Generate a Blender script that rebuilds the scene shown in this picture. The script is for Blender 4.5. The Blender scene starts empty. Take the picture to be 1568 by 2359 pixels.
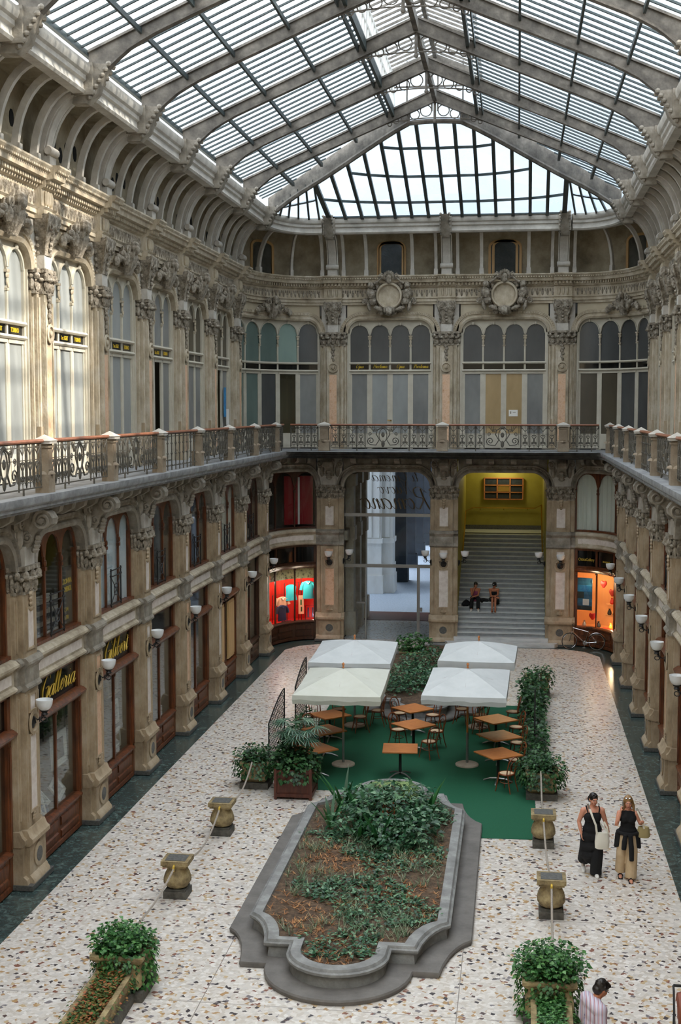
import bpy, bmesh, math, random
from math import sin, cos, pi, sqrt, atan2, radians as R
from mathutils import Vector, Matrix, Euler
random.seed(7)
SC = bpy.context.scene
COL = SC.collection
rnd = random.random
def ru(a, b): return a + (b - a) * random.random()

# ------------------------------------------------------------------ materials
MATS = {}
def nt(name):
    m = bpy.data.materials.new(name); m.use_nodes = True
    t = m.node_tree; t.nodes.clear()
    MATS[name] = m
    return m, t
def N(t, kind, **kw):
    n = t.nodes.new(kind)
    for k, v in kw.items():
        if k.startswith('i_'):
            key = k[2:]
            n.inputs[int(key) if key.isdigit() else key.replace('_', ' ')].default_value = v
        else: setattr(n, k, v)
    return n
def L(t, a, b): t.links.new(a, b)
def c4(c): return (c[0], c[1], c[2], 1.0)
def srgb(r, g, b):
    f = lambda v: (v / 255 / 12.92) if v / 255 <= 0.04045 else ((v / 255 + 0.055) / 1.055) ** 2.4
    return (f(r), f(g), f(b))
def ramp(t, stops, interp='LINEAR'):
    n = t.nodes.new('ShaderNodeValToRGB'); cr = n.color_ramp; cr.interpolation = interp
    while len(cr.elements) < len(stops): cr.elements.new(0.5)
    for e, (p, c) in zip(cr.elements, stops):
        e.position = p; e.color = c4(c) if len(c) == 3 else c
    return n
def out(t, sh):
    o = t.nodes.new('ShaderNodeOutputMaterial'); L(t, sh, o.inputs['Surface']); return o
def mat(name, col, rough=0.6, col2=None, scale=3.0, amt=1.0, bump=0.0, bscale=20.0, metal=0.0, spec=0.5, detail=4, col3=None, stretch=None, sheen=0):
    m, t = nt(name)
    p = N(t, 'ShaderNodeBsdfPrincipled'); p.inputs['Roughness'].default_value = rough
    p.inputs['Metallic'].default_value = metal; p.inputs['Specular IOR Level'].default_value = spec
    tc = N(t, 'ShaderNodeTexCoord'); src = tc.outputs['Object']
    if stretch:
        mp = N(t, 'ShaderNodeMapping'); mp.inputs['Scale'].default_value = stretch; L(t, src, mp.inputs['Vector']); src = mp.outputs['Vector']
    if col2:
        n = N(t, 'ShaderNodeTexNoise'); n.inputs['Scale'].default_value = scale; n.inputs['Detail'].default_value = detail
        n.inputs['Roughness'].default_value = 0.65
        L(t, src, n.inputs['Vector'])
        st = [(0.33, col), (0.67, col2)] if not col3 else [(0.3, col), (0.5, col2), (0.68, col3)]
        r = ramp(t, st); L(t, n.outputs['Fac'], r.inputs['Fac']); L(t, r.outputs['Color'], p.inputs['Base Color'])
    else: p.inputs['Base Color'].default_value = c4(col)
    if bump:
        b = N(t, 'ShaderNodeTexNoise'); b.inputs['Scale'].default_value = bscale; b.inputs['Detail'].default_value = 3
        L(t, src, b.inputs['Vector'])
        bp = N(t, 'ShaderNodeBump'); bp.inputs['Strength'].default_value = bump; bp.inputs['Distance'].default_value = 0.05
        L(t, b.outputs['Fac'], bp.inputs['Height']); L(t, bp.outputs['Normal'], p.inputs['Normal'])
    out(t, p.outputs['BSDF'])
    return m
def leafmat(name, stops, rough=0.45, trans=0.25):
    m, t = nt(name)
    g = N(t, 'ShaderNodeNewGeometry'); r = ramp(t, stops); L(t, g.outputs['Random Per Island'], r.inputs['Fac'])
    p = N(t, 'ShaderNodeBsdfPrincipled'); p.inputs['Roughness'].default_value = rough
    L(t, r.outputs['Color'], p.inputs['Base Color'])
    tr = N(t, 'ShaderNodeBsdfTranslucent'); L(t, r.outputs['Color'], tr.inputs['Color'])
    mx = N(t, 'ShaderNodeMixShader'); mx.inputs[0].default_value = trans
    L(t, p.outputs['BSDF'], mx.inputs[1]); L(t, tr.outputs['BSDF'], mx.inputs[2]); out(t, mx.outputs[0])
    return m
def glassmat(name, tint=(1, 1, 1), gloss=0.10, rough=0.02, diff=0.0, dcol=(0.8, 0.85, 0.85), fres=True, noise=0.0):
    """window pane: see-through, a mirror share that grows at grazing angles, some dust"""
    m, t = nt(name)
    tr = N(t, 'ShaderNodeBsdfTransparent'); tr.inputs['Color'].default_value = c4(tint)
    gl = N(t, 'ShaderNodeBsdfGlossy'); gl.inputs['Roughness'].default_value = rough
    mx = N(t, 'ShaderNodeMixShader')
    if fres:
        lw = N(t, 'ShaderNodeLayerWeight'); lw.inputs['Blend'].default_value = 0.5
        f = N(t, 'ShaderNodeMath', operation='POWER'); f.inputs[1].default_value = 4.0; L(t, lw.outputs['Facing'], f.inputs[0])
        ma = N(t, 'ShaderNodeMath', operation='MULTIPLY_ADD'); ma.inputs[1].default_value = 0.8; ma.inputs[2].default_value = gloss
        ma.use_clamp = True
        L(t, f.outputs[0], ma.inputs[0]); L(t, ma.outputs[0], mx.inputs[0])
    else: mx.inputs[0].default_value = gloss
    L(t, tr.outputs[0], mx.inputs[1]); L(t, gl.outputs[0], mx.inputs[2])
    sh = mx.outputs[0]
    if diff > 0:
        d = N(t, 'ShaderNodeBsdfDiffuse'); d.inputs['Color'].default_value = c4(dcol)
        tl = N(t, 'ShaderNodeBsdfTranslucent'); tl.inputs['Color'].default_value = c4(dcol)
        a = N(t, 'ShaderNodeMixShader'); a.inputs[0].default_value = 0.6
        L(t, d.outputs[0], a.inputs[1]); L(t, tl.outputs[0], a.inputs[2])
        b = N(t, 'ShaderNodeMixShader'); b.inputs[0].default_value = diff
        if noise:
            g = N(t, 'ShaderNodeNewGeometry')
            tc = N(t, 'ShaderNodeTexCoord'); nn = N(t, 'ShaderNodeTexNoise'); nn.inputs['Scale'].default_value = 0.7; nn.inputs['Detail'].default_value = 5
            L(t, tc.outputs['Object'], nn.inputs['Vector'])
            q = N(t, 'ShaderNodeMath', operation='MULTIPLY_ADD'); q.inputs[1].default_value = noise; q.inputs[2].default_value = diff - noise * 0.5
            L(t, g.outputs['Random Per Island'], q.inputs[0])
            q2 = N(t, 'ShaderNodeMath', operation='MULTIPLY_ADD'); q2.inputs[1].default_value = noise; q2.inputs[2].default_value = -noise * 0.5
            L(t, nn.outputs['Fac'], q2.inputs[0])
            q3 = N(t, 'ShaderNodeMath', operation='ADD'); q3.use_clamp = True
            L(t, q.outputs[0], q3.inputs[0]); L(t, q2.outputs[0], q3.inputs[1]); L(t, q3.outputs[0], b.inputs[0])
        L(t, sh, b.inputs[1]); L(t, a.outputs[0], b.inputs[2]); sh = b.outputs[0]
    out(t, sh); return m
def emit(name, col, s):
    m, t = nt(name); e = N(t, 'ShaderNodeEmission'); e.inputs['Color'].default_value = c4(col); e.inputs['Strength'].default_value = s
    out(t, e.outputs[0]); return m

mat('stone_post', srgb(128, 112, 92), 0.7, srgb(158, 144, 124), 2, bump=0.2, bscale=18)
mat('stone', srgb(138, 125, 105), 0.7, srgb(178, 165, 142), 2.0, bump=0.25, bscale=18, col3=srgb(206, 197, 180), stretch=(1, 1, 0.6), detail=7)
mat('stone_low', srgb(134, 116, 92), 0.62, srgb(170, 151, 124), 2.2, bump=0.2, bscale=22, col3=srgb(186, 171, 148), stretch=(1, 1, 0.6), detail=7)
mat('stone_grey', srgb(98, 92, 82), 0.75, srgb(142, 134, 121), 1.8, bump=0.3, bscale=12, col3=srgb(172, 165, 153))
mat('stone_light', srgb(172, 166, 156), 0.7, srgb(204, 199, 189), 2.0, bump=0.15, bscale=15)
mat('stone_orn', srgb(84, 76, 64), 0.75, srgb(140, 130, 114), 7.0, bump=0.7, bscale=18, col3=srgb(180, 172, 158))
mat('plaster', srgb(172, 159, 134), 0.8, srgb(188, 176, 152), 0.9, bump=0.1, bscale=9)
mat('plaster_dirty', srgb(120, 110, 92), 0.85, srgb(164, 153, 130), 1.1, bump=0.3, bscale=8, col3=srgb(188, 178, 156), detail=8)
mat('inlay_pink', srgb(196, 150, 112), 0.45, srgb(222, 188, 158), 5, bump=0.1, bscale=30, col3=srgb(214, 170, 130))
mat('inlay_white', srgb(206, 194, 184), 0.45, srgb(232, 224, 216), 5, bump=0.1, bscale=30)
mat('frame_cream', srgb(184, 177, 160), 0.55, srgb(200, 194, 178), 2)
mat('wood_red', srgb(62, 34, 20), 0.35, srgb(98, 54, 30), 4, stretch=(3, 3, 0.4), bump=0.05, bscale=25, col3=srgb(128, 72, 40))
mat('wood_dark', srgb(52, 32, 22), 0.35, srgb(84, 52, 34), 5, stretch=(3, 3, 0.4))
mat('wood_orange', srgb(186, 112, 58), 0.3, srgb(212, 138, 78), 4, stretch=(1, 4, 1), spec=0.5)
mat('wood_chair', srgb(108, 54, 28), 0.35, srgb(146, 78, 40), 6)
mat('wood_box', srgb(70, 34, 24), 0.5, srgb(100, 52, 36), 4, stretch=(4, 4, 0.5))
mat('wood_pale', srgb(196, 156, 104), 0.5, srgb(212, 176, 124), 3, stretch=(4, 4, 0.4))
mat('cane', srgb(214, 184, 146), 0.55, srgb(226, 200, 164), 40)
mat('black_paint', srgb(16, 17, 17), 0.12)
mat('bronze', srgb(96, 78, 50), 0.5)
mat('gold', srgb(226, 190, 78), 0.35, metal=0.25)
mat('gold_bright', srgb(240, 205, 60), 0.4)
mat('brass', srgb(200, 160, 70), 0.25, metal=0.9)
mat('iron', srgb(66, 64, 58), 0.55, srgb(104, 98, 86), 9, bump=0.2, bscale=40)
mat('iron_dark', srgb(34, 34, 34), 0.5)
mat('iron_roof', srgb(72, 67, 61), 0.7, srgb(104, 98, 90), 2.2, bump=0.3, bscale=10, col3=srgb(132, 125, 115))
mat('iron_bar', srgb(44, 56, 58), 0.5, srgb(64, 74, 74), 6)
mat('handrail_wood', srgb(136, 84, 58), 0.35, srgb(158, 104, 76), 6)
mat('canvas', srgb(196, 200, 200), 0.85, srgb(208, 211, 211), 1.5, bump=0.08, bscale=6)
mat('canvas_cream', srgb(204, 205, 192), 0.85, srgb(212, 213, 202), 1.5, bump=0.08, bscale=6)
mat('concrete', srgb(186, 172, 154), 0.85, srgb(206, 194, 178), 8, bump=0.3, bscale=40)
mat('bedstone', srgb(96, 92, 88), 0.7, srgb(120, 116, 111), 2.5, bump=0.1, bscale=30, detail=7)
mat('bedstone_rim', srgb(112, 112, 111), 0.65, srgb(134, 134, 132), 3, bump=0.15, bscale=30, col3=srgb(160, 161, 159), detail=8)
mat('planter_stone', srgb(98, 84, 60), 0.8, srgb(146, 128, 92), 5, bump=0.4, bscale=20, col3=srgb(176, 158, 116))
mat('planter_dark', srgb(64, 62, 56), 0.8, srgb(100, 96, 88), 6, bump=0.3, bscale=20)
mat('slate', srgb(70, 70, 68), 0.5, srgb(104, 104, 100), 20)
mat('soil', srgb(52, 43, 36), 0.95, srgb(92, 74, 58), 9, bump=0.8, bscale=30, col3=srgb(122, 98, 76), detail=8)
mat('carpet_green', srgb(14, 80, 54), 0.95, srgb(19, 92, 62), 60, bump=0.1, bscale=200)
mat('rope', srgb(150, 140, 128), 0.8, srgb(176, 166, 154), 40, bump=0.3, bscale=80)
mat('steel', srgb(160, 160, 158), 0.35, metal=0.8)
mat('slab_grey', srgb(112, 114, 116), 0.6, srgb(158, 160, 162), 3, bump=0.1, bscale=20)
mat('marble_step', srgb(178, 182, 182), 0.4, srgb(206, 210, 210), 2.5, col3=srgb(218, 222, 222), detail=8, stretch=(0.6, 3, 3))
mat('paint_yellow', srgb(158, 146, 52), 0.55, srgb(172, 160, 64), 1.2)
mat('paper', srgb(232, 230, 222), 0.7)
mat('paper_grey', srgb(160, 160, 154), 0.7, srgb(204, 202, 196), 22)
mat('poster_blue', srgb(36, 78, 108), 0.5, srgb(60, 120, 150), 3, stretch=(0.3, 0.3, 2))
mat('poster_dark', srgb(40, 46, 46), 0.5, srgb(54, 60, 60), 10)
mat('white_paint', srgb(228, 226, 220), 0.5)
mat('curtain_blue', srgb(206, 222, 232), 0.8, srgb(226, 236, 242), 3, stretch=(8, 8, 0.3))
mat('curtain_white', srgb(220, 220, 206), 0.85, srgb(234, 234, 222), 4, stretch=(10, 10, 0.1))
mat('room_dark', srgb(112, 108, 102), 0.9)
mat('room_mid', srgb(150, 142, 128), 0.9)
mat('room_red', srgb(214, 38, 20), 0.7)
mat('room_darkred', srgb(150, 20, 26), 0.7)
mat('room_orange', srgb(226, 170, 110), 0.7)
mat('room_olive', srgb(98, 88, 62), 0.85)
mat('frieze_art', srgb(44, 44, 34), 0.6, srgb(190, 180, 130), 9, detail=2, col3=srgb(200, 190, 140))
mat('opal', srgb(236, 238, 238), 0.35, srgb(226, 228, 228), 3)
mat('black_rubber', srgb(22, 22, 22), 0.7)
mat('chrome', srgb(190, 190, 190), 0.2, metal=1.0)
mat('mulch', srgb(96, 62, 36), 0.9, srgb(150, 104, 66), 14, bump=0.6, bscale=40)
mat('void', srgb(20, 19, 18), 0.9)
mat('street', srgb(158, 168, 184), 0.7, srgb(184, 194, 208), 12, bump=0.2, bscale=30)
mat('house_block_pale', srgb(186, 196, 204), 0.8)
mat('riser_shaded', srgb(134, 138, 139), 0.5, srgb(156, 160, 161), 4)  # darker than the treads: riser shadow put into the colour
mat('street_wall', srgb(212, 208, 204), 0.7, srgb(230, 228, 226), 1.5, stretch=(1, 1, 0.4))
mat('arcade_shade', srgb(34, 41, 50), 0.8, srgb(48, 56, 66), 2)  # shade of the arcade put into its base colour
mat('cloth_teal', srgb(50, 180, 190), 0.9); mat('cloth_navy', srgb(34, 42, 78), 0.9); mat('cloth_peach', srgb(232, 176, 140), 0.9)
mat('cloth_black', srgb(18, 18, 20), 0.9); mat('cloth_beige', srgb(190, 164, 128), 0.9, srgb(202, 178, 144), 5)
mat('cloth_white', srgb(232, 228, 214), 0.9); mat('cloth_tan', srgb(176, 160, 112), 0.85); mat('cloth_pink', srgb(150, 70, 100), 0.9)
mat('skin', srgb(214, 150, 122), 0.5); mat('skin_tan', srgb(184, 118, 84), 0.5)
mat('hair_dark', srgb(26, 20, 18), 0.4); mat('hair_blond', srgb(148, 112, 68), 0.45); mat('lip', srgb(170, 80, 74), 0.5)
mat('eye_white', srgb(220, 215, 210), 0.3)
mat('leather', srgb(120, 58, 34), 0.55, srgb(138, 70, 44), 5)
mat('blue_paper', srgb(40, 110, 170), 0.6, srgb(60, 150, 200), 5)
mat('yellow_paper', srgb(230, 190, 60), 0.6)
mat('book_blue', srgb(66, 84, 120), 0.6, srgb(150, 160, 180), 18)
mat('red_card', srgb(200, 40, 30), 0.5)
leafmat('ivy', [(0.0, srgb(22, 52, 28)), (0.5, srgb(40, 84, 42)), (1.0, srgb(92, 136, 84))])
leafmat('ivy_bright', [(0.0, srgb(30, 70, 32)), (0.5, srgb(58, 114, 52)), (1.0, srgb(118, 168, 100))])
leafmat('bush', [(0.0, srgb(28, 66, 42)), (0.55, srgb(54, 104, 68)), (1.0, srgb(132, 172, 132))], 0.35)
leafmat('palm', [(0.0, srgb(44, 78, 62)), (0.6, srgb(82, 118, 96)), (1.0, srgb(150, 178, 150))], 0.35)
leafmat('bigleaf', [(0.0, srgb(26, 72, 36)), (1.0, srgb(56, 112, 58))], 0.3)
leafmat('palegreen', [(0.0, srgb(96, 140, 80)), (1.0, srgb(176, 196, 128))], 0.35)
leafmat('drygrass', [(0.0, srgb(126, 84, 50)), (0.5, srgb(178, 122, 78)), (1.0, srgb(214, 168, 116))], 0.7)
leafmat('grass', [(0.0, srgb(64, 96, 66)), (0.6, srgb(124, 146, 112)), (1.0, srgb(196, 200, 170))], 0.5)
leafmat('sedum', [(0.0, srgb(48, 84, 36)), (0.45, srgb(84, 112, 50)), (0.7, srgb(150, 112, 60)), (1.0, srgb(190, 104, 66))], 0.6)
glassmat('glass_roof', (0.97, 0.99, 1), 0.02, 0.1, diff=0.1, dcol=(0.9, 0.95, 1.0), noise=0.12, fres=False)
glassmat('glass_hip', (0.93, 0.97, 1), 0.02, 0.1, diff=0.42, dcol=(0.66, 0.74, 0.82), noise=0.35, fres=False)
glassmat('glass_shop', (0.86, 0.9, 0.9), 0.1)
glassmat('glass', (0.95, 0.97, 0.97), 0.03)
glassmat('glass_clear', (0.93, 0.97, 1.0), 0.02)
glassmat('glass_attic', (0.5, 0.55, 0.6), 0.12, 0.08)
def frost(name, c1, c2, rough=0.35):
    return mat(name, c1, rough, c2, 0.6, spec=0.6, stretch=(1, 1, 0.5), bump=0.05, bscale=90)
frost('frost_pale', srgb(132, 136, 135), srgb(156, 160, 158))
frost('frost_mid', srgb(104, 106, 106), srgb(134, 136, 134))
frost('frost_dark', srgb(62, 63, 64), srgb(82, 84, 84), 0.3)
frost('frost_teal', srgb(84, 100, 96), srgb(104, 122, 116))
frost('frost_mint', srgb(120, 142, 134), srgb(140, 162, 152))
frost('frost_glow', srgb(150, 126, 84), srgb(176, 150, 108))  # warm glow of the door put into the pane colour
frost('frost_brown', srgb(66, 60, 48), srgb(84, 76, 60))

def terrazzo():
    m, t = nt('terrazzo')
    tc = N(t, 'ShaderNodeTexCoord')
    v = N(t, 'ShaderNodeTexVoronoi', feature='F1', distance='CHEBYCHEV'); v.inputs['Scale'].default_value = 15.0
    mp = N(t, 'ShaderNodeMapping'); mp.inputs['Rotation'].default_value = (0, 0, 0.5)
    nz = N(t, 'ShaderNodeTexNoise'); nz.inputs['Scale'].default_value = 3.0; nz.inputs['Detail'].default_value = 1
    L(t, tc.outputs['Object'], nz.inputs['Vector'])
    va = N(t, 'ShaderNodeVectorMath', operation='MULTIPLY_ADD'); va.inputs[1].default_value = (0.09, 0.09, 0)
    L(t, nz.outputs['Color'], va.inputs[0]); L(t, tc.outputs['Object'], va.inputs[2]); L(t, va.outputs[0], mp.inputs['Vector'])
    L(t, mp.outputs['Vector'], v.inputs['Vector'])
    s = N(t, 'ShaderNodeSeparateColor'); L(t, v.outputs['Color'], s.inputs[0])
    cream = ramp(t, [(0.0, srgb(202, 193, 182)), (0.3, srgb(212, 205, 196)), (0.55, srgb(220, 213, 205)), (0.75, srgb(207, 201, 194)), (0.9, srgb(226, 221, 214))], 'CONSTANT')
    L(t, s.outputs[1], cream.inputs['Fac'])
    chip = ramp(t, [(0.0, srgb(70, 64, 66)), (0.18, srgb(178, 144, 102)), (0.46, srgb(136, 92, 76)), (0.58, srgb(128, 122, 124)), (0.74, srgb(196, 172, 136)), (0.93, srgb(92, 74, 72))], 'CONSTANT')
    L(t, s.outputs[2], chip.inputs['Fac'])
    g = N(t, 'ShaderNodeMath', operation='GREATER_THAN'); g.inputs[1].default_value = 0.845; L(t, s.outputs[0], g.inputs[0])
    mx = N(t, 'ShaderNodeMix', data_type='RGBA'); L(t, g.outputs[0], mx.inputs['Factor']); L(t, cream.outputs['Color'], mx.inputs['A']); L(t, chip.outputs['Color'], mx.inputs['B'])
    # joints of the cast fields
    sx = N(t, 'ShaderNodeSeparateXYZ'); L(t, tc.outputs['Object'], sx.inputs[0])
    def seam(sock, per, off):
        a = N(t, 'ShaderNodeMath', operation='ADD'); a.inputs[1].default_value = off; L(t, sock, a.inputs[0])
        b = N(t, 'ShaderNodeMath', operation='PINGPONG'); b.inputs[1].default_value = per / 2; L(t, a.outputs[0], b.inputs[0])
        c = N(t, 'ShaderNodeMath', operation='LESS_THAN'); c.inputs[1].default_value = 0.008; L(t, b.outputs[0], c.inputs[0]); return c
    a = seam(sx.outputs['X'], 4.1, 2.05); b = seam(sx.outputs['Y'], 4.13, 0.9)
    o = N(t, 'ShaderNodeMath', operation='MAXIMUM'); L(t, a.outputs[0], o.inputs[0]); L(t, b.outputs[0], o.inputs[1])
    m2 = N(t, 'ShaderNodeMix', data_type='RGBA'); L(t, o.outputs[0], m2.inputs['Factor']); L(t, mx.outputs['Result'], m2.inputs['A']); m2.inputs['B'].default_value = c4(srgb(150, 142, 134))
    p = N(t, 'ShaderNodeBsdfPrincipled'); p.inputs['Roughness'].default_value = 0.3; p.inputs['Specular IOR Level'].default_value = 0.4
    L(t, m2.outputs['Result'], p.inputs['Base Color']); out(t, p.outputs['BSDF'])
terrazzo()
def marble():
    m, t = nt('marble_green')
    tc = N(t, 'ShaderNodeTexCoord'); n = N(t, 'ShaderNodeTexNoise'); n.inputs['Scale'].default_value = 5.0; n.inputs['Detail'].default_value = 9; n.inputs['Distortion'].default_value = 1.5; n.inputs['Roughness'].default_value = 0.7
    L(t, tc.outputs['Object'], n.inputs['Vector'])
    r = ramp(t, [(0.3, srgb(36, 47, 47)), (0.52, srgb(62, 78, 76)), (0.72, srgb(112, 128, 122))]); L(t, n.outputs['Fac'], r.inputs['Fac'])
    p = N(t, 'ShaderNodeBsdfPrincipled'); p.inputs['Roughness'].default_value = 0.22; L(t, r.outputs['Color'], p.inputs['Base Color']); out(t, p.outputs['BSDF'])
marble()
def stripes():
    m, t = nt('shirt_striped')
    tc = N(t, 'ShaderNodeTexCoord'); s = N(t, 'ShaderNodeSeparateXYZ'); L(t, tc.outputs['Object'], s.inputs[0])
    mu = N(t, 'ShaderNodeMath', operation='MULTIPLY'); mu.inputs[1].default_value = 20; L(t, s.outputs['X'], mu.inputs[0])
    fr = N(t, 'ShaderNodeMath', operation='FRACT'); L(t, mu.outputs[0], fr.inputs[0])
    r = ramp(t, [(0, srgb(210, 206, 216)), (0.28, srgb(120, 116, 160)), (0.4, srgb(206, 190, 200)), (0.62, srgb(160, 96, 100)), (0.75, srgb(190, 180, 196))], 'CONSTANT'); L(t, fr.outputs[0], r.inputs['Fac'])
    p = N(t, 'ShaderNodeBsdfPrincipled'); p.inputs['Roughness'].default_value = 0.9; L(t, r.outputs['Color'], p.inputs['Base Color']); out(t, p.outputs['BSDF'])
stripes()

# ------------------------------------------------------------------ mesh building
class MB:
    def __init__(s, f=None): s.v = []; s.fc = []; s.m = []; s.f = f; s.mi = 0
    def add(s, vs, fs):
        b = len(s.v); f = s.f
        s.v += [f(*p) for p in vs] if f else [tuple(p) for p in vs]
        for q in fs: s.fc.append(tuple(i + b for i in q)); s.m.append(s.mi)
        return s
    def box(s, x0, x1, y0, y1, z0, z1, n=1):
        vs = []; fs = []
        for i in range(n + 1):
            x = x0 + (x1 - x0) * i / n
            vs += [(x, y0, z0), (x, y1, z0), (x, y1, z1), (x, y0, z1)]
            if i:
                b = 4 * (i - 1)
                for k in range(4): fs.append((b + k, b + (k + 1) % 4, b + 4 + (k + 1) % 4, b + 4 + k))
        fs += [(3, 2, 1, 0), tuple(4 * n + k for k in range(4))]
        return s.add(vs, fs)
    def loft(s, rings, cap=True, closed=False):
        n = len(rings[0]); vs = [p for r in rings for p in r]; fs = []; m = len(rings)
        for i in range(m if closed else m - 1):
            a = i * n; b = ((i + 1) % m) * n
            for k in range(n): fs.append((a + k, a + (k + 1) % n, b + (k + 1) % n, b + k))
        if cap and not closed: fs += [tuple(range(n))[::-1], tuple(range((m - 1) * n, m * n))]
        return s.add(vs, fs)
    def run(s, prof, x0, x1, n=1, cap=True):
        """closed (d,z) profile swept along the wall"""
        return s.loft([[(x0 + (x1 - x0) * i / n, d, z) for d, z in prof] for i in range(n + 1)], cap)
    def plate(s, pts, y0, y1):
        """pts: list of (x, zlo, zhi): slab with shaped lower or upper edge, between depth y0 and y1"""
        vs = []; fs = []
        for x, a, b in pts: vs += [(x, y0, a), (x, y1, a), (x, y1, b), (x, y0, b)]
        for i in range(1, len(pts)):
            b = 4 * (i - 1)
            for k in range(4): fs.append((b + k, b + (k + 1) % 4, b + 4 + (k + 1) % 4, b + 4 + k))
        m = 4 * (len(pts) - 1); fs += [(3, 2, 1, 0), (m, m + 1, m + 2, m + 3)]
        return s.add(vs, fs)
    def path(s, pts, prof, closed=False):
        """pts in the (x,z) plane; profile (offset along outward normal, depth y) swept along"""
        rings = []; m = len(pts)
        for i, (x, z) in enumerate(pts):
            if closed: a = pts[i - 1]; b = pts[(i + 1) % m]
            else: a = pts[max(i - 1, 0)]; b = pts[min(i + 1, m - 1)]
            tx, tz = b[0] - a[0], b[1] - a[1]; l = sqrt(tx * tx + tz * tz) or 1; nx, nz = tz / l, -tx / l
            rings.append([(x + nx * o, d, z + nz * o) for o, d in prof])
        return s.loft(rings, True, closed)
    def tube(s, pts, r, n=6, closed=False, cap=True):
        pts = [Vector(p) for p in pts]; m = len(pts); rings = []; up = None
        for i, p in enumerate(pts):
            if closed: t = pts[(i + 1) % m] - pts[i - 1]
            else: t = pts[min(i + 1, m - 1)] - pts[max(i - 1, 0)]
            if t.length < 1e-9: t = Vector((0, 0, 1))
            t.normalize()
            if up is None:
                up = Vector((0, 0, 1)) if abs(t.z) < 0.9 else Vector((1, 0, 0))
            a = t.cross(up)
            if a.length < 1e-6: a = t.orthogonal()
            a.normalize(); b = a.cross(t).normalized(); up = b
            rr = r[i] if isinstance(r, (list, tuple)) else r
            rings.append([tuple(p + a * (rr * cos(2 * pi * k / n)) + b * (rr * sin(2 * pi * k / n))) for k in range(n)])
        return s.loft(rings, cap, closed)
    def lathe(s, prof, c=(0, 0, 0), n=12, ax='z', sx=1, sy=1):
        rings = []
        for r, h in prof:
            ring = []
            for k in range(n):
                a = 2 * pi * k / n
                if ax == 'z': ring.append((c[0] + r * cos(a) * sx, c[1] + r * sin(a) * sy, c[2] + h))
                elif ax == 'y': ring.append((c[0] + r * cos(a) * sx, c[1] + h, c[2] + r * sin(a) * sy))
                else: ring.append((c[0] + h, c[1] + r * cos(a) * sx, c[2] + r * sin(a) * sy))
            rings.append(ring)
        return s.loft(rings)
    def ball(s, c, r, n=8, m=6, rot=None):
        if not isinstance(r, (list, tuple)): r = (r, r, r)
        rings = []
        for i in range(m + 1):
            a = -pi / 2 + pi * i / m; cr = max(cos(a), 0.02)
            ring = []
            for k in range(n):
                b = 2 * pi * k / n; v = Vector((r[0] * cr * cos(b), r[1] * cr * sin(b), r[2] * sin(a)))
                if rot: v = rot @ v
                ring.append((c[0] + v.x, c[1] + v.y, c[2] + v.z))
            rings.append(ring)
        return s.loft(rings)
    def leaf(s, p, d, nrm, l, w, fold=0.25, droop=0.0):
        """folded six point leaf"""
        d = Vector(d).normalized(); nrm = Vector(nrm); sd = d.cross(nrm)
        if sd.length < 1e-5: sd = d.orthogonal()
        sd.normalize(); up = sd.cross(d).normalized(); p = Vector(p)
        a = p; m = p + d * l * 0.45 - up * (droop * l * 0.2); e = p + d * l * 0.95 - up * droop * l
        q1 = m + sd * w * 0.5 + up * fold * w * 0.5; q2 = m - sd * w * 0.5 + up * fold * w * 0.5
        return s.add([tuple(a), tuple(q1), tuple(e), tuple(q2), tuple(m)], [(0, 1, 4), (1, 2, 4), (2, 3, 4), (3, 0, 4)])
    def blade(s, p, d, l, w, bend=0.5, seg=3):
        """arched strap leaf"""
        d = Vector(d); h = Vector((d.x, d.y, 0)); 
        if h.length < 1e-4: h = Vector((1, 0, 0))
        h.normalize(); sd = Vector((-h.y, h.x, 0)); p = Vector(p); vs = []; fs = []
        d = d.normalized(); el = math.asin(max(-1, min(1, d.z))); q = p
        for i in range(seg + 1):
            t = i / seg; ww = w * (0.55 + 1.2 * t - 1.75 * t * t) if seg > 2 else w * (1 - t)
            ww = max(ww, 0.002)
            vs += [tuple(q + sd * ww * 0.5), tuple(q - sd * ww * 0.5)]
            a = el - bend * t * 1.6; q = q + (h * cos(a) + Vector((0, 0, sin(a)))) * (l / seg)
            if i: b = 2 * i - 2; fs.append((b, b + 1, b + 3, b + 2))
        return s.add(vs, fs)
    def text(s, body, size, x, y, z, shear=0.0, ext=0.01, space=1.0, sx=1.0, mirror=False):
        """lettering on a wall facing +y, reading towards -x (centre at x), baseline z"""
        cu = bpy.data.curves.new('t', 'FONT'); cu.body = body; cu.size = size; cu.shear = shear; cu.extrude = ext
        cu.align_x = 'CENTER'; cu.space_character = space; cu.resolution_u = 3
        o = bpy.data.objects.new('t', cu); me = bpy.data.meshes.new_from_object(o)
        sg = -1 if not mirror else 1
        s.add([(x + sg * v.co.x * sx, y + v.co.z, z + v.co.y) for v in me.vertices], [tuple(p.vertices) for p in me.polygons])
        bpy.data.objects.remove(o); bpy.data.curves.remove(cu); bpy.data.meshes.remove(me)
        return s
    def mesh(s, name, mats, smooth=True, ang=0.6):
        me = bpy.data.meshes.new(name); me.from_pydata(s.v, [], s.fc)
        if isinstance(mats, str): mats = [mats]
        for m in mats: me.materials.append(MATS[m])
        if len(mats) > 1: me.polygons.foreach_set('material_index', s.m)
        if smooth:
            me.polygons.foreach_set('use_smooth', [True] * len(me.polygons)); me.set_sharp_from_angle(angle=ang)
        me.update(); return me
    def build(s, name, mats, parent=None, smooth=True, ang=0.6, loc=None, rz=0):
        return link(name, s.mesh(name, mats, smooth, ang), parent, loc, rz)
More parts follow.
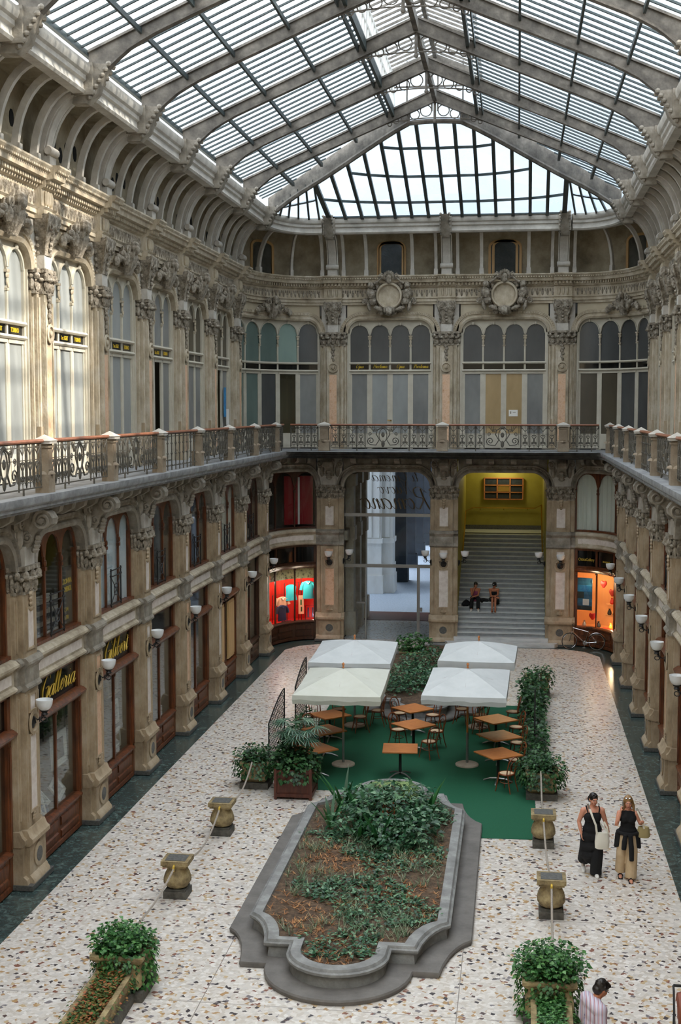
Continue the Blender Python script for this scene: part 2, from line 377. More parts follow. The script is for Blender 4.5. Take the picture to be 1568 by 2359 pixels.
def link(name, me, parent=None, loc=None, rz=0, rot=None):
    o = bpy.data.objects.new(name, me); COL.objects.link(o)
    if parent: o.parent = parent
    if loc is not None: o.location = loc
    if rz: o.rotation_euler = (0, 0, rz)
    if rot: o.rotation_euler = rot
    return o
def tag(o, label=None, cat=None, group=None, kind=None):
    if label: o['label'] = label
    if cat: o['category'] = cat
    if group: o['group'] = group
    if kind: o['kind'] = kind
    return o
def thing(name, loc=(0, 0, 0), rz=0, label=None, cat=None, group=None, kind=None):
    return tag(link(name, None, None, loc, rz), label, cat, group, kind)
def struct(name, loc=(0, 0, 0), rz=0): return thing(name, loc, rz, kind='structure')
def copy_tree(o, parent=None, loc=None, rz=None):
    c = o.copy(); COL.objects.link(c); c.parent = parent
    if loc is not None: c.location = loc
    if rz is not None: c.rotation_euler = (0, 0, rz)
    for ch in list(o.children): copy_tree(ch, c)
    return c
def arc(cx, cz, r, a0, a1, n, rz=None):
    rz = rz or r
    return [(cx + r * cos(R(a0 + (a1 - a0) * i / n)), cz + rz * sin(R(a0 + (a1 - a0) * i / n))) for i in range(n + 1)]
def basket(w, zs, r, rz=None, n=6, flat=6):
    """three centred arch from (w,zs) over to (-w,zs)"""
    rz = rz or r; a = arc(w - r, zs, r, 0, 90, n, rz)
    b = arc(-w + r, zs, r, 90, 180, n, rz)
    mid = [(w - r - (2 * w - 2 * r) * i / flat, zs + rz) for i in range(1, flat)] if w - r > 0.01 else []
    return a + mid + b
def spiral(cx, cy, r0, r1, a0, turns, n=16, sgn=1):
    return [(cx + (r0 + (r1 - r0) * i / n) * cos(a0 + sgn * 2 * pi * turns * i / n), cy + (r0 + (r1 - r0) * i / n) * sin(a0 + sgn * 2 * pi * turns * i / n)) for i in range(n + 1)]
# ------------------------------------------------------------------ hand-lettered script (strokes on a unit x-height)
GL = {
'a': (1.12, [[(.9,.8),(.6,1),(.2,.75),(.1,.3),(.3,0),(.6,.2),(.9,.85)],[(.9,1),(.82,.3),(.95,0),(1.25,.3)]]),
'e': (.8, [[(0,.25),(.5,.55),(.75,.8),(.55,1),(.25,.75),(.2,.3),(.45,0),(.85,.3)]]),
'i': (.56, [[(0,.3),(.2,1),(.15,.25),(.3,0),(.6,.3)],[(.27,1.42),(.3,1.5)]]),
'l': (.58, [[(0,.3),(.45,1.5),(.48,2.1),(.3,2.1),(.15,1.2),(.15,.3),(.32,0),(.62,.3)]]),
'r': (.9, [[(0,.3),(.2,1.1),(.27,.9),(.55,.95),(.5,.4),(.6,0),(.95,.3)]]),
'b': (.9, [[(0,.3),(.45,1.5),(.45,2.1),(.25,2),(.15,1),(.15,.2),(.4,0),(.7,.3),(.6,.85),(.45,.8),(.9,.9)]]),
't': (.66, [[(0,.3),(.3,1.6),(.22,.3),(.4,0),(.7,.3)],[(0,1.15),(.6,1.2)]]),
'o': (.9, [[(.6,.9),(.3,1),(.08,.5),(.3,0),(.65,.4),(.6,.95),(.95,.85)]]),
'm': (1.35, [[(0,.3),(.2,1),(.2,0)],[(.2,.5),(.45,1),(.6,.8),(.6,0)],[(.6,.5),(.85,1),(1,.8),(1,.2),(1.15,0),(1.4,.3)]]),
'n': (.98, [[(0,.3),(.2,1),(.2,0)],[(.2,.5),(.45,1),(.62,.8),(.6,.2),(.75,0),(1.05,.3)]]),
'u': (1.08, [[(0,.3),(.2,1),(.15,.3),(.35,0),(.65,.5),(.75,1)],[(.75,1),(.72,.3),(.88,0),(1.15,.3)]]),
'v': (.9, [[(0,.8),(.2,1),(.25,.2),(.4,0),(.7,.7),(.65,1),(.95,.9)]]),
'p': (.92, [[(0,.3),(.25,1),(.15,-.9)],[(.2,.5),(.5,1),(.75,.6),(.5,0),(.25,.2)],[(.5,0),(.95,.3)]]),
's': (.7, [[(0,.3),(.4,1.1),(.42,.6),(.5,.2),(.25,0),(.1,.2)],[(.35,.02),(.75,.3)]]),
'c': (.75, [[(.65,.8),(.45,1),(.15,.7),(.15,.25),(.4,0),(.8,.3)]]),
'G': (1.5, [[(1.45,1.65),(1.2,2.1),(.6,1.9),(.12,1),(.4,.05),(.95,.2),(1.25,.95)],[(.7,.95),(1.32,1),(1.22,.2),(.9,-.7),(.4,-.7),(.3,-.3),(.8,.1),(1.5,.3)]]),
'O': (1.5, [[(.9,2.1),(.3,1.6),(.1,.7),(.5,0),(1.1,.5),(1.3,1.5),(.9,2.1),(.6,1.8),(1.4,1.9)]]),
'P': (1.2, [[(.5,2),(.4,1),(.15,0)],[(0,1.6),(.6,2.15),(1.2,1.9),(1.1,1.2),(.5,1)]]),
'R': (1.45, [[(.5,2),(.4,1),(.15,0)],[(0,1.6),(.6,2.15),(1.2,1.9),(1.1,1.25),(.5,1),(.9,.3),(1.2,0),(1.55,.3)]]),
'C': (1.3, [[(1.3,1.8),(1.1,2.1),(.5,1.8),(.15,.9),(.4,.05),(.9,.15),(1.3,.5)]]),
'N': (1.5, [[(0,.1),(.3,.5),(.5,2),(.9,.2),(1,0),(1.2,1.6),(1.5,2.1)]]),
' ': (.6, [])}
def catmull(p, n=6):
    if len(p) < 3: return p
    q = [p[0]] + list(p) + [p[-1]]; o = []
    for i in range(1, len(q) - 2):
        for k in range(n):
            t = k / n; a, b, c, d = q[i - 1], q[i], q[i + 1], q[i + 2]
            o.append(tuple(0.5 * (2 * b[j] + (c[j] - a[j]) * t + (2 * a[j] - 5 * b[j] + 4 * c[j] - d[j]) * t * t + (3 * b[j] - a[j] - 3 * c[j] + d[j]) * t ** 3) for j in (0, 1)))
    o.append(p[-1]); return o
def script(m, body, size, x, y, z, shear=0.35, weight=0.1, tight=1.0):
    """brush lettering facing +y, reading towards -x, centred on x"""
    w = sum(GL[c][0] for c in body) * tight; px = -w / 2
    for c in body:
        adv, st = GL[c]
        for s in st:
            pts = catmull(s); P = []; rr = []
            for i, (a, b) in enumerate(pts):
                u, v = pts[max(i - 1, 0)], pts[min(i + 1, len(pts) - 1)]; l = sqrt((v[0] - u[0]) ** 2 + (v[1] - u[1]) ** 2) or 1
                rr.append(size * weight * (0.4 + 0.75 * max(0, (u[1] - v[1]) / l)))
                P.append((x - size * (px + a * tight + shear * b), y, z + size * b))
            m.tube(P, rr, 5)
        px += adv * tight
    return m
# ------------------------------------------------------------------ the hall: grid and wall mappings
YK = [24.6 + 4.13 * k for k in range(-3, 7)]          # pilaster axes along the side walls
SP = 4.13; XB = 4.65                                   # side and end bay widths
CX0, CY0 = 5.2, 49.95                                  # centre of the rounded far corners
WS = SP / 2 - 0.56; WB = XB / 2 - 0.56
LOW = 6.95; LOWB = 52.65; UP = 8.05; UPB = 53.75
def place(o, side, c, up=False, z=0):
    a = UP if up else LOW; b = UPB if up else LOWB
    if side == 'l': o.location = (-a, c, z); o.rotation_euler = (0, 0, -pi / 2)
    elif side == 'r': o.location = (a, c, z); o.rotation_euler = (0, 0, pi / 2)
    else: o.location = (c, b, z); o.rotation_euler = (0, 0, pi)
    return o
def corner(side, up, Lc):
    a = (UP if up else LOW) - CX0; b = (UPB if up else LOWB) - CY0
    def f(s, d, z):
        t = ((0.5 - s / Lc) if side == 'l' else (0.5 + s / Lc)) * pi / 2
        x = (a - d) * cos(t); y = (b - d) * sin(t)
        return ((-CX0 - x) if side == 'l' else (CX0 + x), CY0 + y, z)
    return f
LC_UP, LC_LOW = 5.2, 3.5
def spots(): 
    r = []
    for k, y in enumerate(YK): r.append(('l', y)); r.append(('r', y))
    for x in (-XB, 0, XB): r.append(('b', x))
    return r

def volute(m, x, y, z, r, th=0.05, ax='y', sgn=1):
    pts = spiral(0, 0, r, r * 0.2, pi / 2, 1.6, 18, sgn)
    if ax == 'y': m.tube([(x + a, y, z + b) for a, b in pts], th, 5)
    else: m.tube([(x, y + a, z + b) for a, b in pts], th, 5)
    if ax == 'y': m.lathe([(r * 0.25, -th), (r * 0.25, th * 1.3), (0.01, th * 1.6)], (x, y, z), 8, 'y')
    else: m.lathe([(r * 0.25, -th * 1.3), (r * 0.25, th * 1.3)], (x, y, z), 8, 'x')
def acanthus(m, x, y, z, w, h, t=0.06, lean=0.05):
    """one leaf of a capital: stem, curled tip, two lobes"""
    m.ball((x, y, z + h * 0.42), (w * 0.5, t, h * 0.45), 6, 5)
    m.ball((x, y + lean + t * 0.5, z + h * 0.86), (w * 0.42, t * 1.2, h * 0.15), 6, 4)
    for q in (-1, 1): m.ball((x + q * w * 0.42, y - t * 0.2, z + h * 0.5), (w * 0.22, t * 0.8, h * 0.2), 5, 4)
def capital(m, hw, d, dw, hww, z0, z1):
    h = z1 - z0
    m.box(-hw, hw, 0, d * 0.96, z0, z1 - 0.08); m.box(-hww, hww, 0, dw * 0.96, z0, z1 - 0.08)
    m.box(-hw - 0.06, hw + 0.06, 0, d + 0.08, z1 - 0.09, z1); m.box(-hww - 0.04, hww + 0.04, 0, dw + 0.08, z1 - 0.09, z1)
    m.box(-hw - 0.02, hw + 0.02, 0, d + 0.03, z0 - 0.04, z0 + 0.02); m.box(-hww - 0.01, hww + 0.01, 0, dw + 0.03, z0 - 0.04, z0 + 0.02)
    for i in range(3): acanthus(m, (i - 1) * hw * 0.66, d + 0.03, z0, hw * 0.62, h * 0.62)
    for q in (-1, 1):
        m.ball((q * hw * 0.95, d + 0.05, z1 - 0.18), (0.09, 0.09, 0.1), 7, 5)
        acanthus(m, q * (hw + hww) * 0.5, dw + 0.03, z0, (hww - hw) * 0.9, h * 0.6)
        m.ball((q * hww * 0.97, dw + 0.05, z1 - 0.17), (0.075, 0.08, 0.085), 6, 5)
        for j in range(2):
            m.ball((q * (hww + 0.02), dw * (0.3 + 0.45 * j), z0 + h * 0.35), (0.05, 0.07, h * 0.3), 5, 4)
            m.ball((q * (hww + 0.05), dw * (0.3 + 0.45 * j), z0 + h * 0.66), (0.06, 0.06, h * 0.1), 5, 4)
    m.ball((0, d + 0.07, z1 - 0.2), (0.09, 0.08, 0.12), 7, 5)

# ------------------------------------------------------------------ ground floor pilaster
def rframe(m, hw, z0, z1, d, t=0.035, w=0.045):
    for a, b, c, e in ((-hw - w, -hw, z0 - w, z1 + w), (hw, hw + w, z0 - w, z1 + w)): m.box(a, b, d - 0.01, d + t, c, e)
    m.box(-hw, hw, d - 0.01, d + t, z1, z1 + w); m.box(-hw, hw, d - 0.01, d + t, z0 - w, z0)
def pilaster_low(inlay):
    o = struct('pilaster')
    m = MB(); m.box(-0.6, 0.6, 0, 0.47, 0, 0.1); m.build('black_foot', 'slate', o)
    m = MB()
    m.run([(0, 0.1), (0.45, 0.1), (0.44, 0.16), (0.36, 0.26), (0.36, 0.86), (0, 0.86)], -0.44, 0.44)
    m.run([(0, 0.1), (0.36, 0.1), (0.34, 0.2), (0.27, 0.26), (0.27, 0.86), (0, 0.86)], -0.57, 0.57)
    m.run([(0, 0.86), (0.38, 0.86), (0.44, 0.92), (0.44, 1.0), (0.38, 1.05), (0.33, 1.17), (0, 1.17)], -0.48, 0.48)
    m.run([(0, 0.86), (0.28, 0.86), (0.33, 0.92), (0.33, 1.0), (0.27, 1.06), (0.22, 1.17), (0, 1.17)], -0.6, 0.6)
    m.lathe([(0.2, 0), (0.24, 0.02), (0.24, 0.04), (0.17, 0.045)], (0, 0.35, 0.57), 16, 'y')
    m.build('plinth', 'stone_low', o)
    m = MB(); m.lathe([(0.175, 0), (0.15, 0.052), (0.01, 0.05)], (0, 0.35, 0.57), 16, 'y'); m.build('plinth_disc', 'slate', o)
    m = MB()
    m.box(-0.36, 0.36, 0, 0.29, 1.17, 3.95); m.box(-0.53, 0.53, 0, 0.18, 1.17, 3.95); m.box(-0.56, 0.56, 0, 0.1, 1.17, 3.95)
    for q in (-1, 1): 
        m.box(q * 0.44 - 0.03, q * 0.44 + 0.03, 0.18, 0.205, 1.35, 3.8); m.box(q * 0.31 - 0.02, q * 0.31 + 0.02, 0.29, 0.31, 1.3, 3.85)
    rframe(m, 0.18, 1.5, 3.0, 0.29); rframe(m, 0.15, 3.52, 3.82, 0.29)
    m.lathe([(0.2, 0), (0.25, 0.03), (0.25, 0.05), (0.18, 0.06), (0.16, 0.02)], (0, 0.29, 3.25), 16, 'y')
    for i in range(3): m.ball((0, 0.31, 1.3 + 0.06 * i), (0.14 - 0.03 * i, 0.04, 0.05), 6, 4)
    m.box(-0.36, 0.36, 0, 0.28, 4.6, 5.9); m.box(-0.53, 0.53, 0, 0.17, 4.6, 5.9); m.box(-0.56, 0.56, 0, 0.1, 4.6, 5.9)
    rframe(m, 0.17, 4.78, 5.55, 0.28)
    for q in (-1, 1): m.box(q * 0.44 - 0.03, q * 0.44 + 0.03, 0.17, 0.195, 4.7, 5.75)
    for i in range(4): m.ball((0, 0.31, 5.85 - 0.1 * i), (0.1 - 0.015 * i, 0.05, 0.06), 6, 4)
    m.build('shaft', 'stone_low', o)
    m = MB(); m.box(-0.18, 0.18, 0.28, 0.3, 1.5, 3.0); m.box(-0.15, 0.15, 0.28, 0.3, 3.52, 3.82); m.build('inlay', inlay, o)
    m = MB(); m.box(-0.17, 0.17, 0.28, 0.29, 4.78, 5.55); m.build('inlay', 'inlay_white', o)
    m = MB()
    m.run([(0, 3.93), (0.3, 3.93), (0.36, 3.98), (0.36, 4.02), (0.31, 4.08), (0.3, 4.36), (0.34, 4.42), (0.4, 4.48), (0.4, 4.53), (0.33, 4.6), (0, 4.62)], -0.39, 0.39)
    m.run([(0, 3.93), (0.2, 3.93), (0.26, 3.98), (0.26, 4.02), (0.21, 4.08), (0.2, 4.36), (0.24, 4.42), (0.31, 4.48), (0.31, 4.53), (0.24, 4.6), (0, 4.62)], -0.575, 0.575)
    m.build('band', 'stone_grey', o)
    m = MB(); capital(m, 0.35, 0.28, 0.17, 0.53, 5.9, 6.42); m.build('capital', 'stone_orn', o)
    m = MB(); m.box(-0.26, 0.26, 0, 0.3, 6.42, 6.8); m.box(-0.5, 0.5, 0, 0.2, 6.42, 7.5)
    m.build('impost', 'stone_light', o)
    m = MB()
    # scrolled console under the balcony
    pr = [(0.1, 6.78), (0.34, 6.78), (0.42, 6.9), (0.46, 7.05), (0.55, 7.15), (0.72, 7.16), (0.82, 7.24), (0.84, 7.36), (0.78, 7.46), (0.7, 7.52), (0.1, 7.52)]
    m.run(pr, -0.17, 0.17)
    for q in (-1, 1):
        volute(m, q * 0.2, 0.64, 7.32, 0.19, 0.032, 'x'); volute(m, q * 0.19, 0.34, 6.98, 0.11, 0.03, 'x')
        m.ball((q * 0.32, 0.22, 7.0), (0.1, 0.08, 0.26), 7, 6); m.ball((q * 0.44, 0.2, 7.25), (0.1, 0.08, 0.16), 7, 6)
        volute(m, q * 0.4, 0.3, 7.28, 0.14, 0.03)
    for i in range(4): m.ball((0, 0.42 + 0.02 * i, 6.72 + 0.08 * i), (0.13, 0.08, 0.07), 6, 4)
    m.build('console', 'stone_grey', o)
    return o
pl_a = pilaster_low('inlay_pink'); pl_b = pilaster_low('inlay_white')
first = {0: True, 1: True}
for i, (sd, c) in enumerate(spots()):
    q = 1 if (i % 4 in (1, 2) or (sd == 'b' and c == XB)) else 0
    src = pl_b if q else pl_a
    o = src if first[q] else copy_tree(src)
    first[q] = False; place(o, sd, c)

# ------------------------------------------------------------------ ground floor bays
def zb(s, w, zs, r, rz=None):
    rz = rz or r
    a = abs(s)
    return zs + rz if a <= w - r else zs + rz * sqrt(max(0, 1 - ((a - (w - r)) / r) ** 2))
BANDP = [(0, 3.95), (0.17, 3.95), (0.23, 4.0), (0.23, 4.04), (0.16, 4.09), (0.15, 4.38), (0.2, 4.43), (0.28, 4.48), (0.28, 4.53), (0.2, 4.6), (0, 4.62)]
ARCHP = [(-0.02, 0.1), (-0.02, 0.24), (0.05, 0.27), (0.11, 0.24), (0.13, 0.2), (0.2, 0.2), (0.22, 0.24), (0.28, 0.24), (0.3, 0.1)]
def bay_low(w, n=1, f=None, band=True, parent=None):
    o = parent or struct('wall_bay')
    bk = basket(w, 6.35, 0.62, None, 7, max(6, n))
    m = MB(f); m.plate([(x, z, 7.56) for x, z in bk], -0.1, 0.15)
    m.build('spandrel', 'stone_grey', o)
    m = MB(f); m.path(bk, ARCHP)
    ib = basket(w + 0.28, 6.35, 0.86, 0.86, 9, 12)
    for i, (x, z) in enumerate(ib):
        if i % 1 == 0 and z > 6.6: m.ball((x * 0.985, 0.2, z - 0.05), (0.05, 0.05, 0.05), 5, 4)
    m.build('arch_moulding', 'stone_grey', o)
    if band:
        m = MB(f); m.run(BANDP, -w - 0.02, w + 0.02, n); m.build('band', 'stone', o)
        m = MB(f); m.run([(0.1, 4.14), (0.162, 4.14), (0.162, 4.34), (0.1, 4.34)], -w + 0.15, w - 0.15, n); m.build('band_panel', 'inlay_white', o)
    m = MB(f)
    k = int(2 * w / 0.75)
    for i in range(k):
        x = -w + (i + 0.5) * 2 * w / k
        m.run([(0.1, 7.3), (0.4, 7.3), (0.62, 7.42), (0.66, 7.56), (0.1, 7.56)], x - 0.11, x + 0.11)
    m.build('modillions', 'stone_grey', o)
    return o
def mezz_window(w, lights, n, f, frame, room, curtain=None, guard=1, tall=4.62):
    """arched timber window of the low upper storey"""
    o = struct('window_1')
    W2 = w - 0.01; lw = 2 * W2 / lights
    m = MB(f)
    m.box(-w, -w + 0.08, -0.1, 0.03, tall, 6.4); m.box(w - 0.08, w, -0.1, 0.03, tall, 6.4); m.box(-w, w, -0.1, 0.1, tall, tall + 0.07, n)
    pts = []
    for i in range(lights):
        x0 = -W2 + i * lw; cx = x0 + lw / 2; r = lw / 2 - 0.06
        for j in range(13):
            x = cx - r + 2 * r * j / 12; zz = 6.4 + sqrt(max(0, r * r - (x - cx) ** 2))
            if j == 0: pts.append((x0 + 0.001, 6.38, zb(x0, w, 6.35, 0.62)))
            pts.append((x, min(zz, zb(x, w, 6.35, 0.62) - 0.03), zb(x, w, 6.35, 0.62)))
        pts.append((x0 + lw - 0.001, 6.38, zb(x0 + lw, w, 6.35, 0.62)))
    m.plate(pts, -0.025, 0.015); m.build('frame', frame, o)
    m = MB(f)
    for i in range(1, lights):
        x = -W2 + i * lw
        m.box(x - 0.035, x + 0.035, -0.025, 0.025, tall + 0.07, 6.4); m.box(x - 0.06, x + 0.06, -0.025, 0.05, 6.1, 6.18); m.ball((x, 0.03, 6.26), (0.07, 0.03, 0.08), 6, 4)
    m.build('mullions', frame, o)
    m = MB(f); m.box(-w + 0.05, w - 0.05, -0.03, -0.015, tall + 0.05, 6.9, n); m.build('pane', 'glass', o)
    m = MB(f); m.box(-w, w, -1.45, -1.4, tall, 7.0, n); m.box(-w, w, -1.45, -0.1, tall - 0.08, tall, n); m.box(-w, w, -1.45, -0.1, 7.0, 7.06, n)
    m.box(-w - 0.05, -w, -1.45, -0.1, tall, 7.0); m.box(w, w + 0.05, -1.45, -0.1, tall, 7.0); m.build('room_lining', room, o)
    if curtain:
        m = MB(f); K = 40
        vs = []
        for q in range(K + 1):
            x = -w + 0.08 + (2 * w - 0.16) * q / K; d = -0.075 + 0.025 * sin(q * 1.9)
            vs.append((x, d))
        m.add([(x, d, z) for x, d in vs for z in (tall + 0.03, 6.9)], [(2 * i, 2 * i + 2, 2 * i + 3, 2 * i + 1) for i in range(K)])
        m.build('curtain', curtain, o)
    if guard:
        m = MB(f); i = lights // 2; x0 = -W2 + i * lw + 0.06; x1 = x0 + lw - 0.12
        for zz in (tall + 0.12, tall + 0.8, tall + 0.95): m.tube([(x0, 0.1, zz), (x1, 0.1, zz)], 0.016, 5)
        for x in (x0 + 0.05, x1 - 0.05): m.tube([(x, 0.1, tall + 0.05), (x, 0.1, tall + 1.0)], 0.018, 5); m.ball((x, 0.1, tall + 0.82), 0.035, 6, 4)
        m.tube([(x0 + 0.05, 0.1, tall + 0.12), (x1 - 0.05, 0.1, tall + 0.8)], 0.012, 4); m.tube([(x1 - 0.05, 0.1, tall + 0.12), (x0 + 0.05, 0.1, tall + 0.8)], 0.012, 4)
        cx = (x0 + x1) / 2; m.tube([(cx + a, 0.1, tall + 0.46 + b) for a, b in arc(0, 0, 0.15, 0, 330, 11)], 0.012, 4, True)
        m.build('guard', 'iron_dark', o)
    return o
def shopfront(w, n, f, frame, room, divs=1, sign=None, sign_size=0.5, open_top=True, label='', door=False, panel='black_paint'):
    o = thing('shopfront', label=label, cat='shopfront', group='timber shopfronts of the arcade')
    m = MB(f)
    for q in (-1, 1):
        a = q * (w - 0.08); m.box(a - 0.08, a + 0.08, -0.1, 0.06, 0.0, 3.95); m.box(a - 0.045, a + 0.045, 0.06, 0.085, 0.85, 2.9)
    m.box(-w, w, -0.1, 0.06, 3.86, 3.95, n)
    for i in range(1, divs + 1):
        x = -w + 2 * w * i / (divs + 1); m.box(x - 0.035, x + 0.035, -0.03, 0.025, 0.78, 3.02); m.ball((x, 0.03, 2.94), (0.07, 0.03, 0.06), 6, 4)
        if divs > 1 or f: m.box(x - 0.05, x + 0.05, -0.05, 0.06, 3.2, 3.88)
    m.run([(-0.06, 2.98), (0.06, 2.98), (0.1, 3.04), (0.2, 3.1), (0.22, 3.16), (0.14, 3.22), (0.08, 3.24), (-0.06, 3.24)], -w + 0.02, w - 0.02, n)
    m.build('frame', frame, o)
    m = MB(f)
    m.box(-w + 0.15, w - 0.15, -0.1, 0.05, 0.02, 0.72, n)
    m.run([(-0.1, 0.7), (0.08, 0.7), (0.12, 0.74), (0.12, 0.78), (0.04, 0.82), (-0.1, 0.82)], -w + 0.12, w - 0.12, n)
    for i in range(divs + 1):
        a = -w + 0.2 + (2 * w - 0.4) * i / (divs + 1); b = -w + 0.2 + (2 * w - 0.4) * (i + 1) / (divs + 1)
        for z0, z1 in ((0.42, 0.64), (0.16, 0.34)):
            m.run([(0.04, z0), (0.085, z0 + 0.03), (0.085, z1 - 0.03), (0.04, z1)], a + 0.09, b - 0.09, max(1, n // 3))
        m.run([(0.04, 0.03), (0.09, 0.03), (0.08, 0.12), (0.04, 0.14)], a, b, max(1, n // 3))
    m.build('stallboard', frame, o)
    m = MB(f); m.box(-w + 0.15, w - 0.15, -0.03, 0.0, 3.22, 3.88, n); m.build('sign_panel', panel, o)
    if sign:
        m = MB(); script(m, sign, sign_size, -0.2, 0.015, 3.37, 0.42, 0.062, 1.25); m.build('lettering', 'gold', o)
    m = MB(f); m.box(-w + 0.12, w - 0.12, -0.02, -0.008, 0.8, 3.0, n); m.build('pane', 'glass_shop' if not f else 'glass', o)
    m = MB(f); m.box(-w, w, -1.35, -1.3, 0.0, 3.1, n); m.box(-w, w, -1.35, -0.1, 0.62, 0.7, n); m.box(-w, w, -1.35, -0.1, 3.05, 3.1, n)
    m.box(-w - 0.05, -w, -1.35, -0.1, 0, 3.1); m.box(w, w + 0.05, -1.35, -0.1, 0, 3.1); m.build('window_lining', room, o)
    return o

left_spec = {  # bay index between YK[k] and YK[k+1]
    0: ('wood_red', 'room_dark', None, ''), 1: ('wood_red', 'room_dark', None, 'red-brown timber shopfront nearer than the one cut by the left photo edge'),
    2: ('wood_red', 'room_mid', None, 'red-brown timber shopfront cut by the left photo edge'),
    3: ('wood_red', 'room_dark', 'Galleria', 'red-brown timber shopfront under the gold Galleria lettering'),
    4: ('wood_red', 'room_dark', 'Gilibert', 'red-brown timber shopfront under the gold Gilibert lettering'),
    5: ('wood_red', 'room_dark', None, 'red-brown timber shopfront just beyond the one lettered Gilibert'),
    6: ('wood_red', 'room_dark', None, 'timber shopfront on left wall, second beyond the Gilibert shop'),
    7: ('wood_red', 'room_dark', None, 'timber shopfront with pale boarded door panel, third beyond the Gilibert shop'),
    8: ('wood_dark', 'room_dark', None, 'dark timber shopfront on left wall next to the red corner shop')}
b0 = bay_low(WS); fb = True; win_i = 0
mz = {}
NB = len(YK) - 1
ORD = ['first', 'second', 'third', 'fourth', 'fifth', 'sixth', 'seventh', 'eighth', 'ninth', 'tenth']
for k in range(NB):
    yc = (YK[k] + YK[k + 1]) / 2
    for sd in 'lr':
        o = b0 if fb else copy_tree(b0); fb = False; place(o, sd, yc)
        wd = 'wood_red' if not (sd == 'l' and k == 8) else 'wood_dark'
        cur = {4: 'curtain_blue', 3: None, 6: None, 7: 'curtain_white'}.get(k) if sd == 'l' else {6: 'curtain_white', 8: 'curtain_white'}.get(k)
        key = (wd, cur, 'room_olive' if k == 3 and sd == 'l' else 'room_dark')
        if key in mz: o = copy_tree(mz[key])
        else: o = mz[key] = mezz_window(WS, 3, 1, None, wd, key[2], cur)
        win_i += 1; o.name = 'window_%d' % win_i; place(o, sd, yc)
        if sd == 'l':
            fr, rm, sg, lb = left_spec[k]
        else:
            fr, rm, sg, lb = 'wood_red', 'room_dark', None, ''
        if sd == 'r': lb = 'red-brown timber shopfront on right wall, %s from the orange corner shop' % ORD[NB - 1 - k]
        if k < (1 if sd == 'l' else 2): continue
        o = shopfront(WS, 1, None, fr, rm, 1, sg, 0.235, label=lb, panel='black_paint')
        place(o, sd, yc)
        if sd == 'l' and k == 7:
            m = MB(); m.box(-1.25, -0.3, 0.0, 0.05, 0.9, 2.9); m.box(-1.2, -0.35, 0.05, 0.07, 0.98, 2.82); m.box(0.3, 1.25, 0.0, 0.05, 0.9, 2.9); m.box(0.35, 1.2, 0.05, 0.07, 0.98, 2.82); m.build('boarded_panel', 'wood_pale', o)
# plain hall walls behind the bays so that no light leaks in
for sd in 'lr':
    q = -1 if sd == 'l' else 1
    m = MB(); x0, x1 = sorted((q * 9.6, q * 9.4)); m.box(x0, x1, -3, 50, 0, 17.2); m.build('wall_' + ('left' if q < 0 else 'right'), 'room_dark')['kind'] = 'structure'
    m = MB(); x0, x1 = sorted((q * 6.9, q * 7.2)); m.box(x0, x1, -3, YK[0] - 0.5, 0, 16.6); m.build('wall_' + ('left' if q < 0 else 'right') + '_near', 'plaster')['kind'] = 'structure'
m = MB(); m.box(-9.6, 9.6, -3.3, -3, 0, 20); m.build('wall_near', 'plaster')['kind'] = 'structure'
# end wall, both storeys: arches, bands
for i, xc in enumerate((-XB / 2, XB / 2)):
    o = place(bay_low(WB, 1, None, False), 'b', xc)
# rounded corner bays
for sd in 'lr':
    f = corner(sd, False, LC_LOW); w = LC_LOW / 2 - 0.03
    o = bay_low(w, 12, f)
    win_i += 1
    o = mezz_window(w, 3, 12, f, 'wood_dark' if sd == 'l' else 'wood_red', 'room_dark', None if sd == 'l' else 'curtain_white', 0); o.name = 'window_%d' % win_i
    if sd == 'l':
        m = MB(f); m.box(-1.5, -0.3, -0.5, -0.45, 4.75, 6.75, 5); m.build('red_blind', 'room_darkred', o)
        m = MB(f); m.box(-0.95, -0.87, -0.44, -0.42, 4.75, 6.7); m.build('white_strip', 'white_paint', o)
    o = shopfront(w, 12, f, 'wood_dark' if sd == 'l' else 'wood_red', 'room_red' if sd == 'l' else 'room_orange', 2,
        label='dark timber corner shopfront with bright red clothes display' if sd == 'l' else 'red-brown timber corner shopfront glowing orange behind the bicycle')
    if sd == 'l':
        m = MB(f); m.box(-w + 0.1, w - 0.1, -0.1, -0.07, 2.55, 3.0, 8); m.build('painted_frieze', 'frieze_art', o)
    else:
        g = MB()
        def fx(s): return f(s, 0.02, 3.42)
        for body, s0, sz in (('OtticaGallery', 1.12, 0.17), ('accessori', 0.0, 0.14)):
            t = MB(); t.text(body, sz, s0, 0.022, 3.45, 0.0, 0.006, 0.9)
            g.add([f(*p) for p in t.v], t.fc)
        g.build('lettering', 'gold', o, False)

